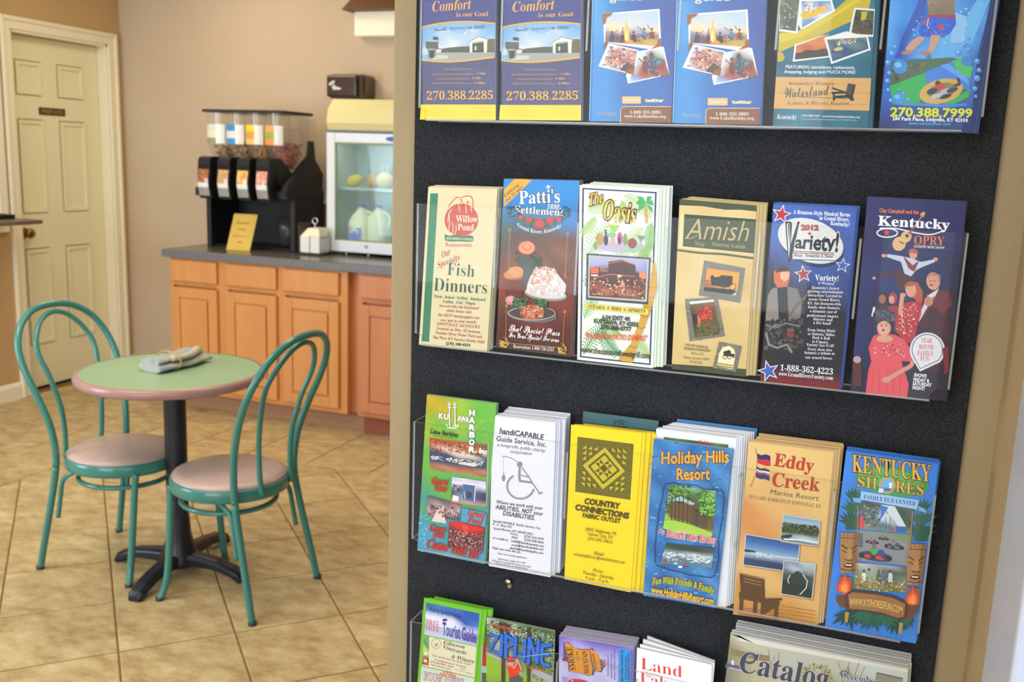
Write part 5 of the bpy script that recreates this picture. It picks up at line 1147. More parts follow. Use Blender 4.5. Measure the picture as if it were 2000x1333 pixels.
ink.poly([(922, 1190), (936, 1110), (960, 1072), (1000, 1064), (1032, 1090), (1036, 1130), (1022, 1212)], 'ece4b4'); ink.poly([(962, 1100), (1000, 1090), (1010, 1100), (1008, 1130), (966, 1128)], '2c2a20'); ink.ring(972, 1132, 12, 14, 4, '2c2a20'); ink.ring(1000, 1134, 10, 12, 4, '2c2a20'); ink.poly([(1008, 1112), (1034, 1116), (1030, 1140), (1010, 1130)], '3c3428'); ink.line([(920, 1172), (970, 1180), (1032, 1190)], 10, 'b09848'); ink.line([(916, 1186), (970, 1194), (1028, 1204)], 8, '9a8438')
for s_, a, b, y, y2, w_ in (('CITY OF MARION KY', 726, 868, 1066, 1082, .012), ('TOURISM COMMISSION', 716, 882, 1088, 1104, .012), ('PO Box 378', 762, 836, 1118, 1126, 0), ('Marion, Kentucky 42064', 714, 874, 1142, 1156, 0), ('(270) 965-5015', 752, 830, 1170, 1178, 0), ('www.marionkentucky.org', 704, 876, 1192, 1210, 0)): ink.text(s_, (a, y), (b, y2), 15, '5a5034', st='sb', w=w_ - .012, res=1)
ink.build('cover_print', t)

# --- second row, 5: musical revue
cor = [(156, 90), (662, 116), (556, 1222), (76, 1170)]
t, ink = leaf('F', cor, 'blue and black musical revue leaflet with stars and saxophone player', '1a2038', edge='9fb0da', n=7, dx=.002, dz=.002, blabel='musical revue leaflets stacked behind the front one, second row', grp='musical revue leaflets', back='3a5cb0')
ink.img([uv(cor, 0, 0), uv(cor, 1, 0), uv(cor, 1, 1), uv(cor, 0, 1)], 'aabb/aaba/abab/cbbb/dcbc/dddc/dddd/dddd/dddd/eddd/ffff', {'a': '3f64b4', 'b': '3a58a4', 'c': '2c3f72', 'd': '14161f', 'e': '3a1418', 'f': '8a1c20'})
ink.text('A Branson-Style Musical Revue', (276, 148), (622, 166), 24, 'f0f2f8', st='sb', w=.004); ink.text('in Grand Rivers,', (434, 184), (616, 196), 24, 'f0f2f8', st='sb', w=.004); ink.text('Kentucky!', (502, 216), (616, 226), 24, 'f0f2f8', st='sb', w=.004)
ink.star(206, 152, 50, 'b82830', 'ffffff', 6, a=-pi / 2 + .2)
ink.ell(388, 330, 206, 134, '28345c', 36, .35); ink.ell(382, 312, 206, 128, 'dcdcd4', 36, .35)
ink.poly([(228, 196), (262, 196), (270, 210), (262, 330), (304, 196), (316, 196), (262, 444), (246, 444)], '20242e'); ink.poly([(238, 206), (256, 206), (258, 330), (250, 420)], 'f0f0ea'); ink.poly([(244, 210), (254, 210), (254, 360)], '20242e')
ink.text('2012', (326, 246), (428, 248), 30, 'c03c3c', w=.05, ol=('3a5a8a', .03)); ink.star(376, 268, 16, 'c03030')
ink.text('ariety!', (288, 354), (544, 378), 92, '20242e', w=.03, ol=('e8e8e0', .03), grow=.22); ink.poly([(276, 372), (524, 378), (522, 440), (272, 424)], 'e4e4de'); ink.line([(276, 374), (524, 386)], 4, '20242e'); ink.line([(276, 384), (522, 394)], 5, 'b03038')
ink.text('Music, Memories & More!', (278, 408), (520, 416), 22, '20242e', st='sb', w=.006, res=1); ink.line([(270, 424), (524, 432)], 5, '3a4c8a')
ink.star(576, 462, 38, '3c5cb0', 'ffffff', 5, a=-pi / 2 + .15); ink.star(338, 514, 46, 'a82c30', 'ffffff', 5, a=-pi / 2 - .1)
ink.poly([(160, 560), (160, 500), (190, 472), (236, 474), (258, 506), (250, 560), (236, 600), (190, 606)], 'd4683c'); ink.poly([(200, 500), (250, 500), (252, 540), (226, 560), (200, 540)], 'f0b088'); ink.poly([(170, 510), (180, 478), (220, 464), (250, 480), (240, 496), (190, 500)], '3a1c1c')
ink.poly([(150, 600), (190, 590), (220, 620), (240, 780), (130, 860), (110, 780), (124, 640)], '8a8078'); ink.poly([(240, 590), (300, 600), (330, 680), (320, 780), (250, 800)], '77706c'); ink.poly([(180, 596), (240, 590), (250, 800), (190, 800)], '14121a'); ink.line([(410, 590), (360, 640), (300, 700), (250, 770)], 16, '6a5434')
ink.spk([(100, 800), (330, 780), (340, 980), (110, 960)], 70, 26, ['2c2c2e', '4a4844', '17171c', '5c5a54', '3a2c28'], 51); ink.line([(112, 870), (130, 940), (180, 960), (240, 940), (270, 990)], 14, '8a8680'); ink.line([(110, 820), (170, 840), (230, 810), (320, 830)], 10, '76746e'); ink.ell(262, 880, 24, 18, '8a2c24', 12)
ink.text('Variety!', (408, 550), (550, 556), 34, 'f0f0f0', st='sb', w=.006)
for s_, a, b, y in (('is Western', 428, 524, 578), ("Kentucky's fastest", 390, 556, 606), ('growing entertainment', 364, 578, 628), ('attraction! Located in', 368, 570, 652), ('scenic Grand Rivers,', 370, 562, 676), ('KY, this Branson-style', 364, 566, 700), ('family show features', 366, 558, 724), ('a dynamic cast of', 378, 542, 748), ('professional singers,', 360, 552, 774), ('dancers and', 398, 514, 796), ('a live band!', 398, 506, 818),
                    ('From Swing Music', 364, 532, 862), ('to Motown, Oldies', 366, 528, 886), ('Rock & Roll', 392, 498, 908), ('to Country,', 392, 492, 932), ('Variety! has it all!', 356, 524, 952), ('Every show also', 364, 512, 978), ('features a tribute to', 346, 528, 1000), ('our armed forces.', 350, 516, 1028)): ink.text(s_, (a, y - 4), (b, y + 3), 17, 'e2e2e6', st='sb', w=0, res=1)
ink.text('1-888-362-4223', (198, 1096), (516, 1122), 36, 'f2f2f2', st='sb', w=-0.0016); ink.text('www.GrandRiversVariety.com', (188, 1126), (518, 1154), 24, 'f2f2f2', st='sb', w=-0.0016)
ink.star(128, 1100, 56, '3f62b0', 'ffffff', 6, a=-pi / 2 - .25)
ink.build('cover_print', t)

# --- second row, 6: country music show
cor = [(726, 46), (1326, 76), (1206, 1284), (620, 1236)]
t, ink = leaf('F', cor, 'navy country music show leaflet with performers and a woman in a red dress', '1f2050', edge='8a90b4', n=3, dx=.001, blabel='country music show leaflets behind the front one, second row', grp='country music show leaflets')
ink.img([uv(cor, 0, 0), uv(cor, 1, 0), uv(cor, 1, 1), uv(cor, 0, 1)], 'aabb/abbb/bbbb/cbbd/ccdd/cddd/cdee/cdef/ddef/ddef', {'a': '2a2a60', 'b': '24255a', 'c': '262c66', 'd': '1e1c40', 'e': '2c1c26', 'f': '22141a'})
ink.text('Clay Campbell and the', (798, 138), (1036, 150), 22, 'e07838', w=.03); ink.poly([(1044, 150), (1062, 134), (1078, 142), (1068, 168), (1050, 170)], 'c89a6a'); ink.line([(1058, 160), (1004, 236)], 9, 'a87a4c')
ink.text('Kentucky', (790, 218), (1222, 244), 58, 'eef0f4', st='sb', w=.012); ink.ring(846, 264, 62, 26, 8, 'eef0f4'); ink.line([tuple(v[:2]) for v in spline([(800, 236, 0), (900, 238, 0), (1010, 262, 0), (1110, 274, 0), (1200, 246, 0)], 6)], 8, 'eef0f4'); ink.star(842, 262, 24, 'e03c30')
ink.ell(918, 330, 40, 44, 'e0b880', 24, .5); ink.ell(960, 288, 32, 36, 'e0b880', 20, .5); ink.ell(966, 282, 11, 11, '5a3a28', 12); ink.line([(976, 270), (1010, 228)], 12, '8a5a38'); ink.line([(918, 316), (948, 330)], 6, '4a3024')
ink.text('OPRY', (1008, 334), (1192, 340), 54, 'e6793c', st='sb', w=-0.0056); ink.text('COUNTRY MUSIC SHOW', (1006, 352), (1192, 362), 14, 'dcdce4', w=.03, res=1)
skin, skin2 = 'dc9c80', 'c88468'
ink.poly([(960, 470), (1010, 520), (990, 560), (950, 600), (920, 612), (880, 520), (770, 546), (762, 530), (860, 500), (930, 486)], '4a2026'); ink.ell(766, 538, 10, 9, skin, 8)
ink.poly([(846, 392), (930, 404), (1000, 420), (1050, 440), (1130, 424), (1136, 440), (1060, 470), (1020, 490), (990, 528), (950, 510), (930, 440), (844, 410)], 'c6d2e4'); ink.poly([(940, 400), (1000, 460), (1040, 430), (1010, 500), (975, 480)], '8a3038'); ink.ell(826, 402, 16, 11, skin, 10); ink.ell(1138, 424, 15, 12, skin, 10); ink.ell(1004, 396, 24, 28, skin, 14); ink.poly([(974, 388), (980, 364), (1010, 358), (1032, 376), (1030, 396), (1000, 384)], 'c0583c')
ink.poly([(1040, 650), (1110, 610), (1160, 600), (1240, 625), (1244, 700), (1220, 760), (1226, 920), (1160, 1100), (1040, 1100), (1010, 800)], '46181c'); ink.poly([(1140, 620), (1220, 618), (1240, 700), (1180, 760), (1120, 700)], '6e2424'); ink.poly([(1096, 640), (1160, 600), (1120, 680), (1040, 800), (1028, 780)], 'dcd8e4'); ink.line([(1130, 650), (1050, 790)], 8, '7a2c38')
ink.ell(1124, 556, 42, 54, skin, 18, -.1); ink.poly([(1088, 540), (1092, 515), (1130, 502), (1166, 520), (1168, 570), (1156, 560), (1150, 526), (1110, 518)], 'a88472'); ink.ell(1108, 556, 6, 4, '5a3428', 8); ink.ell(1132, 556, 6, 4, '5a3428', 8); ink.ell(1112, 580, 12, 5, '8a3c34', 8); ink.ell(1096, 680, 28, 30, skin2, 12); ink.line([(1090, 640), (1094, 665)], 10, skin2)
ink.poly([(1030, 620), (1058, 660), (1050, 720), (1010, 720)], 'b8563c')
ink.poly([(1000, 680), (1056, 680), (1050, 760), (1020, 850), (1010, 930), (960, 930), (890, 850), (900, 760), (940, 690)], 'b82c28'); ink.spk([(930, 700), (1040, 690), (1010, 900), (900, 860)], 80, 9, ['e05c50', 'f0a898', '8a1c1c', 'f4d8d0', 'd03c34'], 52)
ink.poly([(956, 620), (950, 580), (980, 556), (1030, 562), (1062, 620), (1058, 680), (1020, 670), (990, 650)], 'b4583a'); ink.ell(990, 612, 32, 42, skin, 16); ink.poly([(960, 590), (984, 562), (1016, 570), (1000, 586)], 'b4583a'); ink.line([(900, 662), (950, 626)], 9, '26202c'); ink.ell(940, 640, 18, 14, skin, 10); ink.line([(936, 650), (924, 740), (930, 760)], 26, skin)
ink.ell(880, 660, 26, 36, 'a84434', 14); ink.ell(872, 668, 17, 24, skin, 12); ink.poly([(850, 710), (900, 700), (916, 720), (900, 800), (850, 800)], 'a42c2c'); ink.ell(822, 656, 30, 38, '2c1c20', 14); ink.ell(816, 664, 22, 28, 'a46448', 12); ink.poly([(780, 720), (810, 690), (850, 700), (850, 740), (760, 770), (756, 740)], '4c1c28'); ink.line([(756, 770), (768, 712)], 14, 'e4e4ea')
ink.poly([(760, 890), (800, 872), (890, 880), (950, 910), (1000, 990), (1016, 1046), (960, 1040), (930, 1040), (950, 1100), (976, 1180), (966, 1262), (714, 1242), (730, 1100), (750, 1040), (732, 960)], 'e05056')
for x in (760, 800, 850, 890, 930): ink.line([(x, 1080), (x - 8, 1245)], 5, 'c83e46')
ink.ell(830, 905, 50, 22, skin, 16); ink.ell(826, 840, 42, 48, skin, 20); ink.ell(826, 768, 68, 50, '35363c', 22, .1); ink.spk([(770, 730), (890, 730), (890, 800), (770, 790)], 60, 11, ['4c4e56', '26272c', '6a6c74'], 53); ink.ell(826, 836, 36, 40, 'e2a68c', 18)
ink.ell(812, 826, 6, 4, '3a2824', 8); ink.ell(840, 824, 6, 4, '3a2824', 8); ink.ell(822, 852, 8, 8, '8a3434', 8); ink.line([(806, 816), (818, 814)], 3, '4a3430'); ink.line([(834, 812), (848, 814)], 3, '4a3430')
ink.line([tuple(v[:2]) for v in spline([(1000, 1040, 0), (985, 1070, 0), (930, 1100, 0), (860, 1142, 0), (825, 1150, 0)], 5)], 26, 'd8947c'); ink.ell(836, 1154, 26, 16, 'd8947c', 12, .3); ink.spk([(770, 930), (960, 930), (950, 1010), (770, 1000)], 18, 9, ['7a2c34', 'f0c8c8'], 54)
ink.poly([(640, 1060), (660, 1000), (690, 1020), (690, 1190), (640, 1190)], '5a2c28'); ink.ell(664, 1030, 24, 22, 'b8a0a4', 12)
th_ = [2 * pi * i / 30 for i in range(31)]
tear = [(1088 + 104 * cos(a), 970 + 104 * sin(a)) for a in [-pi - .35 + (2 * pi - 1.1) * i / 28 - .05 for i in range(29)]]
tear = [(1088 + 106 * cos(a), 972 + 106 * sin(a)) for a in [radians(150 + 255 * i / 28) for i in range(29)]] + [(1044, 1102)]
ink.poly(tear, 'e6e8ee'); tear2 = [(1088 + 92 * cos(a), 970 + 92 * sin(a)) for a in [radians(150 + 255 * i / 28) for i in range(29)]] + [(1046, 1084)]
ink.line(tear2 + [tear2[0]], 5, '46589c')
for s_, a, b, y in (('YEAR', 1050, 1116, 926), ('ROUND', 1038, 1126, 966), ('FAMILY', 1028, 1124, 1004), ('FUN', 1046, 1098, 1036)): ink.text(s_, (a, y), (b, y + 3), 28, 'cc6070', st='sb', w=.0)
ink.text('SHOWS', (1008, 1132), (1082, 1140), 20, 'eceef2', w=.045); ink.text('FRIDAY &', (1004, 1160), (1098, 1168), 20, 'eceef2', w=.045); ink.text('SATURDAY', (1000, 1184), (1112, 1194), 20, 'eceef2', w=.045); ink.text('NIGHT!', (998, 1208), (1070, 1216), 20, 'eceef2', w=.045)
ink.poly([(1180, 960), (1216, 950), (1218, 1100), (1190, 1120)], '7a2420')
ink.build('cover_print', t)

# --- third row, 1: harbour leaflet
cor = [(154, 42), (628, 102), (548, 1202), (88, 1108)]
t, ink = leaf('g', cor, 'green and blue harbour leaflet with twin anchors and red script words', '5fa04a', edge='b8c8a8', n=3, dx=.001, blabel='harbour leaflets behind the front one, third row', grp='harbour leaflets')
ink.img([uv(cor, 0, 0), uv(cor, 1, 0), uv(cor, 1, 1), uv(cor, 0, 1)], 'abcdd/bacdd/cdcdd/ccded/dedcd/ddddd/edefe/fedef/effff/gfggf/ggfgg/gghgg', {'a': 'c0a822', 'b': 'a8a030', 'c': '98bc3a', 'd': '6cb446', 'e': '58a468', 'f': '4a9890', 'g': '4c9cbc', 'h': '6ab0cc'})
ink.spk([uv(cor, 0, .05), uv(cor, 1, .05), uv(cor, 1, .3), uv(cor, 0, .3)], 60, 10, ['a4cc58', '7abc4c', '88b838', 'b8cc50'], 61); ink.spk([uv(cor, 0, .75), uv(cor, .3, .75), uv(cor, .3, 1), uv(cor, 0, 1)], 40, 12, ['6cb8d0', '58a4c0', '86c4d4'], 62)
ink.text('K', (236, 202), (262, 205), 36, 'eef2e4', w=.05, ol=('4a5a3c', .04)); ink.text('U', (270, 206), (300, 210), 36, 'eef2e4', w=.05, ol=('4a5a3c', .04)); ink.text('AWA', (364, 220), (440, 230), 36, 'eef2e4', w=.05, ol=('4a5a3c', .04))
for x in (308, 346):
    ink.line([(x, 104), (x + 3, 262)], 15, '55604c'); ink.line([(x, 106), (x + 3, 262)], 9, 'e8ecdc'); ink.ring(x, 104, 8, 8, 5, 'e8ecdc', n=12); ink.line([(x - 14, 126), (x + 14, 128)], 5, 'e8ecdc')
ink.line([tuple(v[:2]) for v in spline([(288, 240, 0), (300, 264, 0), (324, 268, 0), (352, 250, 0), (372, 250, 0)], 5)], 7, 'e8ecdc'); ink.line([tuple(v[:2]) for v in spline([(312, 262, 0), (344, 272, 0), (372, 252, 0)], 5)], 7, 'e8ecdc')
for i, ch_ in enumerate('HARBOR'): ink.text(ch_, (446 + (0 if ch_ != 'B' else 2), 180 + i * 50), (480, 183 + i * 50), 36, 'eef2e4', w=.06, ol=('4a5a3c', .04))
ink.text('On', (178, 276), (202, 280), 16, '3c5a3c', res=1); ink.text('Lake Barkley', (178, 304), (370, 330), 28, '38482c', w=.035)
ink.text('in Kuttawa, Kentucky', (196, 324), (334, 342), 12, '4a5a38', res=1)
ink.img([(174, 334), (568, 384), (560, 606), (176, 552)], 'abbcc/bccbc/cddcd/eedde/eeeee/eeeee/fgffg/gfggf', {'a': 'a04a30', 'b': 'c85030', 'c': '8c5a3c', 'd': 'd8ccc0', 'e': '3e4a68', 'f': 'a86a4a', 'g': 'b88a60'})
ink.spk([(180, 345), (560, 395), (555, 460), (180, 430)], 90, 12, ['d8582c', '8a4428', 'a86a3c', '5c4a30', 'e07040', 'c8a080'], 63); ink.spk([(185, 455), (540, 500), (530, 530), (190, 480)], 40, 18, ['e8e0da', 'd0c4bc', 'f0ece8'], 64, .35); ink.poly([(380, 500), (470, 505), (512, 520), (480, 532), (370, 512)], 'dcd8cc')
ink.text('O', (446, 380), (480, 383), 36, 'eef2e4', w=.06, ol=('4a5a3c', .04)); ink.text('R', (446, 430), (480, 433), 36, 'eef2e4', w=.06, ol=('4a5a3c', .04)); ink.text(', Inc', (490, 432), (566, 446), 34, 'eef2e4', w=.05, ol=('5a4a3c', .04))
ink.img([(330, 600), (562, 634), (560, 805), (322, 776)], 'abaa/baab/cdde/cfde/gggg', {'a': 'ccc4dc', 'b': 'e2dce8', 'c': '5c4858', 'd': '4a5a7c', 'e': '3c3450', 'f': '7a9cb0', 'g': 'c89484'}); ink.poly([(404, 650), (490, 662), (484, 770), (404, 758)], '4c6a94'); ink.poly([(430, 700), (466, 706), (464, 750), (430, 746)], '2c4a50'); ink.poly([(335, 640), (560, 672), (560, 660), (335, 628)], 'e6def0')
ink.line([(412, 700), (418, 756)], 4, 'e4e0e8'); ink.line([(490, 664), (482, 770)], 6, 'e4e0e8'); ink.poly([(336, 724), (376, 736), (372, 770), (330, 764)], 'f0e8e0'); ink.spk([(330, 650), (400, 660), (396, 700), (330, 690)], 20, 12, ['b0a4b8', '3c3444', '8a7c90'], 65)
ink.img([(164, 728), (390, 790), (386, 900), (156, 868)], 'aabb/cdcd/dedc/ffee', {'a': '5c4a44', 'b': '8a4a44', 'c': '7c7c88', 'd': 'b89c9c', 'e': '3c3444', 'f': '6c7078'}); ink.poly([(236, 810), (262, 816), (292, 920), (190, 904)], 'e0d0c0'); ink.spk([(170, 790), (380, 815), (376, 880), (170, 870)], 50, 12, ['c86458', '3a3038', 'd8c8c4', '8a3c38'], 66)
ink.img([(310, 905), (554, 948), (540, 1125), (300, 1080)], 'abab/cbac/ccdc/dedc/cdee', {'a': 'c8302c', 'b': 'a83830', 'c': '6a3c3c', 'd': '4a2c34', 'e': '8a5a5c'}); ink.spk([(320, 960), (545, 990), (535, 1110), (305, 1070)], 120, 11, ['8a4444', 'c08888', '3a2430', 'b05a50', '5c3444', 'd8b0a8'], 67)
ink.poly([(315, 905), (400, 912), (470, 935), (500, 940), (548, 950), (545, 970), (450, 965), (430, 985), (400, 960), (330, 925)], 'd8302c'); ink.poly([(398, 926), (440, 932), (446, 985), (420, 990)], 'e04a3c')
ink.poly([(396, 810), (570, 850), (560, 945), (390, 905)], '4f9cba')
for s_, a, b, c in (('Great', (184, 642), (298, 658), 44), ('View', (196, 690), (296, 704), 44), ('Great', (436, 858), (550, 888), 44), ('Feed', (434, 908), (528, 934), 44), ('Great', (170, 966), (284, 982), 44), ('Fun', (198, 1010), (268, 1020), 44), ('Come visit us!', (152, 1080), (506, 1158), 62)):
    ink.text(s_, a, b, c, 'd0342c', st='sb', sh=.25, w=.012, ol=('5a3428', .02))
ink.build('cover_print', t)

# --- third row, 2: white guide service sheets
cor = [(606, 186), (1038, 236), (1000, 1292), (578, 1214)]
t, ink = leaf('g', cor, 'white guide service leaflet with grey wheelchair angler emblem', 'e4e4ea', edge='e2e0e0', n=15, gap=.00215, dx=.009, dz=.0055, blabel='white guide service leaflets in the thick stack behind the front one', grp='white guide service leaflets', back='e6e6ea', jit=.0016)
K_ = '44464c'
ink.text('handiCAPABLE', (652, 304), (950, 350), 36, K_, w=.035); ink.text('Guide Service, Inc.', (628, 356), (970, 400), 34, K_, w=.02)
ink.text('a nonprofit, public charity', (634, 392), (962, 436), 23, K_, w=.01, sh=.25); ink.text('corporation', (722, 438), (870, 456), 23, K_, w=.01, sh=.25)
for q, w_ in (([(668, 462), (700, 464), (740, 478), (790, 512)], 5), ([(790, 530), (786, 600), (790, 628)], 15), ([(786, 590), (860, 606)], 7), ([(784, 630), (876, 642)], 14), ([(806, 540), (850, 600), (880, 650), (926, 716)], 8), ([(918, 718), (946, 710)], 10)): ink.line([(x + 4, y + 4) for x, y in q], w_, 'c4c4ca'); ink.line(q, w_, '8c8c92')
ink.ell(790, 518, 20, 20, '8c8c92', 18); ink.line([(678, 464), (680, 575)], 2, 'a8a8ae'); ink.ell(680, 612, 12, 24, '8c8c92', 14); ink.poly([(662, 600), (698, 604), (680, 616)], '8c8c92'); ink.ell(680, 580, 5, 6, '8c8c92', 8)
ink.ring(798, 672, 92, 84, 10, 'c4c4ca', radians(10), radians(230)); ink.ring(796, 668, 92, 84, 13, '8c8c92', radians(12), radians(238)); ink.ring(796, 670, 86, 78, 5, 'acacb2', radians(60), radians(180))
ink.text('Where we work with your', (628, 784), (946, 830), 23, K_, w=.015); ink.text('ABILITIES,', (624, 822), (788, 844), 28, K_, w=.02); ink.text('NOT', (804, 848), (872, 856), 28, K_, w=.03, sh=.25); ink.text('your', (884, 860), (948, 870), 26, K_, w=.015); ink.text('DISABILITIES.', (676, 866), (892, 900), 30, K_, w=.02)
for s_, a, b, y, y2 in (('handiCAPABLE Guide Service, Inc.', 608, 936, 912, 964), ('P. O. Box 421', 608, 734, 934, 954), ('Grand Rivers, KY 42045-0421', 608, 880, 962, 1002), ('Voice', 724, 776, 998, 1006), ('(270) 362-0970', 820, 954, 1016, 1038), ('FAX', 736, 776, 1024, 1030), ('(270) 898-4466', 820, 954, 1040, 1062), ('or e-mail to:', 604, 712, 1026, 1044), ('staff@handicapable.net', 732, 954, 1048, 1086), ('noel@handicapable.net', 734, 952, 1074, 1108), ('david@handicapable.net', 722, 950, 1096, 1134), ('Visit our web site at...', 602, 804, 1096, 1128)): ink.text(s_, (a, y), (b, y2), 15, '55575c', w=.02, res=1)
for s_, a, b, y, y2 in (('http://www.handicapable.net', 640, 838, 1132, 1166), ('American Legion Post 68', 636, 828, 1168, 1200), ('Donations accepted for these great kids', 602, 866, 1180, 1226), ('Contact Tom K. 1-270-362-2811', 624, 844, 1200, 1242)): ink.text(s_, (a, y), (b, y2), 12, '66686c', st='sb', w=-0.004, res=1)
ink.build('cover_print', t)

# --- third row, 3: yellow quilt outlet, teal leaflet behind
cor = [(118, 100), (580, 155), (506, 1192), (74, 1105)]
t, ink = leaf('H', cor, 'bright yellow fabric outlet leaflet with dark quilt square', 'f4d418', edge='f0d428', n=6, gap=.0024, dx=.0165, dz=-.001, blabel='yellow fabric outlet leaflets offset to the right behind the front one', grp='yellow fabric outlet leaflets', back='f0cf18', jit=.002)
q = [(160, 178), (526, 226), (503, 590), (144, 536)]; ink.poly(q, '6e651c'); ink.spk(q, 240, 6, ['7c7224', '8a7e2c', '625a18', '948830'], 71)
def qp(u, v): a, b, c, d = [Vector(p) for p in q]; p = (a * (1 - u) + b * u) * (1 - v) + (d * (1 - u) + c * u) * v; return (p.x, p.y)
def qpoly(pts, c): ink.poly([qp(*p) for p in pts], c)
ym, dk = 'c8b62c', '5c5418'
qpoly([(.5, .12), (.88, .5), (.5, .88), (.12, .5)], ym); qpoly([(.5, .21), (.79, .5), (.5, .79), (.21, .5)], dk); qpoly([(.5, .26), (.74, .5), (.5, .74), (.26, .5)], ym)
R_ = lambda u, v: (.5 + (u - v) * .08, .5 + (u + v) * .08)
for i in range(-1, 2):
    for j in range(-1, 2):
        c_ = [R_(i - .5, j - .5), R_(i + .5, j - .5), R_(i + .5, j + .5), R_(i - .5, j + .5)]; m_ = R_(i, j)
        if (i, j) == (0, 0): qpoly(c_, dk)
        elif i == 0 or j == 0:
            if j == 0: qpoly([c_[0], c_[1], m_], dk); qpoly([c_[2], c_[3], m_], dk)
            else: qpoly([c_[1], c_[2], m_], dk); qpoly([c_[3], c_[0], m_], dk)
        else: qpoly([m_ if False else c_[0], c_[1], c_[2], c_[3]], ym); 
for cx_, cy_, sx_, sy_ in ((.1, .12, 1, 1), (.9, .1, -1, 1), (.1, .88, 1, -1), (.9, .88, -1, -1)):
    for a_, b_ in ((0, 0), (.1, 0), (0, .1), (.1, .1), (.2, 0), (0, .2)):
        x_, y_ = cx_ + sx_ * a_, cy_ + sy_ * b_
        if abs(x_ + sx_ * .04 - .5) + abs(y_ + sy_ * .04 - .5) > .43: qpoly([(x_, y_ + sy_ * .075), (x_ + sx_ * .075, y_), (x_ + sx_ * .075, y_ + sy_ * .075)], ym)
K_ = '4a3c1c'
ink.text('COUNTRY', (206, 612), (432, 646), 36, K_, w=.045); ink.text('CONNECTIONS', (146, 652), (492, 710), 36, K_, w=.045); ink.text('FABRIC OUTLET', (194, 700), (438, 740), 28, K_, w=.03)
for s_, a, b, y, y2 in (('2895 Highway 95', 210, 412, 786, 818), ('Calvert City, KY', 224, 392, 816, 844), ('270-395-7413', 226, 386, 848, 874), ('Email', 270, 328, 942, 952), ('countryfabrics@windstream.net', 134, 468, 948, 1004), ('Hours:', 262, 328, 1052, 1064), ('Tuesday - Saturday', 194, 396, 1068, 1106), ('9 a.m. - 5 p.m.', 212, 366, 1102, 1128)): ink.text(s_, (a, y), (b, y2), 21, '8a7420', w=.012, res=1)
ink.build('cover_print', t)
cor = [(172, 34), (668, 98), (600, 1130), (120, 1060)]
tc_ = [cpt('H', *p) for p in cor]; o_ = (tc_[2] + tc_[3]) / 2; o_.z = min(p.z for p in tc_)
YT = .0175
t = thing('leaflet', 'dark teal card with ornate emblem standing tallest behind the yellow leaflets', 'leaflet', (o_.x, o_.y + YT, o_.z + .0))
paper_body('folded_sheet', [p - o_ for p in tc_], .0016, [mat('paper_teal', '3c6468', .5), mat('edge_teal', '6aa4a4', .5)], t)
ox_, oy_, s_ = CROP['H']; ink = Ink(lambda x, y: at_y(ox_ + x / s_, oy_ + y / s_, YL) - o_)
for a_ in range(5): ink.ring(415 + 14 * (a_ - 2), 112, 22, 20 - abs(a_ - 2) * 3, 4, '22383c', pi, 2 * pi)
ink.spk([(372, 92), (462, 100), (462, 150), (372, 140)], 40, 8, ['22383c', '2a484c', '4a7478'], 72)
ink.build('cover_print', t)

# --- third row, 4: lake resort with white stack behind
cor = [(656, 196), (1170, 266), (1058, 1294), (588, 1212)]
t, ink = leaf('H', cor, 'blue water resort leaflet with orange title and lakeside cabin picture', '2f74b4', edge='c4d4e4', n=2, dx=.001, blabel='blue water resort leaflets behind the front one', grp='blue water resort leaflets')
ink.img([uv(cor, 0, 0), uv(cor, 1, 0), uv(cor, 1, 1), uv(cor, 0, 1)], 'abcab/bacba/cabcb/bcabc/acbca/bcacb/cabac/bcabc/acbcb/bacab', {'a': '2f6fae', 'b': '4a90c8', 'c': '2a63a0'})
ink.spk([uv(cor, 0, 0), uv(cor, 1, 0), uv(cor, 1, 1), uv(cor, 0, 1)], 110, 26, ['4d94cc', '3a80bc', '6aaede', '2c68a6'], 73, .35)
ink.text('Holiday Hills', (708, 354), (1144, 344), 76, 'eba53c', w=.028, ol=('3a3428', .03), v=(0, -1)); ink.text('Resort', (808, 458), (1020, 456), 74, 'eba53c', w=.028, ol=('3a3428', .03), v=(0, -1))
ink.img([(760, 488), (1060, 530), (1040, 820), (716, 776)], 'abcac/bdadb/cdedb/deedd/efeed/gfeff/gggff/ggggg', {'a': '4c7a44', 'b': '7ab050', 'c': '8ab8a0', 'd': '4f6c34', 'e': '5a4434', 'f': '6a5a3c', 'g': '96c03c'})
ink.spk([(750, 490), (900, 500), (860, 700), (730, 680)], 100, 14, ['38562c', '5a8a3c', '2f4424', '86b04c', '4a3c28'], 74); ink.spk([(940, 540), (1060, 550), (1050, 690), (960, 680)], 90, 14, ['4f9a34', '7cc04c', '36642a', 'a0cc60'], 75)
ink.poly([(770, 590), (830, 562), (926, 610), (900, 634), (860, 600)], 'a4bcc8'); ink.poly([(764, 600), (910, 620), (920, 740), (760, 700)], '6a5034'); ink.poly([(900, 640), (1006, 710), (1000, 766), (890, 740)], '5a4a34'); 
for x in (776, 800, 824, 850, 880): ink.line([(x, 560), (x - 4, 740)], 5, '3c3020')
ink.line([(934, 650), (932, 800)], 5, '2c2c20'); ink.poly([(730, 720), (790, 720), (900, 750), (1040, 800), (1030, 830), (800, 800), (716, 772)], 'a6cc48')
wob = [(724, 500), (760, 478), (850, 488), (920, 490), (1000, 520), (1090, 520), (1112, 560), (1104, 700), (1080, 840), (1078, 960), (1060, 1060), (1030, 1090), (900, 1076), (760, 1040), (680, 1010), (666, 960), (672, 820), (690, 680), (716, 560)]
ink.line([(x + 3 * sin(i * 2.3), y + 3 * cos(i * 1.7)) for i, (x, y) in enumerate([tuple(v[:2]) for v in spline([(*p, 0) for p in wob], 4, True)])] + [wob[0]], 4.5, '1c2c48')
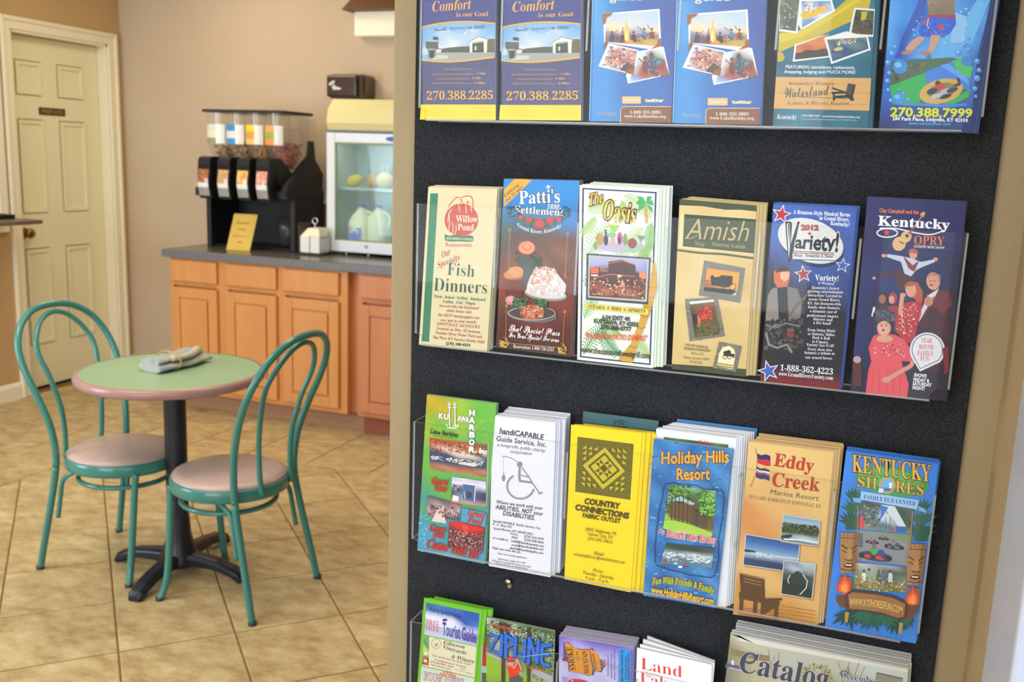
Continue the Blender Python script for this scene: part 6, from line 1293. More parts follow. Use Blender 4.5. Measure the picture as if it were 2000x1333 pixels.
ink.text('On', (690, 800), (728, 806), 26, 'c03c3c', st='sb', ol=('f0e8e0', .05)); ink.text('Beautiful Lake Barkley', (740, 824), (1060, 874), 50, 'dc3c30', w=.015, ol=('f0ece8', .04))
ink.img([(740, 868), (1050, 900), (1036, 1030), (700, 1000)], 'aaaa/baab/ccdc/eeee/eeef', {'a': '35443c', 'b': '4c5c50', 'c': 'a8b8bc', 'd': 'c8d4d4', 'e': '5c7c8c', 'f': '6a8c9c'}); ink.spk([(720, 920), (1030, 955), (1020, 1000), (720, 980)], 60, 20, ['e8ecec', 'c8d4d8', '5a6c70', 'f4f4f0'], 76, .3)
for x, y, c in ((736, 982, 'a83c3c'), (800, 1000, 'b8c0c8'), (866, 1018, '4c50a0'), (830, 1022, 'e8ecec'), (868, 1006, 'c04a3c')): ink.ell(x, y, 15, 8, c, 10)
ink.text('Fun With Friends & Family', (648, 1136), (1046, 1200), 40, '86c838', st='sb', w=.02, ol=('d8443c', .07), sag=-26); ink.text('www.HolidayHillsResort.com', (640, 1190), (1042, 1268), 44, 'e8b03c', w=.04, ol=('4a4028', .03))
ink.build('cover_print', t)
cor = [(664, 134), (1190, 200), (1122, 1306), (606, 1215)]
tc_ = [cpt('H', *p) for p in cor]; o_ = (tc_[2] + tc_[3]) / 2; o_.z = min(p.z for p in tc_); YT = .0075
t = thing('leaflet', 'white bordered leaflet with forest picture strip directly behind the blue water resort leaflets', 'leaflet', (o_.x, o_.y + YT, o_.z), group='white leaflets behind the resort leaflets')
Qd = [p - o_ for p in tc_]; pw = mat('paper_e6e6e4', 'e6e6e4', .5); ew = mat('edge_e2e0e0', 'e2e0e0', .7)
b_ = paper_body('folded_sheet', Qd, .0013, [pw, ew], t)
ink = Ink(lambda x, y: at_y(ox_ + x / s_, oy_ + y / s_, YL) - o_); ox_, oy_, s_ = CROP['H']
ink.img([(714, 190), (1136, 240), (1130, 330), (710, 280)], 'abacba/bacbab', {'a': '4a6a3c', 'b': '6c8c50', 'c': '3c5238'}); ink.text('Eddy', (940, 240), (1016, 248), 30, 'c83c3c', st='sb'); ink.build('cover_print', t)
for k in range(8):
    c = bpy.data.objects.new('leaflet', b_.data); COL.objects.link(c); r1 = random.Random(k)
    c.location = (o_.x + .002 + .0024 * k, o_.y + YT + .0022 + .0024 * k, o_.z + .0008 * k + r1.uniform(0, .0012))
    tag(c, 'white leaflets in the stack between the blue water resort leaflets and the felt', 'leaflet', 'white leaflets behind the resort leaflets')
c = bpy.data.objects.new('leaflet', b_.data.copy()); COL.objects.link(c); c.data.materials.clear(); c.data.materials.append(mat('paper_blue_back', '3f7fae', .5)); c.data.materials.append(mat('edge_blue_back', '4a8ab8', .6))
c.location = (o_.x + .0215, o_.y + .0300, o_.z + .0098); tag(c, 'blue edged leaflet at the very back of the white stack in the fourth pocket', 'leaflet')

# --- third row, 5: marina
cor = [(136, 72), (662, 138), (556, 1216), (36, 1144)]
t, ink = leaf('I', cor, 'tan marina leaflet with two flags, red title and three lake photos', 'd9ae70', edge='d8c4a8', n=8, gap=.0023, dx=.009, dz=.007, blabel='tan marina leaflets stacked behind the front one', grp='tan marina leaflets', back='d8b070')
ink.img([uv(cor, 0, 0), uv(cor, 1, 0), uv(cor, 1, 1), uv(cor, 0, 1)], 'aaaa/aaaa/abaa/bbaa/cbba/cdba/dcbb/bbbb/bbeb/ebbb/eeeb/effe', {'a': 'e2bd76', 'b': 'dcae6a', 'c': 'cf8c4c', 'd': 'd9985a', 'e': 'c9924c', 'f': 'b87a34'})
ink.line([tuple(v[:2]) for v in spline([(176, 112, 0), (188, 180, 0), (178, 270, 0), (146, 356, 0)], 5)], 5, '8a6a4a')
fl = [(188, 146), (210, 158), (240, 152), (268, 162), (270, 226), (240, 224), (214, 216), (188, 206)]; ink.poly(fl, '2f2c66'); ink.poly([(188, 178), (212, 186), (240, 184), (269, 192), (270, 226), (240, 224), (214, 216), (188, 206)], 'c8342c')
fl = [(182, 226), (206, 240), (234, 238), (264, 250), (264, 318), (234, 306), (206, 306), (178, 294)]; ink.poly(fl, '34346c'); ink.line([(181, 252), (206, 264), (234, 264), (264, 276)], 22, 'e8dcd0'); ink.line([(181, 258), (206, 270), (234, 270), (264, 282)], 9, 'b83838')
ink.text('Eddy', (288, 222), (532, 262), 78, 'bf3a26', st='sb', w=-0.0016, ol=('8a6a44', .015)); ink.text('Creek', (276, 348), (570, 382), 84, 'bf3a26', st='sb', w=-0.0016, ol=('8a6a44', .015))
ink.text('Marina Resort', (268, 398), (566, 440), 30, '5a4a3c', w=0); ink.text('ON LAKE BARKLEY IN EDDYVILLE, KY', (138, 424), (582, 486), 22, '7a5c44', st='sb', w=-0.0056, res=1)
def snap(q_, rows, pal, w_=5, c='c8ccd0'):
    ink.poly([(x + 7, y + 8) for x, y in q_], 'a87c48'); ink.poly(q_, c); cx_ = sum(p[0] for p in q_) / 4; cy_ = sum(p[1] for p in q_) / 4
    ink.img([(x + (w_ if x < cx_ else -w_), y + (w_ if y < cy_ else -w_)) for x, y in q_], rows, pal)
snap([(114, 646), (454, 702), (436, 888), (98, 840)], 'aaaa/bbbb/cccc/dddd/eeee/eeff', {'a': '2c4f8c', 'b': '3c6aa8', 'c': '6a94bc', 'd': 'a8b8c4', 'e': '2c4468', 'f': '243858'})
ink.poly([(110, 738), (180, 752), (170, 760), (108, 756)], '2c3440'); ink.line([(150, 768), (250, 778), (446, 800)], 5, 'ccd8e0'); ink.spk([(180, 760), (280, 775), (280, 800), (180, 785)], 30, 9, ['e8eef0', '9cb0bc', 'd0dce4'], 81)
snap([(346, 524), (580, 558), (566, 724), (330, 690)], 'aaaa/bbbb/cdcd/dcdc/eefe/gggg', {'a': '7aa0c4', 'b': 'a0b8c4', 'c': '3c4c34', 'd': '2c3a28', 'e': 'a8b8bc', 'f': 'c8d4d4', 'g': '4c7478'})
ink.spk([(345, 575), (570, 600), (565, 655), (340, 635)], 110, 13, ['2c3a24', '4c6034', '3a4c2c', '5c6c44', '222c20'], 82); ink.poly([(336, 652), (400, 646), (404, 662), (350, 684), (334, 668)], '3a3a34'); ink.line([(350, 676), (450, 680), (565, 700)], 9, 'e4ecec')
snap([(350, 806), (552, 828), (528, 1050), (332, 1018)], 'aabb/abcc/dded/eeed/eeee/eefe', {'a': '7c8c98', 'b': 'b8c0c8', 'c': '9aa6ae', 'd': '4a5450', 'e': '26302c', 'f': '343c34'})
ink.poly([(420, 884), (440, 872), (470, 896), (498, 930), (494, 960), (440, 965), (384, 950), (376, 930), (384, 900)], '2c3834'); ink.line([(392, 898), (376, 930), (384, 950)], 5, 'dce4e4'); ink.line([(470, 896), (498, 936), (490, 980), (452, 1020)], 5, 'ecf0ec'); ink.ell(430, 890, 12, 14, '2c3834', 10)
for y in (1090, 1112, 1134, 1158, 1180): ink.line([(330, y), (480, y + 24), (548, y + 34)], 4, 'b67c3a')
for y in (1080, 1100, 1120): ink.line([(70, y + 20), (330, y + 60)], 5, 'a86c30')
dk = '5a3c22'
for q_ in ([(78, 890), (232, 926), (236, 1060), (86, 1010)], [(76, 1000), (236, 1040), (236, 1076), (76, 1044)], [(80, 1040), (104, 1046), (98, 1122), (76, 1116)], [(166, 1060), (190, 1066), (184, 1140), (160, 1134)], [(232, 1044), (340, 1042), (344, 1054), (240, 1068)], [(212, 1070), (328, 1060), (322, 1086), (220, 1150), (206, 1150)], [(296, 1066), (322, 1066), (314, 1176), (290, 1172)]): ink.poly(q_, dk)
for y in (910, 930): ink.line([(106, y + 8), (216, y + 34)], 5, 'a07c48')
ink.line([(78, 890), (232, 926)], 8, '8a6034'); ink.build('cover_print', t)

# --- third row, 6: family fun centre
cor = [(738, 132), (1312, 214), (1170, 1326), (606, 1226)]
t, ink = leaf('I', cor, 'bright blue fun centre leaflet with carved poles, flames and go karts', '3c82dc', edge='5a9ae8', n=5, gap=.0024, dx=.002, dz=.0025, blabel='bright blue fun centre leaflets behind the front one', grp='bright blue fun centre leaflets', back='3576cc')
ink.img([uv(cor, 0, 0), uv(cor, 1, 0), uv(cor, 1, 1), uv(cor, 0, 1)], 'aab/aba/bab/aab/aba', {'a': '3f88e4', 'b': '377cd8'})
def leafc(x, y, r_, n_, a0, a1, c, sd):
    rd = random.Random(sd)
    for i in range(n_):
        a = a0 + (a1 - a0) * (i + .5) / n_; L_ = r_ * rd.uniform(.75, 1.05); w_ = .16
        ink.poly([(x + r_ * .12 * cos(a - 1.3), y + r_ * .12 * sin(a - 1.3)), (x + L_ * .6 * cos(a - w_), y + L_ * .6 * sin(a - w_)), (x + L_ * cos(a), y + L_ * sin(a)), (x + L_ * .6 * cos(a + w_), y + L_ * .6 * sin(a + w_)), (x + r_ * .12 * cos(a + 1.3), y + r_ * .12 * sin(a + 1.3))], c, lay=(i % 2 == 0))
for x, y in ((776, 590), (1200, 660)):
    leafc(x, y, 120, 9, -pi + .2, -.2, '24523c', 3); leafc(x + 6, y - 80, 110, 8, -pi + .3, -.3, '2e6448', 4); leafc(x + 10, y - 150, 90, 6, -pi * .8, -pi * .2, '2c5c44', 5); ink.poly([(x - 50, y - 60), (x + 60, y - 60), (x + 40, y + 30), (x - 40, y + 30)], '28583f')
ink.ell(1022, 320, 230, 90, '3c9a50', 36, .16); ink.ell(1010, 300, 200, 60, '5ab45c', 30, .16)
ink.text('KENTUCKY', (776, 258), (1262, 322), 104, 'e0b04c', st='sb', w=.004, ol=('3a2c20', .035), v=(0, -1), grow=-0.016); ink.text('SH', (808, 352), (930, 366), 66, 'e0b04c', st='sb', ol=('3a2c20', .035), v=(.03, -1)); ink.text('RES', (1042, 382), (1218, 410), 70, 'e0b04c', st='sb', ol=('3a2c20', .035), v=(.03, -1))
ink.ell(992, 344, 50, 52, 'd8a048', 26); ink.ell(992, 342, 38, 42, '6ab4e8', 22); ink.poly([(958, 360), (1024, 364), (1010, 382), (970, 380)], '3c78c0'); ink.poly([(1004, 326), (1024, 328), (1022, 362), (1004, 360)], 'ecebe4'); ink.poly([(942, 360), (972, 366), (966, 390), (938, 388)], 'e4ecf4')
ink.poly([(776, 420), (830, 424), (826, 452), (790, 446)], '7ab0ec'); ink.poly([(1180, 470), (1226, 488), (1240, 516), (1190, 502)], '7ab0ec'); ink.poly([(832, 380), (1188, 436), (1176, 494), (824, 430)], '9cc8f4'); ink.text('FAMILY FUN CENTER', (846, 426), (1168, 470), 25, '2c4476', st='sb', w=.0)
ink.img([(844, 440), (1160, 490), (1144, 640), (820, 610)], 'ababb/cabdb/cefdc/cgfbd/hgghd/iiihi', {'a': '3c4a38', 'b': '4c6048', 'c': '5c5c48', 'd': '384434', 'e': '4c84b8', 'f': 'd8e0e4', 'g': '5c7088', 'h': '8c9478', 'i': '7c8c4c'})
ink.poly([(956, 462), (1040, 474), (1110, 600), (1060, 596), (990, 500), (960, 560), (950, 600), (946, 520)], 'd4e0ec'); ink.poly([(952, 464), (1000, 480), (950, 560)], '3f78c8'); ink.poly([(1046, 596), (1118, 602), (1114, 636), (1044, 630)], '2f66a8'); ink.poly([(824, 530), (852, 540), (848, 610), (820, 604)], 'd84454'); ink.spk([(850, 460), (950, 470), (940, 600), (850, 590)], 50, 12, ['6a6a54', '2c382c', 'a4a890', '4a5c40'], 91)
for x in (950, 985, 1010): ink.line([(x, 540), (x, 620)], 4, '3c5ca0')
ink.ell(1024, 618, 9, 11, 'c83434', 8)
ink.img([(818, 620), (1142, 650), (1118, 840), (796, 806)], 'aabb/cccb/cccd/cccc/cccc/ccec', {'a': '8c9064', 'b': '7c9454', 'c': '8c8c94', 'd': '9c9c9c', 'e': '7c7c84'})
for i in range(5):
    for j in range(3): ink.poly([(818 + j * 8, 640 + i * 18 + (j % 2) * 9), (826 + j * 8, 640 + i * 18 + (j % 2) * 9), (826 + j * 8, 649 + i * 18 + (j % 2) * 9), (818 + j * 8, 649 + i * 18 + (j % 2) * 9)], '24242c')
for x, y, s3, c in ((900, 690, .6, 'b8423c'), (970, 668, .5, '3c5c3c'), (1036, 716, .9, '6c7c84'), (920, 770, 1.5, 'd8342c')):
    ink.ell(x, y + 8 * s3, 70 * s3, 20 * s3, '3a3a40', 18, .15); ink.poly([(x - 60 * s3, y - 4), (x + 20 * s3, y + 6 * s3), (x + 40 * s3, y + 24 * s3), (x - 40 * s3, y + 12 * s3)], c)
    for dx_ in (-56, -10, 56): ink.ell(x + dx_ * s3, y + (10 + dx_ * .12) * s3, 12 * s3, 12 * s3, '1c1c20', 10)
    ink.ell(x - 6 * s3, y - 14 * s3, 15 * s3, 17 * s3, '4ca04c' if s3 > 1 else '8a8a70', 10); ink.ell(x - 6 * s3, y - 34 * s3, 8 * s3, 9 * s3, '8a5a44', 8); ink.ell(x + 22 * s3, y - 6 * s3, 15 * s3, 14 * s3, '2c4c8c' if s3 > 1 else '4a4a54', 10)
ink.img([(798, 820), (1118, 850), (1100, 1010), (776, 985)], 'abbc/dbcc/efce/gfge/gghg', {'a': 'c8ccc8', 'b': 'a4b0a4', 'c': '4c5448', 'd': '88a078', 'e': '6c8c5c', 'f': '9aa88c', 'g': '5c7c44', 'h': '7a9458'})
for x, y, c in ((848, 900, 'e8ecf0'), (880, 890, '9ca8a4'), (940, 900, '3c6a5c'), (968, 906, '5c6c98'), (1012, 900, 'd0d4d8')): ink.poly([(x - 14, y + 42), (x - 12, y - 10), (x, y - 20), (x + 12, y - 10), (x + 14, y + 42)], c); ink.ell(x, y - 28, 9, 10, '6a4a38', 8)
ink.spk([(800, 900), (1105, 930), (1098, 1005), (785, 980)], 150, 9, ['d86a2c', 'e89040', '5c8c3c', 'e8e4dc', '3c6c34', 'd84c34', '8aac54'], 92)
ink.line([(812, 470), (806, 900)], 7, 'a87c40'); ink.line([(1150, 500), (1110, 1000)], 8, 'a87c40')
def totem(x, y, sc_, tilt):
    f_ = lambda a, b: (x + a * sc_ + b * tilt, y + b * sc_)
    ink.poly([f_(-44, 0), f_(46, 4), f_(40, 90), f_(34, 200), f_(-36, 200), f_(-46, 90)], 'a87c4a'); ink.poly([f_(18, 2), f_(46, 4), f_(40, 90), f_(34, 200), f_(14, 200)], '8a6238')
    for a in (-30, -10, 10, 30): ink.line([f_(a, 2), f_(a, 22)], 3, '5a3c22')
    ink.line([f_(-42, 26), f_(44, 30)], 4, '4a3020'); ink.line([f_(-40, 60), f_(-6, 84)], 7, '3a2618'); ink.line([f_(40, 62), f_(8, 86)], 7, '3a2618'); ink.line([f_(-36, 88), f_(-10, 100)], 5, '3a2618'); ink.line([f_(34, 90), f_(10, 102)], 5, '3a2618')
    ink.poly([f_(-8, 80), f_(10, 80), f_(18, 130), f_(-16, 130)], 'b88a54'); ink.line([f_(-18, 132), f_(0, 140), f_(20, 134)], 5, '3a2618'); ink.ell(*f_(0, 162), 24 * sc_, 12 * sc_, '3c2618', 14); ink.poly([f_(-18, 156), f_(18, 158), f_(14, 166), f_(-14, 164)], 'e0cda0')
    ink.line([f_(-36, 180), f_(0, 190), f_(34, 184)], 5, '4a3020')
totem(762, 632, 1.25, -.06); totem(1180, 700, 1.28, -.1)
ink.poly([(696, 900), (776, 910), (770, 1010), (700, 1000)], '8a6040'); ink.poly([(1124, 970), (1200, 980), (1190, 1080), (1120, 1070)], '8a6040')
for x, y in ((728, 980), (1150, 1056)):
    for k_, c in ((1, 'd8442a'), (.74, 'ee6c34'), (.45, 'f49a54')): ink.poly([(x - 48 * k_, y + 10), (x - 44 * k_, y - 34 * k_), (x - 26 * k_, y - 50 * k_), (x - 8 * k_, y - 66 * k_), (x + 4 * k_, y - 104 * k_), (x + 14 * k_, y - 60 * k_), (x + 30 * k_, y - 66 * k_), (x + 40 * k_, y - 20 * k_), (x + 34 * k_, y + 18), (x, y + 40 * k_)], c)
leafc(760, 1120, 130, 8, .2, pi - .1, '1f4a38', 8); leafc(900, 1130, 130, 9, .2, pi - .2, '245642', 9); leafc(1050, 1150, 120, 9, .2, pi - .2, '1f4a38', 10); leafc(840, 1110, 110, 7, .4, pi - .4, '2c6450', 11); leafc(980, 1130, 120, 7, .4, pi - .4, '2c6450', 12); leafc(1110, 1160, 80, 5, .2, pi - .4, '2c6450', 13)
ink.poly([(732, 1120), (758, 1124), (746, 1188), (730, 1184)], 'b88a54'); ink.poly([(1066, 1186), (1090, 1190), (1082, 1256), (1062, 1252)], 'b88a54'); ink.poly([(680, 1020), (736, 1030), (740, 1100), (700, 1090), (674, 1040)], '6c4a30'); ink.poly([(1120, 1080), (1184, 1076), (1180, 1120), (1140, 1170), (1108, 1160)], '6c4a30')
ink.poly([(736, 1010), (770, 986), (920, 1000), (1040, 1024), (1116, 1064), (1124, 1100), (1110, 1160), (1070, 1172), (960, 1136), (840, 1118), (750, 1112), (728, 1070)], '5a3a26'); ink.poly([(750, 1014), (780, 1000), (920, 1014), (1030, 1036), (1104, 1072), (1096, 1150), (1060, 1158), (950, 1122), (840, 1106), (760, 1100)], '9a7048')
ink.text('WWW.KYSHORESFUN.COM', (756, 1082), (1082, 1134), 44, 'dcb65c', w=.03, ol=('4a3020', .03), sag=-16)
ink.build('cover_print', t)

# --- bottom row, 1: green bordered guide
cor = [(240, 240), (952, 388), (852, 1420), (156, 1290)]
t, ink = leaf('J', cor, 'lime green bordered tourist guide with advert panels, first pocket of the bottom row', '6fba2c', edge='7cc43c', ext=('down', .2286), n=4, gap=.0025, dx=.0135, dz=-.0005, blabel='lime green guides offset right behind the front one', grp='lime green guides')
ink.img([(266, 296), (916, 432), (882, 826), (244, 686)], 'abbcc/bbccc/dddcb/eddee/eeeff/gggee', {'a': '3a6a70', 'b': '4a72b8', 'c': '3458a8', 'd': 'd8dce8', 'e': 'b4bce0', 'f': '6c78b8', 'g': 'c8c8dc'})
ink.text('West Ky Service Providers', (300, 400), (694, 498), 56, '2c3450', w=.015, sh=.05, v=(0, -1)); ink.text('FREE', (270, 576), (424, 610), 76, 'e04038', w=.0, v=(0, -1)); ink.text('FREE', (262, 634), (424, 660), 46, 'e04038', w=.0, v=(0, -1))
ink.text('Tourist Guide', (466, 690), (872, 790), 150, '4a3a90', w=.03, v=(0, -1)); ink.ell(494, 512, 32, 18, '4a3a90', 12)
ink.poly([(240, 700), (880, 838), (856, 1212), (212, 1066)], 'ddd6b4'); ink.img([(240, 700), (302, 712), (296, 1070), (214, 1052)], 'ab/ba/cb/dc/ef/fe', {'a': '7aa880', 'b': '4a8c5c', 'c': 'd8c878', 'd': '9cb890', 'e': 'd0582c', 'f': '5a3428'})
for q_ in ([(236, 900), (282, 908), (280, 944), (236, 938)], [(236, 990), (276, 998), (274, 1030), (236, 1022)]): ink.poly(q_, 'd4dcc0')
ink.ring(386, 800, 60, 60, 4, 'b8705c'); ink.ring(386, 800, 52, 52, 2, 'c89884'); ink.text('A', (362, 826), (404, 832), 44, '6a6a3c', st='scr', w=.01)
K_ = '2f4a40'; ink.text('Glisson', (470, 802), (728, 862), 46, K_, st='sb', sh=.35, v=(0, -1)); ink.text('Vineyards', (460, 856), (750, 936), 46, K_, st='sb', sh=.35, v=(0, -1)); ink.text('& Winery', (570, 972), (850, 1044), 46, K_, st='sb', sh=.35, v=(0, -1))
for s_, a, b in (('Ask About Our Ky Wine Trail', (338, 950), (800, 1064)), ('Complimentary Tasting', (372, 1004), (750, 1096)), ('270-388-9463  Open', (318, 1030), (600, 1092)), ('www.winery.com', (322, 1064), (560, 1118))): ink.text(s_, a, b, 22, '8a4a68', st='sb', w=.0, v=(0, -1), res=1)
for s_, a, b in (('Paducah', (680, 1110), (740, 1124)), ('Princeton  Eddyville', (620, 1120), (840, 1180))): ink.text(s_, a, b, 14, '7a7a68', st='sb', w=-0.004, v=(0, -1), res=1)
ink.poly([(210, 1076), (856, 1222), (836, 1420), (190, 1290)], 'd2cfca')
for i in range(9):
    a = -pi * .95 + pi * .9 * i / 8; c_ = (520, 1235); ink.line([(c_[0] + 60 * cos(a), c_[1] + 55 * sin(a)), (c_[0] + 125 * cos(a), c_[1] + 105 * sin(a))], 16, 'd05a2c')
ink.text('FOUR PINES', (236, 1236), (720, 1330), 96, 'c8c4ba', st='sb', ol=('8a3424', .035), v=(0, -1))
ink.build('cover_print', t)

# yellow and red leaflet edge between the guide and the zipline leaflet
cor_ = [(952, 545), (1006, 560), (1000, 1300), (930, 1290)]
tc_ = [cpt('J', *p) for p in cor_]; o_ = (tc_[2] + tc_[3]) / 2; o_.z = min(p.z for p in tc_)
t = thing('leaflet', 'yellow and red leaflet showing as a strip between lime guides and zipline leaflet', 'leaflet', (o_.x, o_.y + .004, o_.z))
W_ = .07; bl_ = tc_[3] - o_; br_ = tc_[2] - o_
paper_body('folded_sheet', [tc_[0] - o_ - Vector((.03, 0, 0)), tc_[1] - o_ + Vector((.02, 0, -.003)), br_ + Vector((.02, 0, -.12)), bl_ + Vector((-.03, 0, -.12))], .0013, [mat('paper_f0dc30', 'e8dc3c', .5), ew], t)
ox_, oy_, s_ = CROP['J']; ink = Ink(lambda x, y: at_y(ox_ + x / s_, oy_ + y / s_, YL) - o_)
ink.poly([(905, 800), (1020, 835), (1016, 1100), (890, 1075)], 'd8342a'); ink.poly([(890, 1080), (1016, 1100), (1014, 1180), (885, 1160)], 'b4d0d8'); ink.poly([(885, 1160), (1014, 1185), (1012, 1330), (880, 1300)], '4c6a3c'); ink.build('cover_print', t)

# --- bottom row, 2: zipline
cor = [(1002, 480), (1838, 652), (1812, 1420), (1000, 1260)]
t, ink = leaf('J', cor, 'zipline leaflet with tall blue letters and a red helmeted rider in woods', '4c6a34', edge='c4d0b8', ext=('down', .2286), n=1, blabel='second zipline leaflet right behind the front one', grp='zipline leaflets')
ink.img([(1004, 482), (1836, 652), (1816, 1420), (996, 1260)], 'abcbdb/cbabcb/babbdc/dedccc/gfeddh/ggfhhc/ggggff/hhgggg', {'a': 'c4ccc8', 'b': '55694a', 'c': '7c9474', 'd': '44583c', 'e': 'b0b4ac', 'f': 'a4a48c', 'g': '8cb42c', 'h': '7a9c40'})
ink.spk([(1010, 500), (1836, 680), (1830, 900), (1010, 760)], 240, 24, ['34452c', '5c7a48', '8aa880', '2c3a28', '9cb49c', 'c0ccc4'], 101, .8); ink.spk([(1600, 900), (1830, 950), (1815, 1330), (1560, 1280)], 90, 16, ['4c6438', '8cac5c', 'a8b898', '34482c'], 102)
ink.poly([(1002, 895), (1190, 975), (1190, 1010), (1002, 920)], 'b0a8ac'); ink.poly([(1570, 1090), (1816, 1190), (1812, 1290), (1560, 1150)], 'a8a4ac')
for x0_, x1_, y0_, w_ in ((1180, 1210, 540, 46), (1530, 1520, 600, 38)): ink.line([(x0_, y0_), (x1_, 960), (x1_, 1400)], w_, '453a2c')
ink.spk([(1170, 530), (1290, 560), (1300, 650), (1170, 660)], 26, 18, ['4a2c28', '6a3c34', '3c2c24'], 103)
ink.text('Kentucky Shores', (1040, 568), (1412, 660), 36, 'e0662c', st='sb', sh=.2, v=(0, -1), ol=('5a3428', .02), res=1)
Zc = '2f6cd4'
for c_, w_, d_ in (('1c2c4c', 50, 7), (Zc, 38, 0)):
    ink.lay(); ink.lay()
    for pts in ([(1048, 680), (1140, 706), (1046, 866), (1180, 920)], [(1196, 690), (1180, 930)], [(1244, 676), (1244, 960)], [(1250, 690), (1326, 740), (1318, 800), (1254, 830)], [(1366, 720), (1348, 940), (1420, 930)], [(1476, 750), (1462, 990)], [(1534, 724), (1516, 1030)], [(1540, 740), (1620, 1010)], [(1644, 750), (1622, 1020)], [(1690, 800), (1676, 1000), (1700, 1040), (1770, 1056)], [(1694, 820), (1790, 806)], [(1690, 910), (1760, 922)]):
        ink.line([(x + d_, y + d_) for x, y in pts], w_, c_)
        ink.lay()
        for x, y in pts: ink.ell(x + d_, y + d_, w_ / 2, w_ / 2, c_, 10, lay=False)
    ink.lay()
ink.line([(1380, 960), (1480, 944), (1822, 905)], 7, '9ab8c4'); ink.line([(1370, 962), (1420, 1050), (1440, 1150)], 6, '9ab8c4')
ink.poly([(1262, 1070), (1320, 1050), (1400, 1064), (1450, 1100), (1440, 1130), (1400, 1120), (1380, 1190), (1290, 1190)], 'dd3a2a'); ink.ell(1306, 1028, 42, 40, 'd89070', 14); ink.poly([(1258, 1000), (1266, 960), (1310, 944), (1346, 966), (1344, 1000)], 'd8383c'); ink.line([(1262, 1004), (1340, 1004)], 14, '34303c')
ink.line([(1330, 1090), (1370, 1050), (1384, 970)], 24, 'd89070'); ink.line([(1440, 1110), (1410, 1040), (1386, 975)], 22, 'd89070'); ink.ell(1384, 960, 18, 16, '6a5c70', 10); ink.poly([(1290, 1190), (1390, 1180), (1450, 1215), (1440, 1290), (1380, 1260), (1300, 1330), (1284, 1260)], '5a5058')
ink.text('Canopy Tours', (1480, 1070), (1760, 1154), 34, 'e0662c', st='sb', sh=.2, v=(0, -1), res=1)
ink.build('cover_print', t)

# --- bottom row, 3: lilac mountain booklet stack
cor = [(70, 370), (924, 512), (912, 1300), (68, 1180)]
zt = cpt('K', 70, 370); vb = ray(790 * 0 + 1080 + 145 / 5.882, 1180 + 240 / 5.882); dyb = (zt.z - EYE) / (vb[2] / vb[1]) - YL
t, ink = leaf('K', cor, 'lilac leaflet with wooden mountain sign printed sideways, front of a thick pile', 'b4acd4', edge='d3ccc0', ext=('down', .2286), n=13, gap=max(.0017, min(.0026, (dyb - .002) / 13)), dx=.0005, blabel='lilac leaflets in the thick pile behind the front one', grp='lilac mountain leaflets', jit=.0007)
ink.img([(70, 370), (924, 512), (912, 1300), (66, 1180)], 'abaaab/bccddb/cdccdb/cdcdcb/dccdcb/cdcccb', {'a': '6a58b0', 'b': '8c80c4', 'c': 'c0b8dc', 'd': 'aca4d0'}); ink.poly([(752, 508), (918, 536), (908, 1300), (744, 1280)], '3c90d4'); ink.poly([(890, 530), (924, 536), (914, 1300), (884, 1290)], '6c60b0')
ink.poly([(120, 440), (180, 440), (240, 500), (330, 520), (420, 520), (450, 500), (490, 560), (545, 640), (600, 700), (560, 790), (480, 780), (470, 820), (410, 830), (310, 800), (180, 780), (170, 660), (120, 660)], '5a4a78')
ink.poly([(132, 446), (176, 452), (236, 500), (320, 528), (420, 534), (432, 640), (456, 740), (446, 820), (410, 820), (300, 792), (192, 782), (180, 660)], 'd08c34'); ink.poly([(424, 510), (480, 550), (530, 590), (556, 770), (484, 786), (450, 650)], 'cf8a32')
K_ = '3c2418'
ink.text('SMOKE', (262, 764), (222, 496), 66, K_, st='sb', w=-0.0008, v=(-1, .05)); ink.text('ON THE', (300, 640), (284, 545), 20, K_, st='sb', w=-0.0016, v=(-1, .05)) 
ink.text('MOUNTAIN', (418, 800), (388, 540), 56, K_, st='sb', w=-0.0008, v=(-1, .05)); ink.text('Musical Comedy', (510, 770), (470, 570), 26, K_, st='sb', w=0, v=(-1, .05), res=1)
ink.spk([(110, 600), (176, 620), (176, 670), (110, 650)], 18, 14, ['8a4428', 'a85c34', '6a3420'], 111); ink.spk([(556, 640), (600, 650), (600, 720), (556, 720)], 16, 18, ['a85c54', '7a4458', 'c87a50'], 112)
for x, s_, y0_, y1_ in ((640, 'Featuring songs and', 830, 590), (680, 'Special Saturday matinees', 860, 570), (716, 'All ages at 7 and 8 pm. July 4 & up', 880, 530)): ink.text(s_, (x, y0_), (x - 2, y1_), 17, '4a4478', st='sb', w=-0.0016, v=(-1, .02), res=1)
for x, s_, y0_, y1_, c in ((806, 'Badgett Playhouse, Grand Rivers, KY', 900, 530, '2c3458'), (850, 'Tickets and show times', 870, 600, '2c5888'), (880, 'www.grandriversvariety.com', 900, 570, '2c4878')): ink.text(s_, (x, y0_), (x - 2, y1_), 26, c, st='sb', w=0, v=(-1, .02), res=1)
ink.poly([(180, 880), (230, 864), (320, 868), (400, 890), (420, 1000), (160, 960)], 'c42c34'); ink.ell(222, 886, 16, 9, 'e8a8a0', 8); ink.poly([(108, 830), (180, 850), (150, 960), (100, 950)], '9c90c0')
ink.build('cover_print', t)

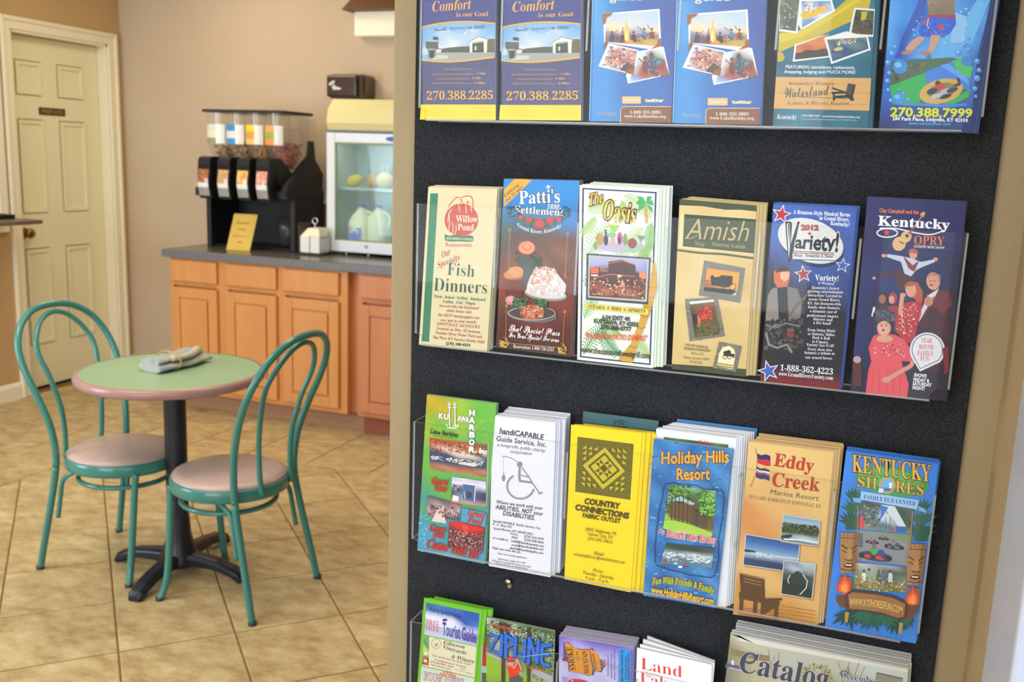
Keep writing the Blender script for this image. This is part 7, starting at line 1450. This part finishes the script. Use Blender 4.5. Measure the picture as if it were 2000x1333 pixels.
# --- bottom row, 4: white magazines fanning
cor = [(966, 506), (1826, 700), (1812, 1300), (946, 1120)]
t, ink = leaf('K', cor, 'white booklet titled in red serif letters, front of the fanned pile', 'ecebee', edge='e4e2e0', ext=('down', .2286), cat='booklet', name='booklet')
ink.text('Land', (1008, 748), (1484, 850), 130, 'd8463a', st='sb', w=-0.0088, v=(0, -1)); ink.text('Between', (1064, 804), (1224, 836), 26, 'cf5046', st='sb', sh=.2, w=-0.0048, v=(0, -1), res=1); ink.text('the', (1066, 832), (1140, 850), 22, 'cf5046', st='sb', sh=.2, w=-0.0048, v=(0, -1), res=1)
ink.text('Lakes', (1000, 912), (1480, 1010), 130, 'd8463a', st='sb', w=-0.0088, v=(0, -1)); ink.line([(1000, 768), (1060, 782)], 3, 'd8463a'); ink.build('cover_print', t)
tc_ = [cpt('K', *p) for p in cor]
for k, (x0_, y0_) in enumerate(((1000, 466), (1036, 408), (1084, 374))):
    dy_ = .0045 + k * .0085; a_ = cpt('K', x0_, y0_, YL + dy_); b_ = cpt('K', 1858, 662 + (2 - k) * 12, YL + .004 + k * .0022); g = G()
    dn = Vector((0, 0, -.22)); th3 = Vector((0, .0018 + .0006 * k, 0)); o_ = (a_ + b_) / 2 + dn
    g.prism([a_ - o_, b_ - o_, b_ + dn - o_, a_ + dn - o_], th3, mi=0)
    o = g.build('booklet', mat('booklet_page_white', 'ecebe8', .55), None, tuple(o_))
    tag(o, ['white booklet right behind the red titled one, left edge slightly higher', 'white booklet third in the fanned pile, its left corner raised', 'white booklet rearmost in the fanned pile, its left corner highest'][k], 'booklet', 'fanned white booklets')

# --- bottom row, 5: thick catalogue pile
cor = [(196, 246), (1640, 536), (1600, 1100), (136, 800)]
zt = cpt('L', 196, 246); vb = ray(1380 + 222 / 4.1667, 1180 + 95 / 4.1667); dyb = (zt.z - EYE) / (vb[2] / vb[1]) - YL
t, ink = leaf('L', cor, 'catalogue with porch photo and curly dark title, front of the thick pile', 'b9b8a6', edge='d9d8d6', ext=('down', .27), cat='catalogue', name='catalogue', n=15, gap=min(.0023, (min(dyb, .036) - .002) / 15), dx=.0035, dz=.0035, blabel='pale catalogues in the thick pile behind the front porch photo one', grp='pale catalogues', jit=.0014, back='cfcfc8')
ink.img([(196, 246), (1640, 536), (1590, 1100), (130, 800)], 'aabbbccc/dabbbbcc/dfbbeecd/gfabeebd/hfgaeebg/hhggggdg', {'a': 'b8b49a', 'b': 'b4b5a4', 'c': 'bcc6c0', 'd': '8c8468', 'e': 'a4a484', 'f': 'b0a888', 'g': '7c7c6c', 'h': '6c685c'})
ink.poly([(196, 246), (262, 256), (260, 300), (400, 330), (1640, 560), (1640, 536)], 'd4d2c4'); ink.poly([(196, 366), (310, 390), (514, 424), (510, 470), (420, 460), (196, 420)], '8a7c58'); ink.poly([(160, 480), (320, 520), (320, 560), (150, 520)], '5c6070'); ink.line([(180, 520), (330, 556)], 8, 'c4ccd4'); ink.poly([(330, 440), (372, 446), (360, 638), (318, 630)], 'a8a284'); ink.poly([(1380, 556), (1600, 604), (1590, 700), (1370, 660)], '8c8c7c'); ink.poly([(1390, 570), (1598, 616), (1598, 604), (1384, 556)], '6c6a58')
ink.poly([(204, 460), (222, 462), (222, 500), (204, 496)], 'd4dce0')
for x, y, dx_ in ((540, 500, -40), (560, 520, 30), (1130, 600, -60), (1150, 600, 10), (1170, 610, 70), (1180, 640, 110)): ink.line([(x, y + 110), (x + dx_ * .4, y), (x + dx_, y - 130)], 4, '77684c'); ink.line([(x + dx_ * .4, y), (x - dx_ * .3, y - 90)], 3, '77684c')
rd = random.Random(5)
for i in range(170):
    a = rd.uniform(0, 2 * pi); R0_ = rd.uniform(75, 125); x, y = 890 + R0_ * 1.05 * cos(a), 620 + R0_ * sin(a); b = a + rd.uniform(-.9, .9); l_ = rd.uniform(18, 34)
    ink.poly([(x, y), (x + l_ * .5 * cos(b) - 6 * sin(b), y + l_ * .5 * sin(b) + 6 * cos(b)), (x + l_ * cos(b), y + l_ * sin(b)), (x + l_ * .5 * cos(b) + 6 * sin(b), y + l_ * .5 * sin(b) - 6 * cos(b))], rd.choice(['8a8c44', 'a4a250', '6a6c34', 'b4a458', '7a5a38']), lay=(i % 8 == 0))
ink.text('Catalog', (258, 548), (980, 690), 170, '45455c', st='sb', sh=.22, w=.006, v=(0, -1), ol=('c8c4a8', .02)); ink.ring(352, 440, 46, 40, 14, '45455c', radians(-120), radians(150)); ink.text('December', (1088, 600), (1400, 664), 56, '4c5470', st='sb', w=.0, v=(0, -1), ol=('ccd0d0', .05)); ink.ring(1118, 562, 30, 18, 6, '4c5470')
ink.build('cover_print', t)
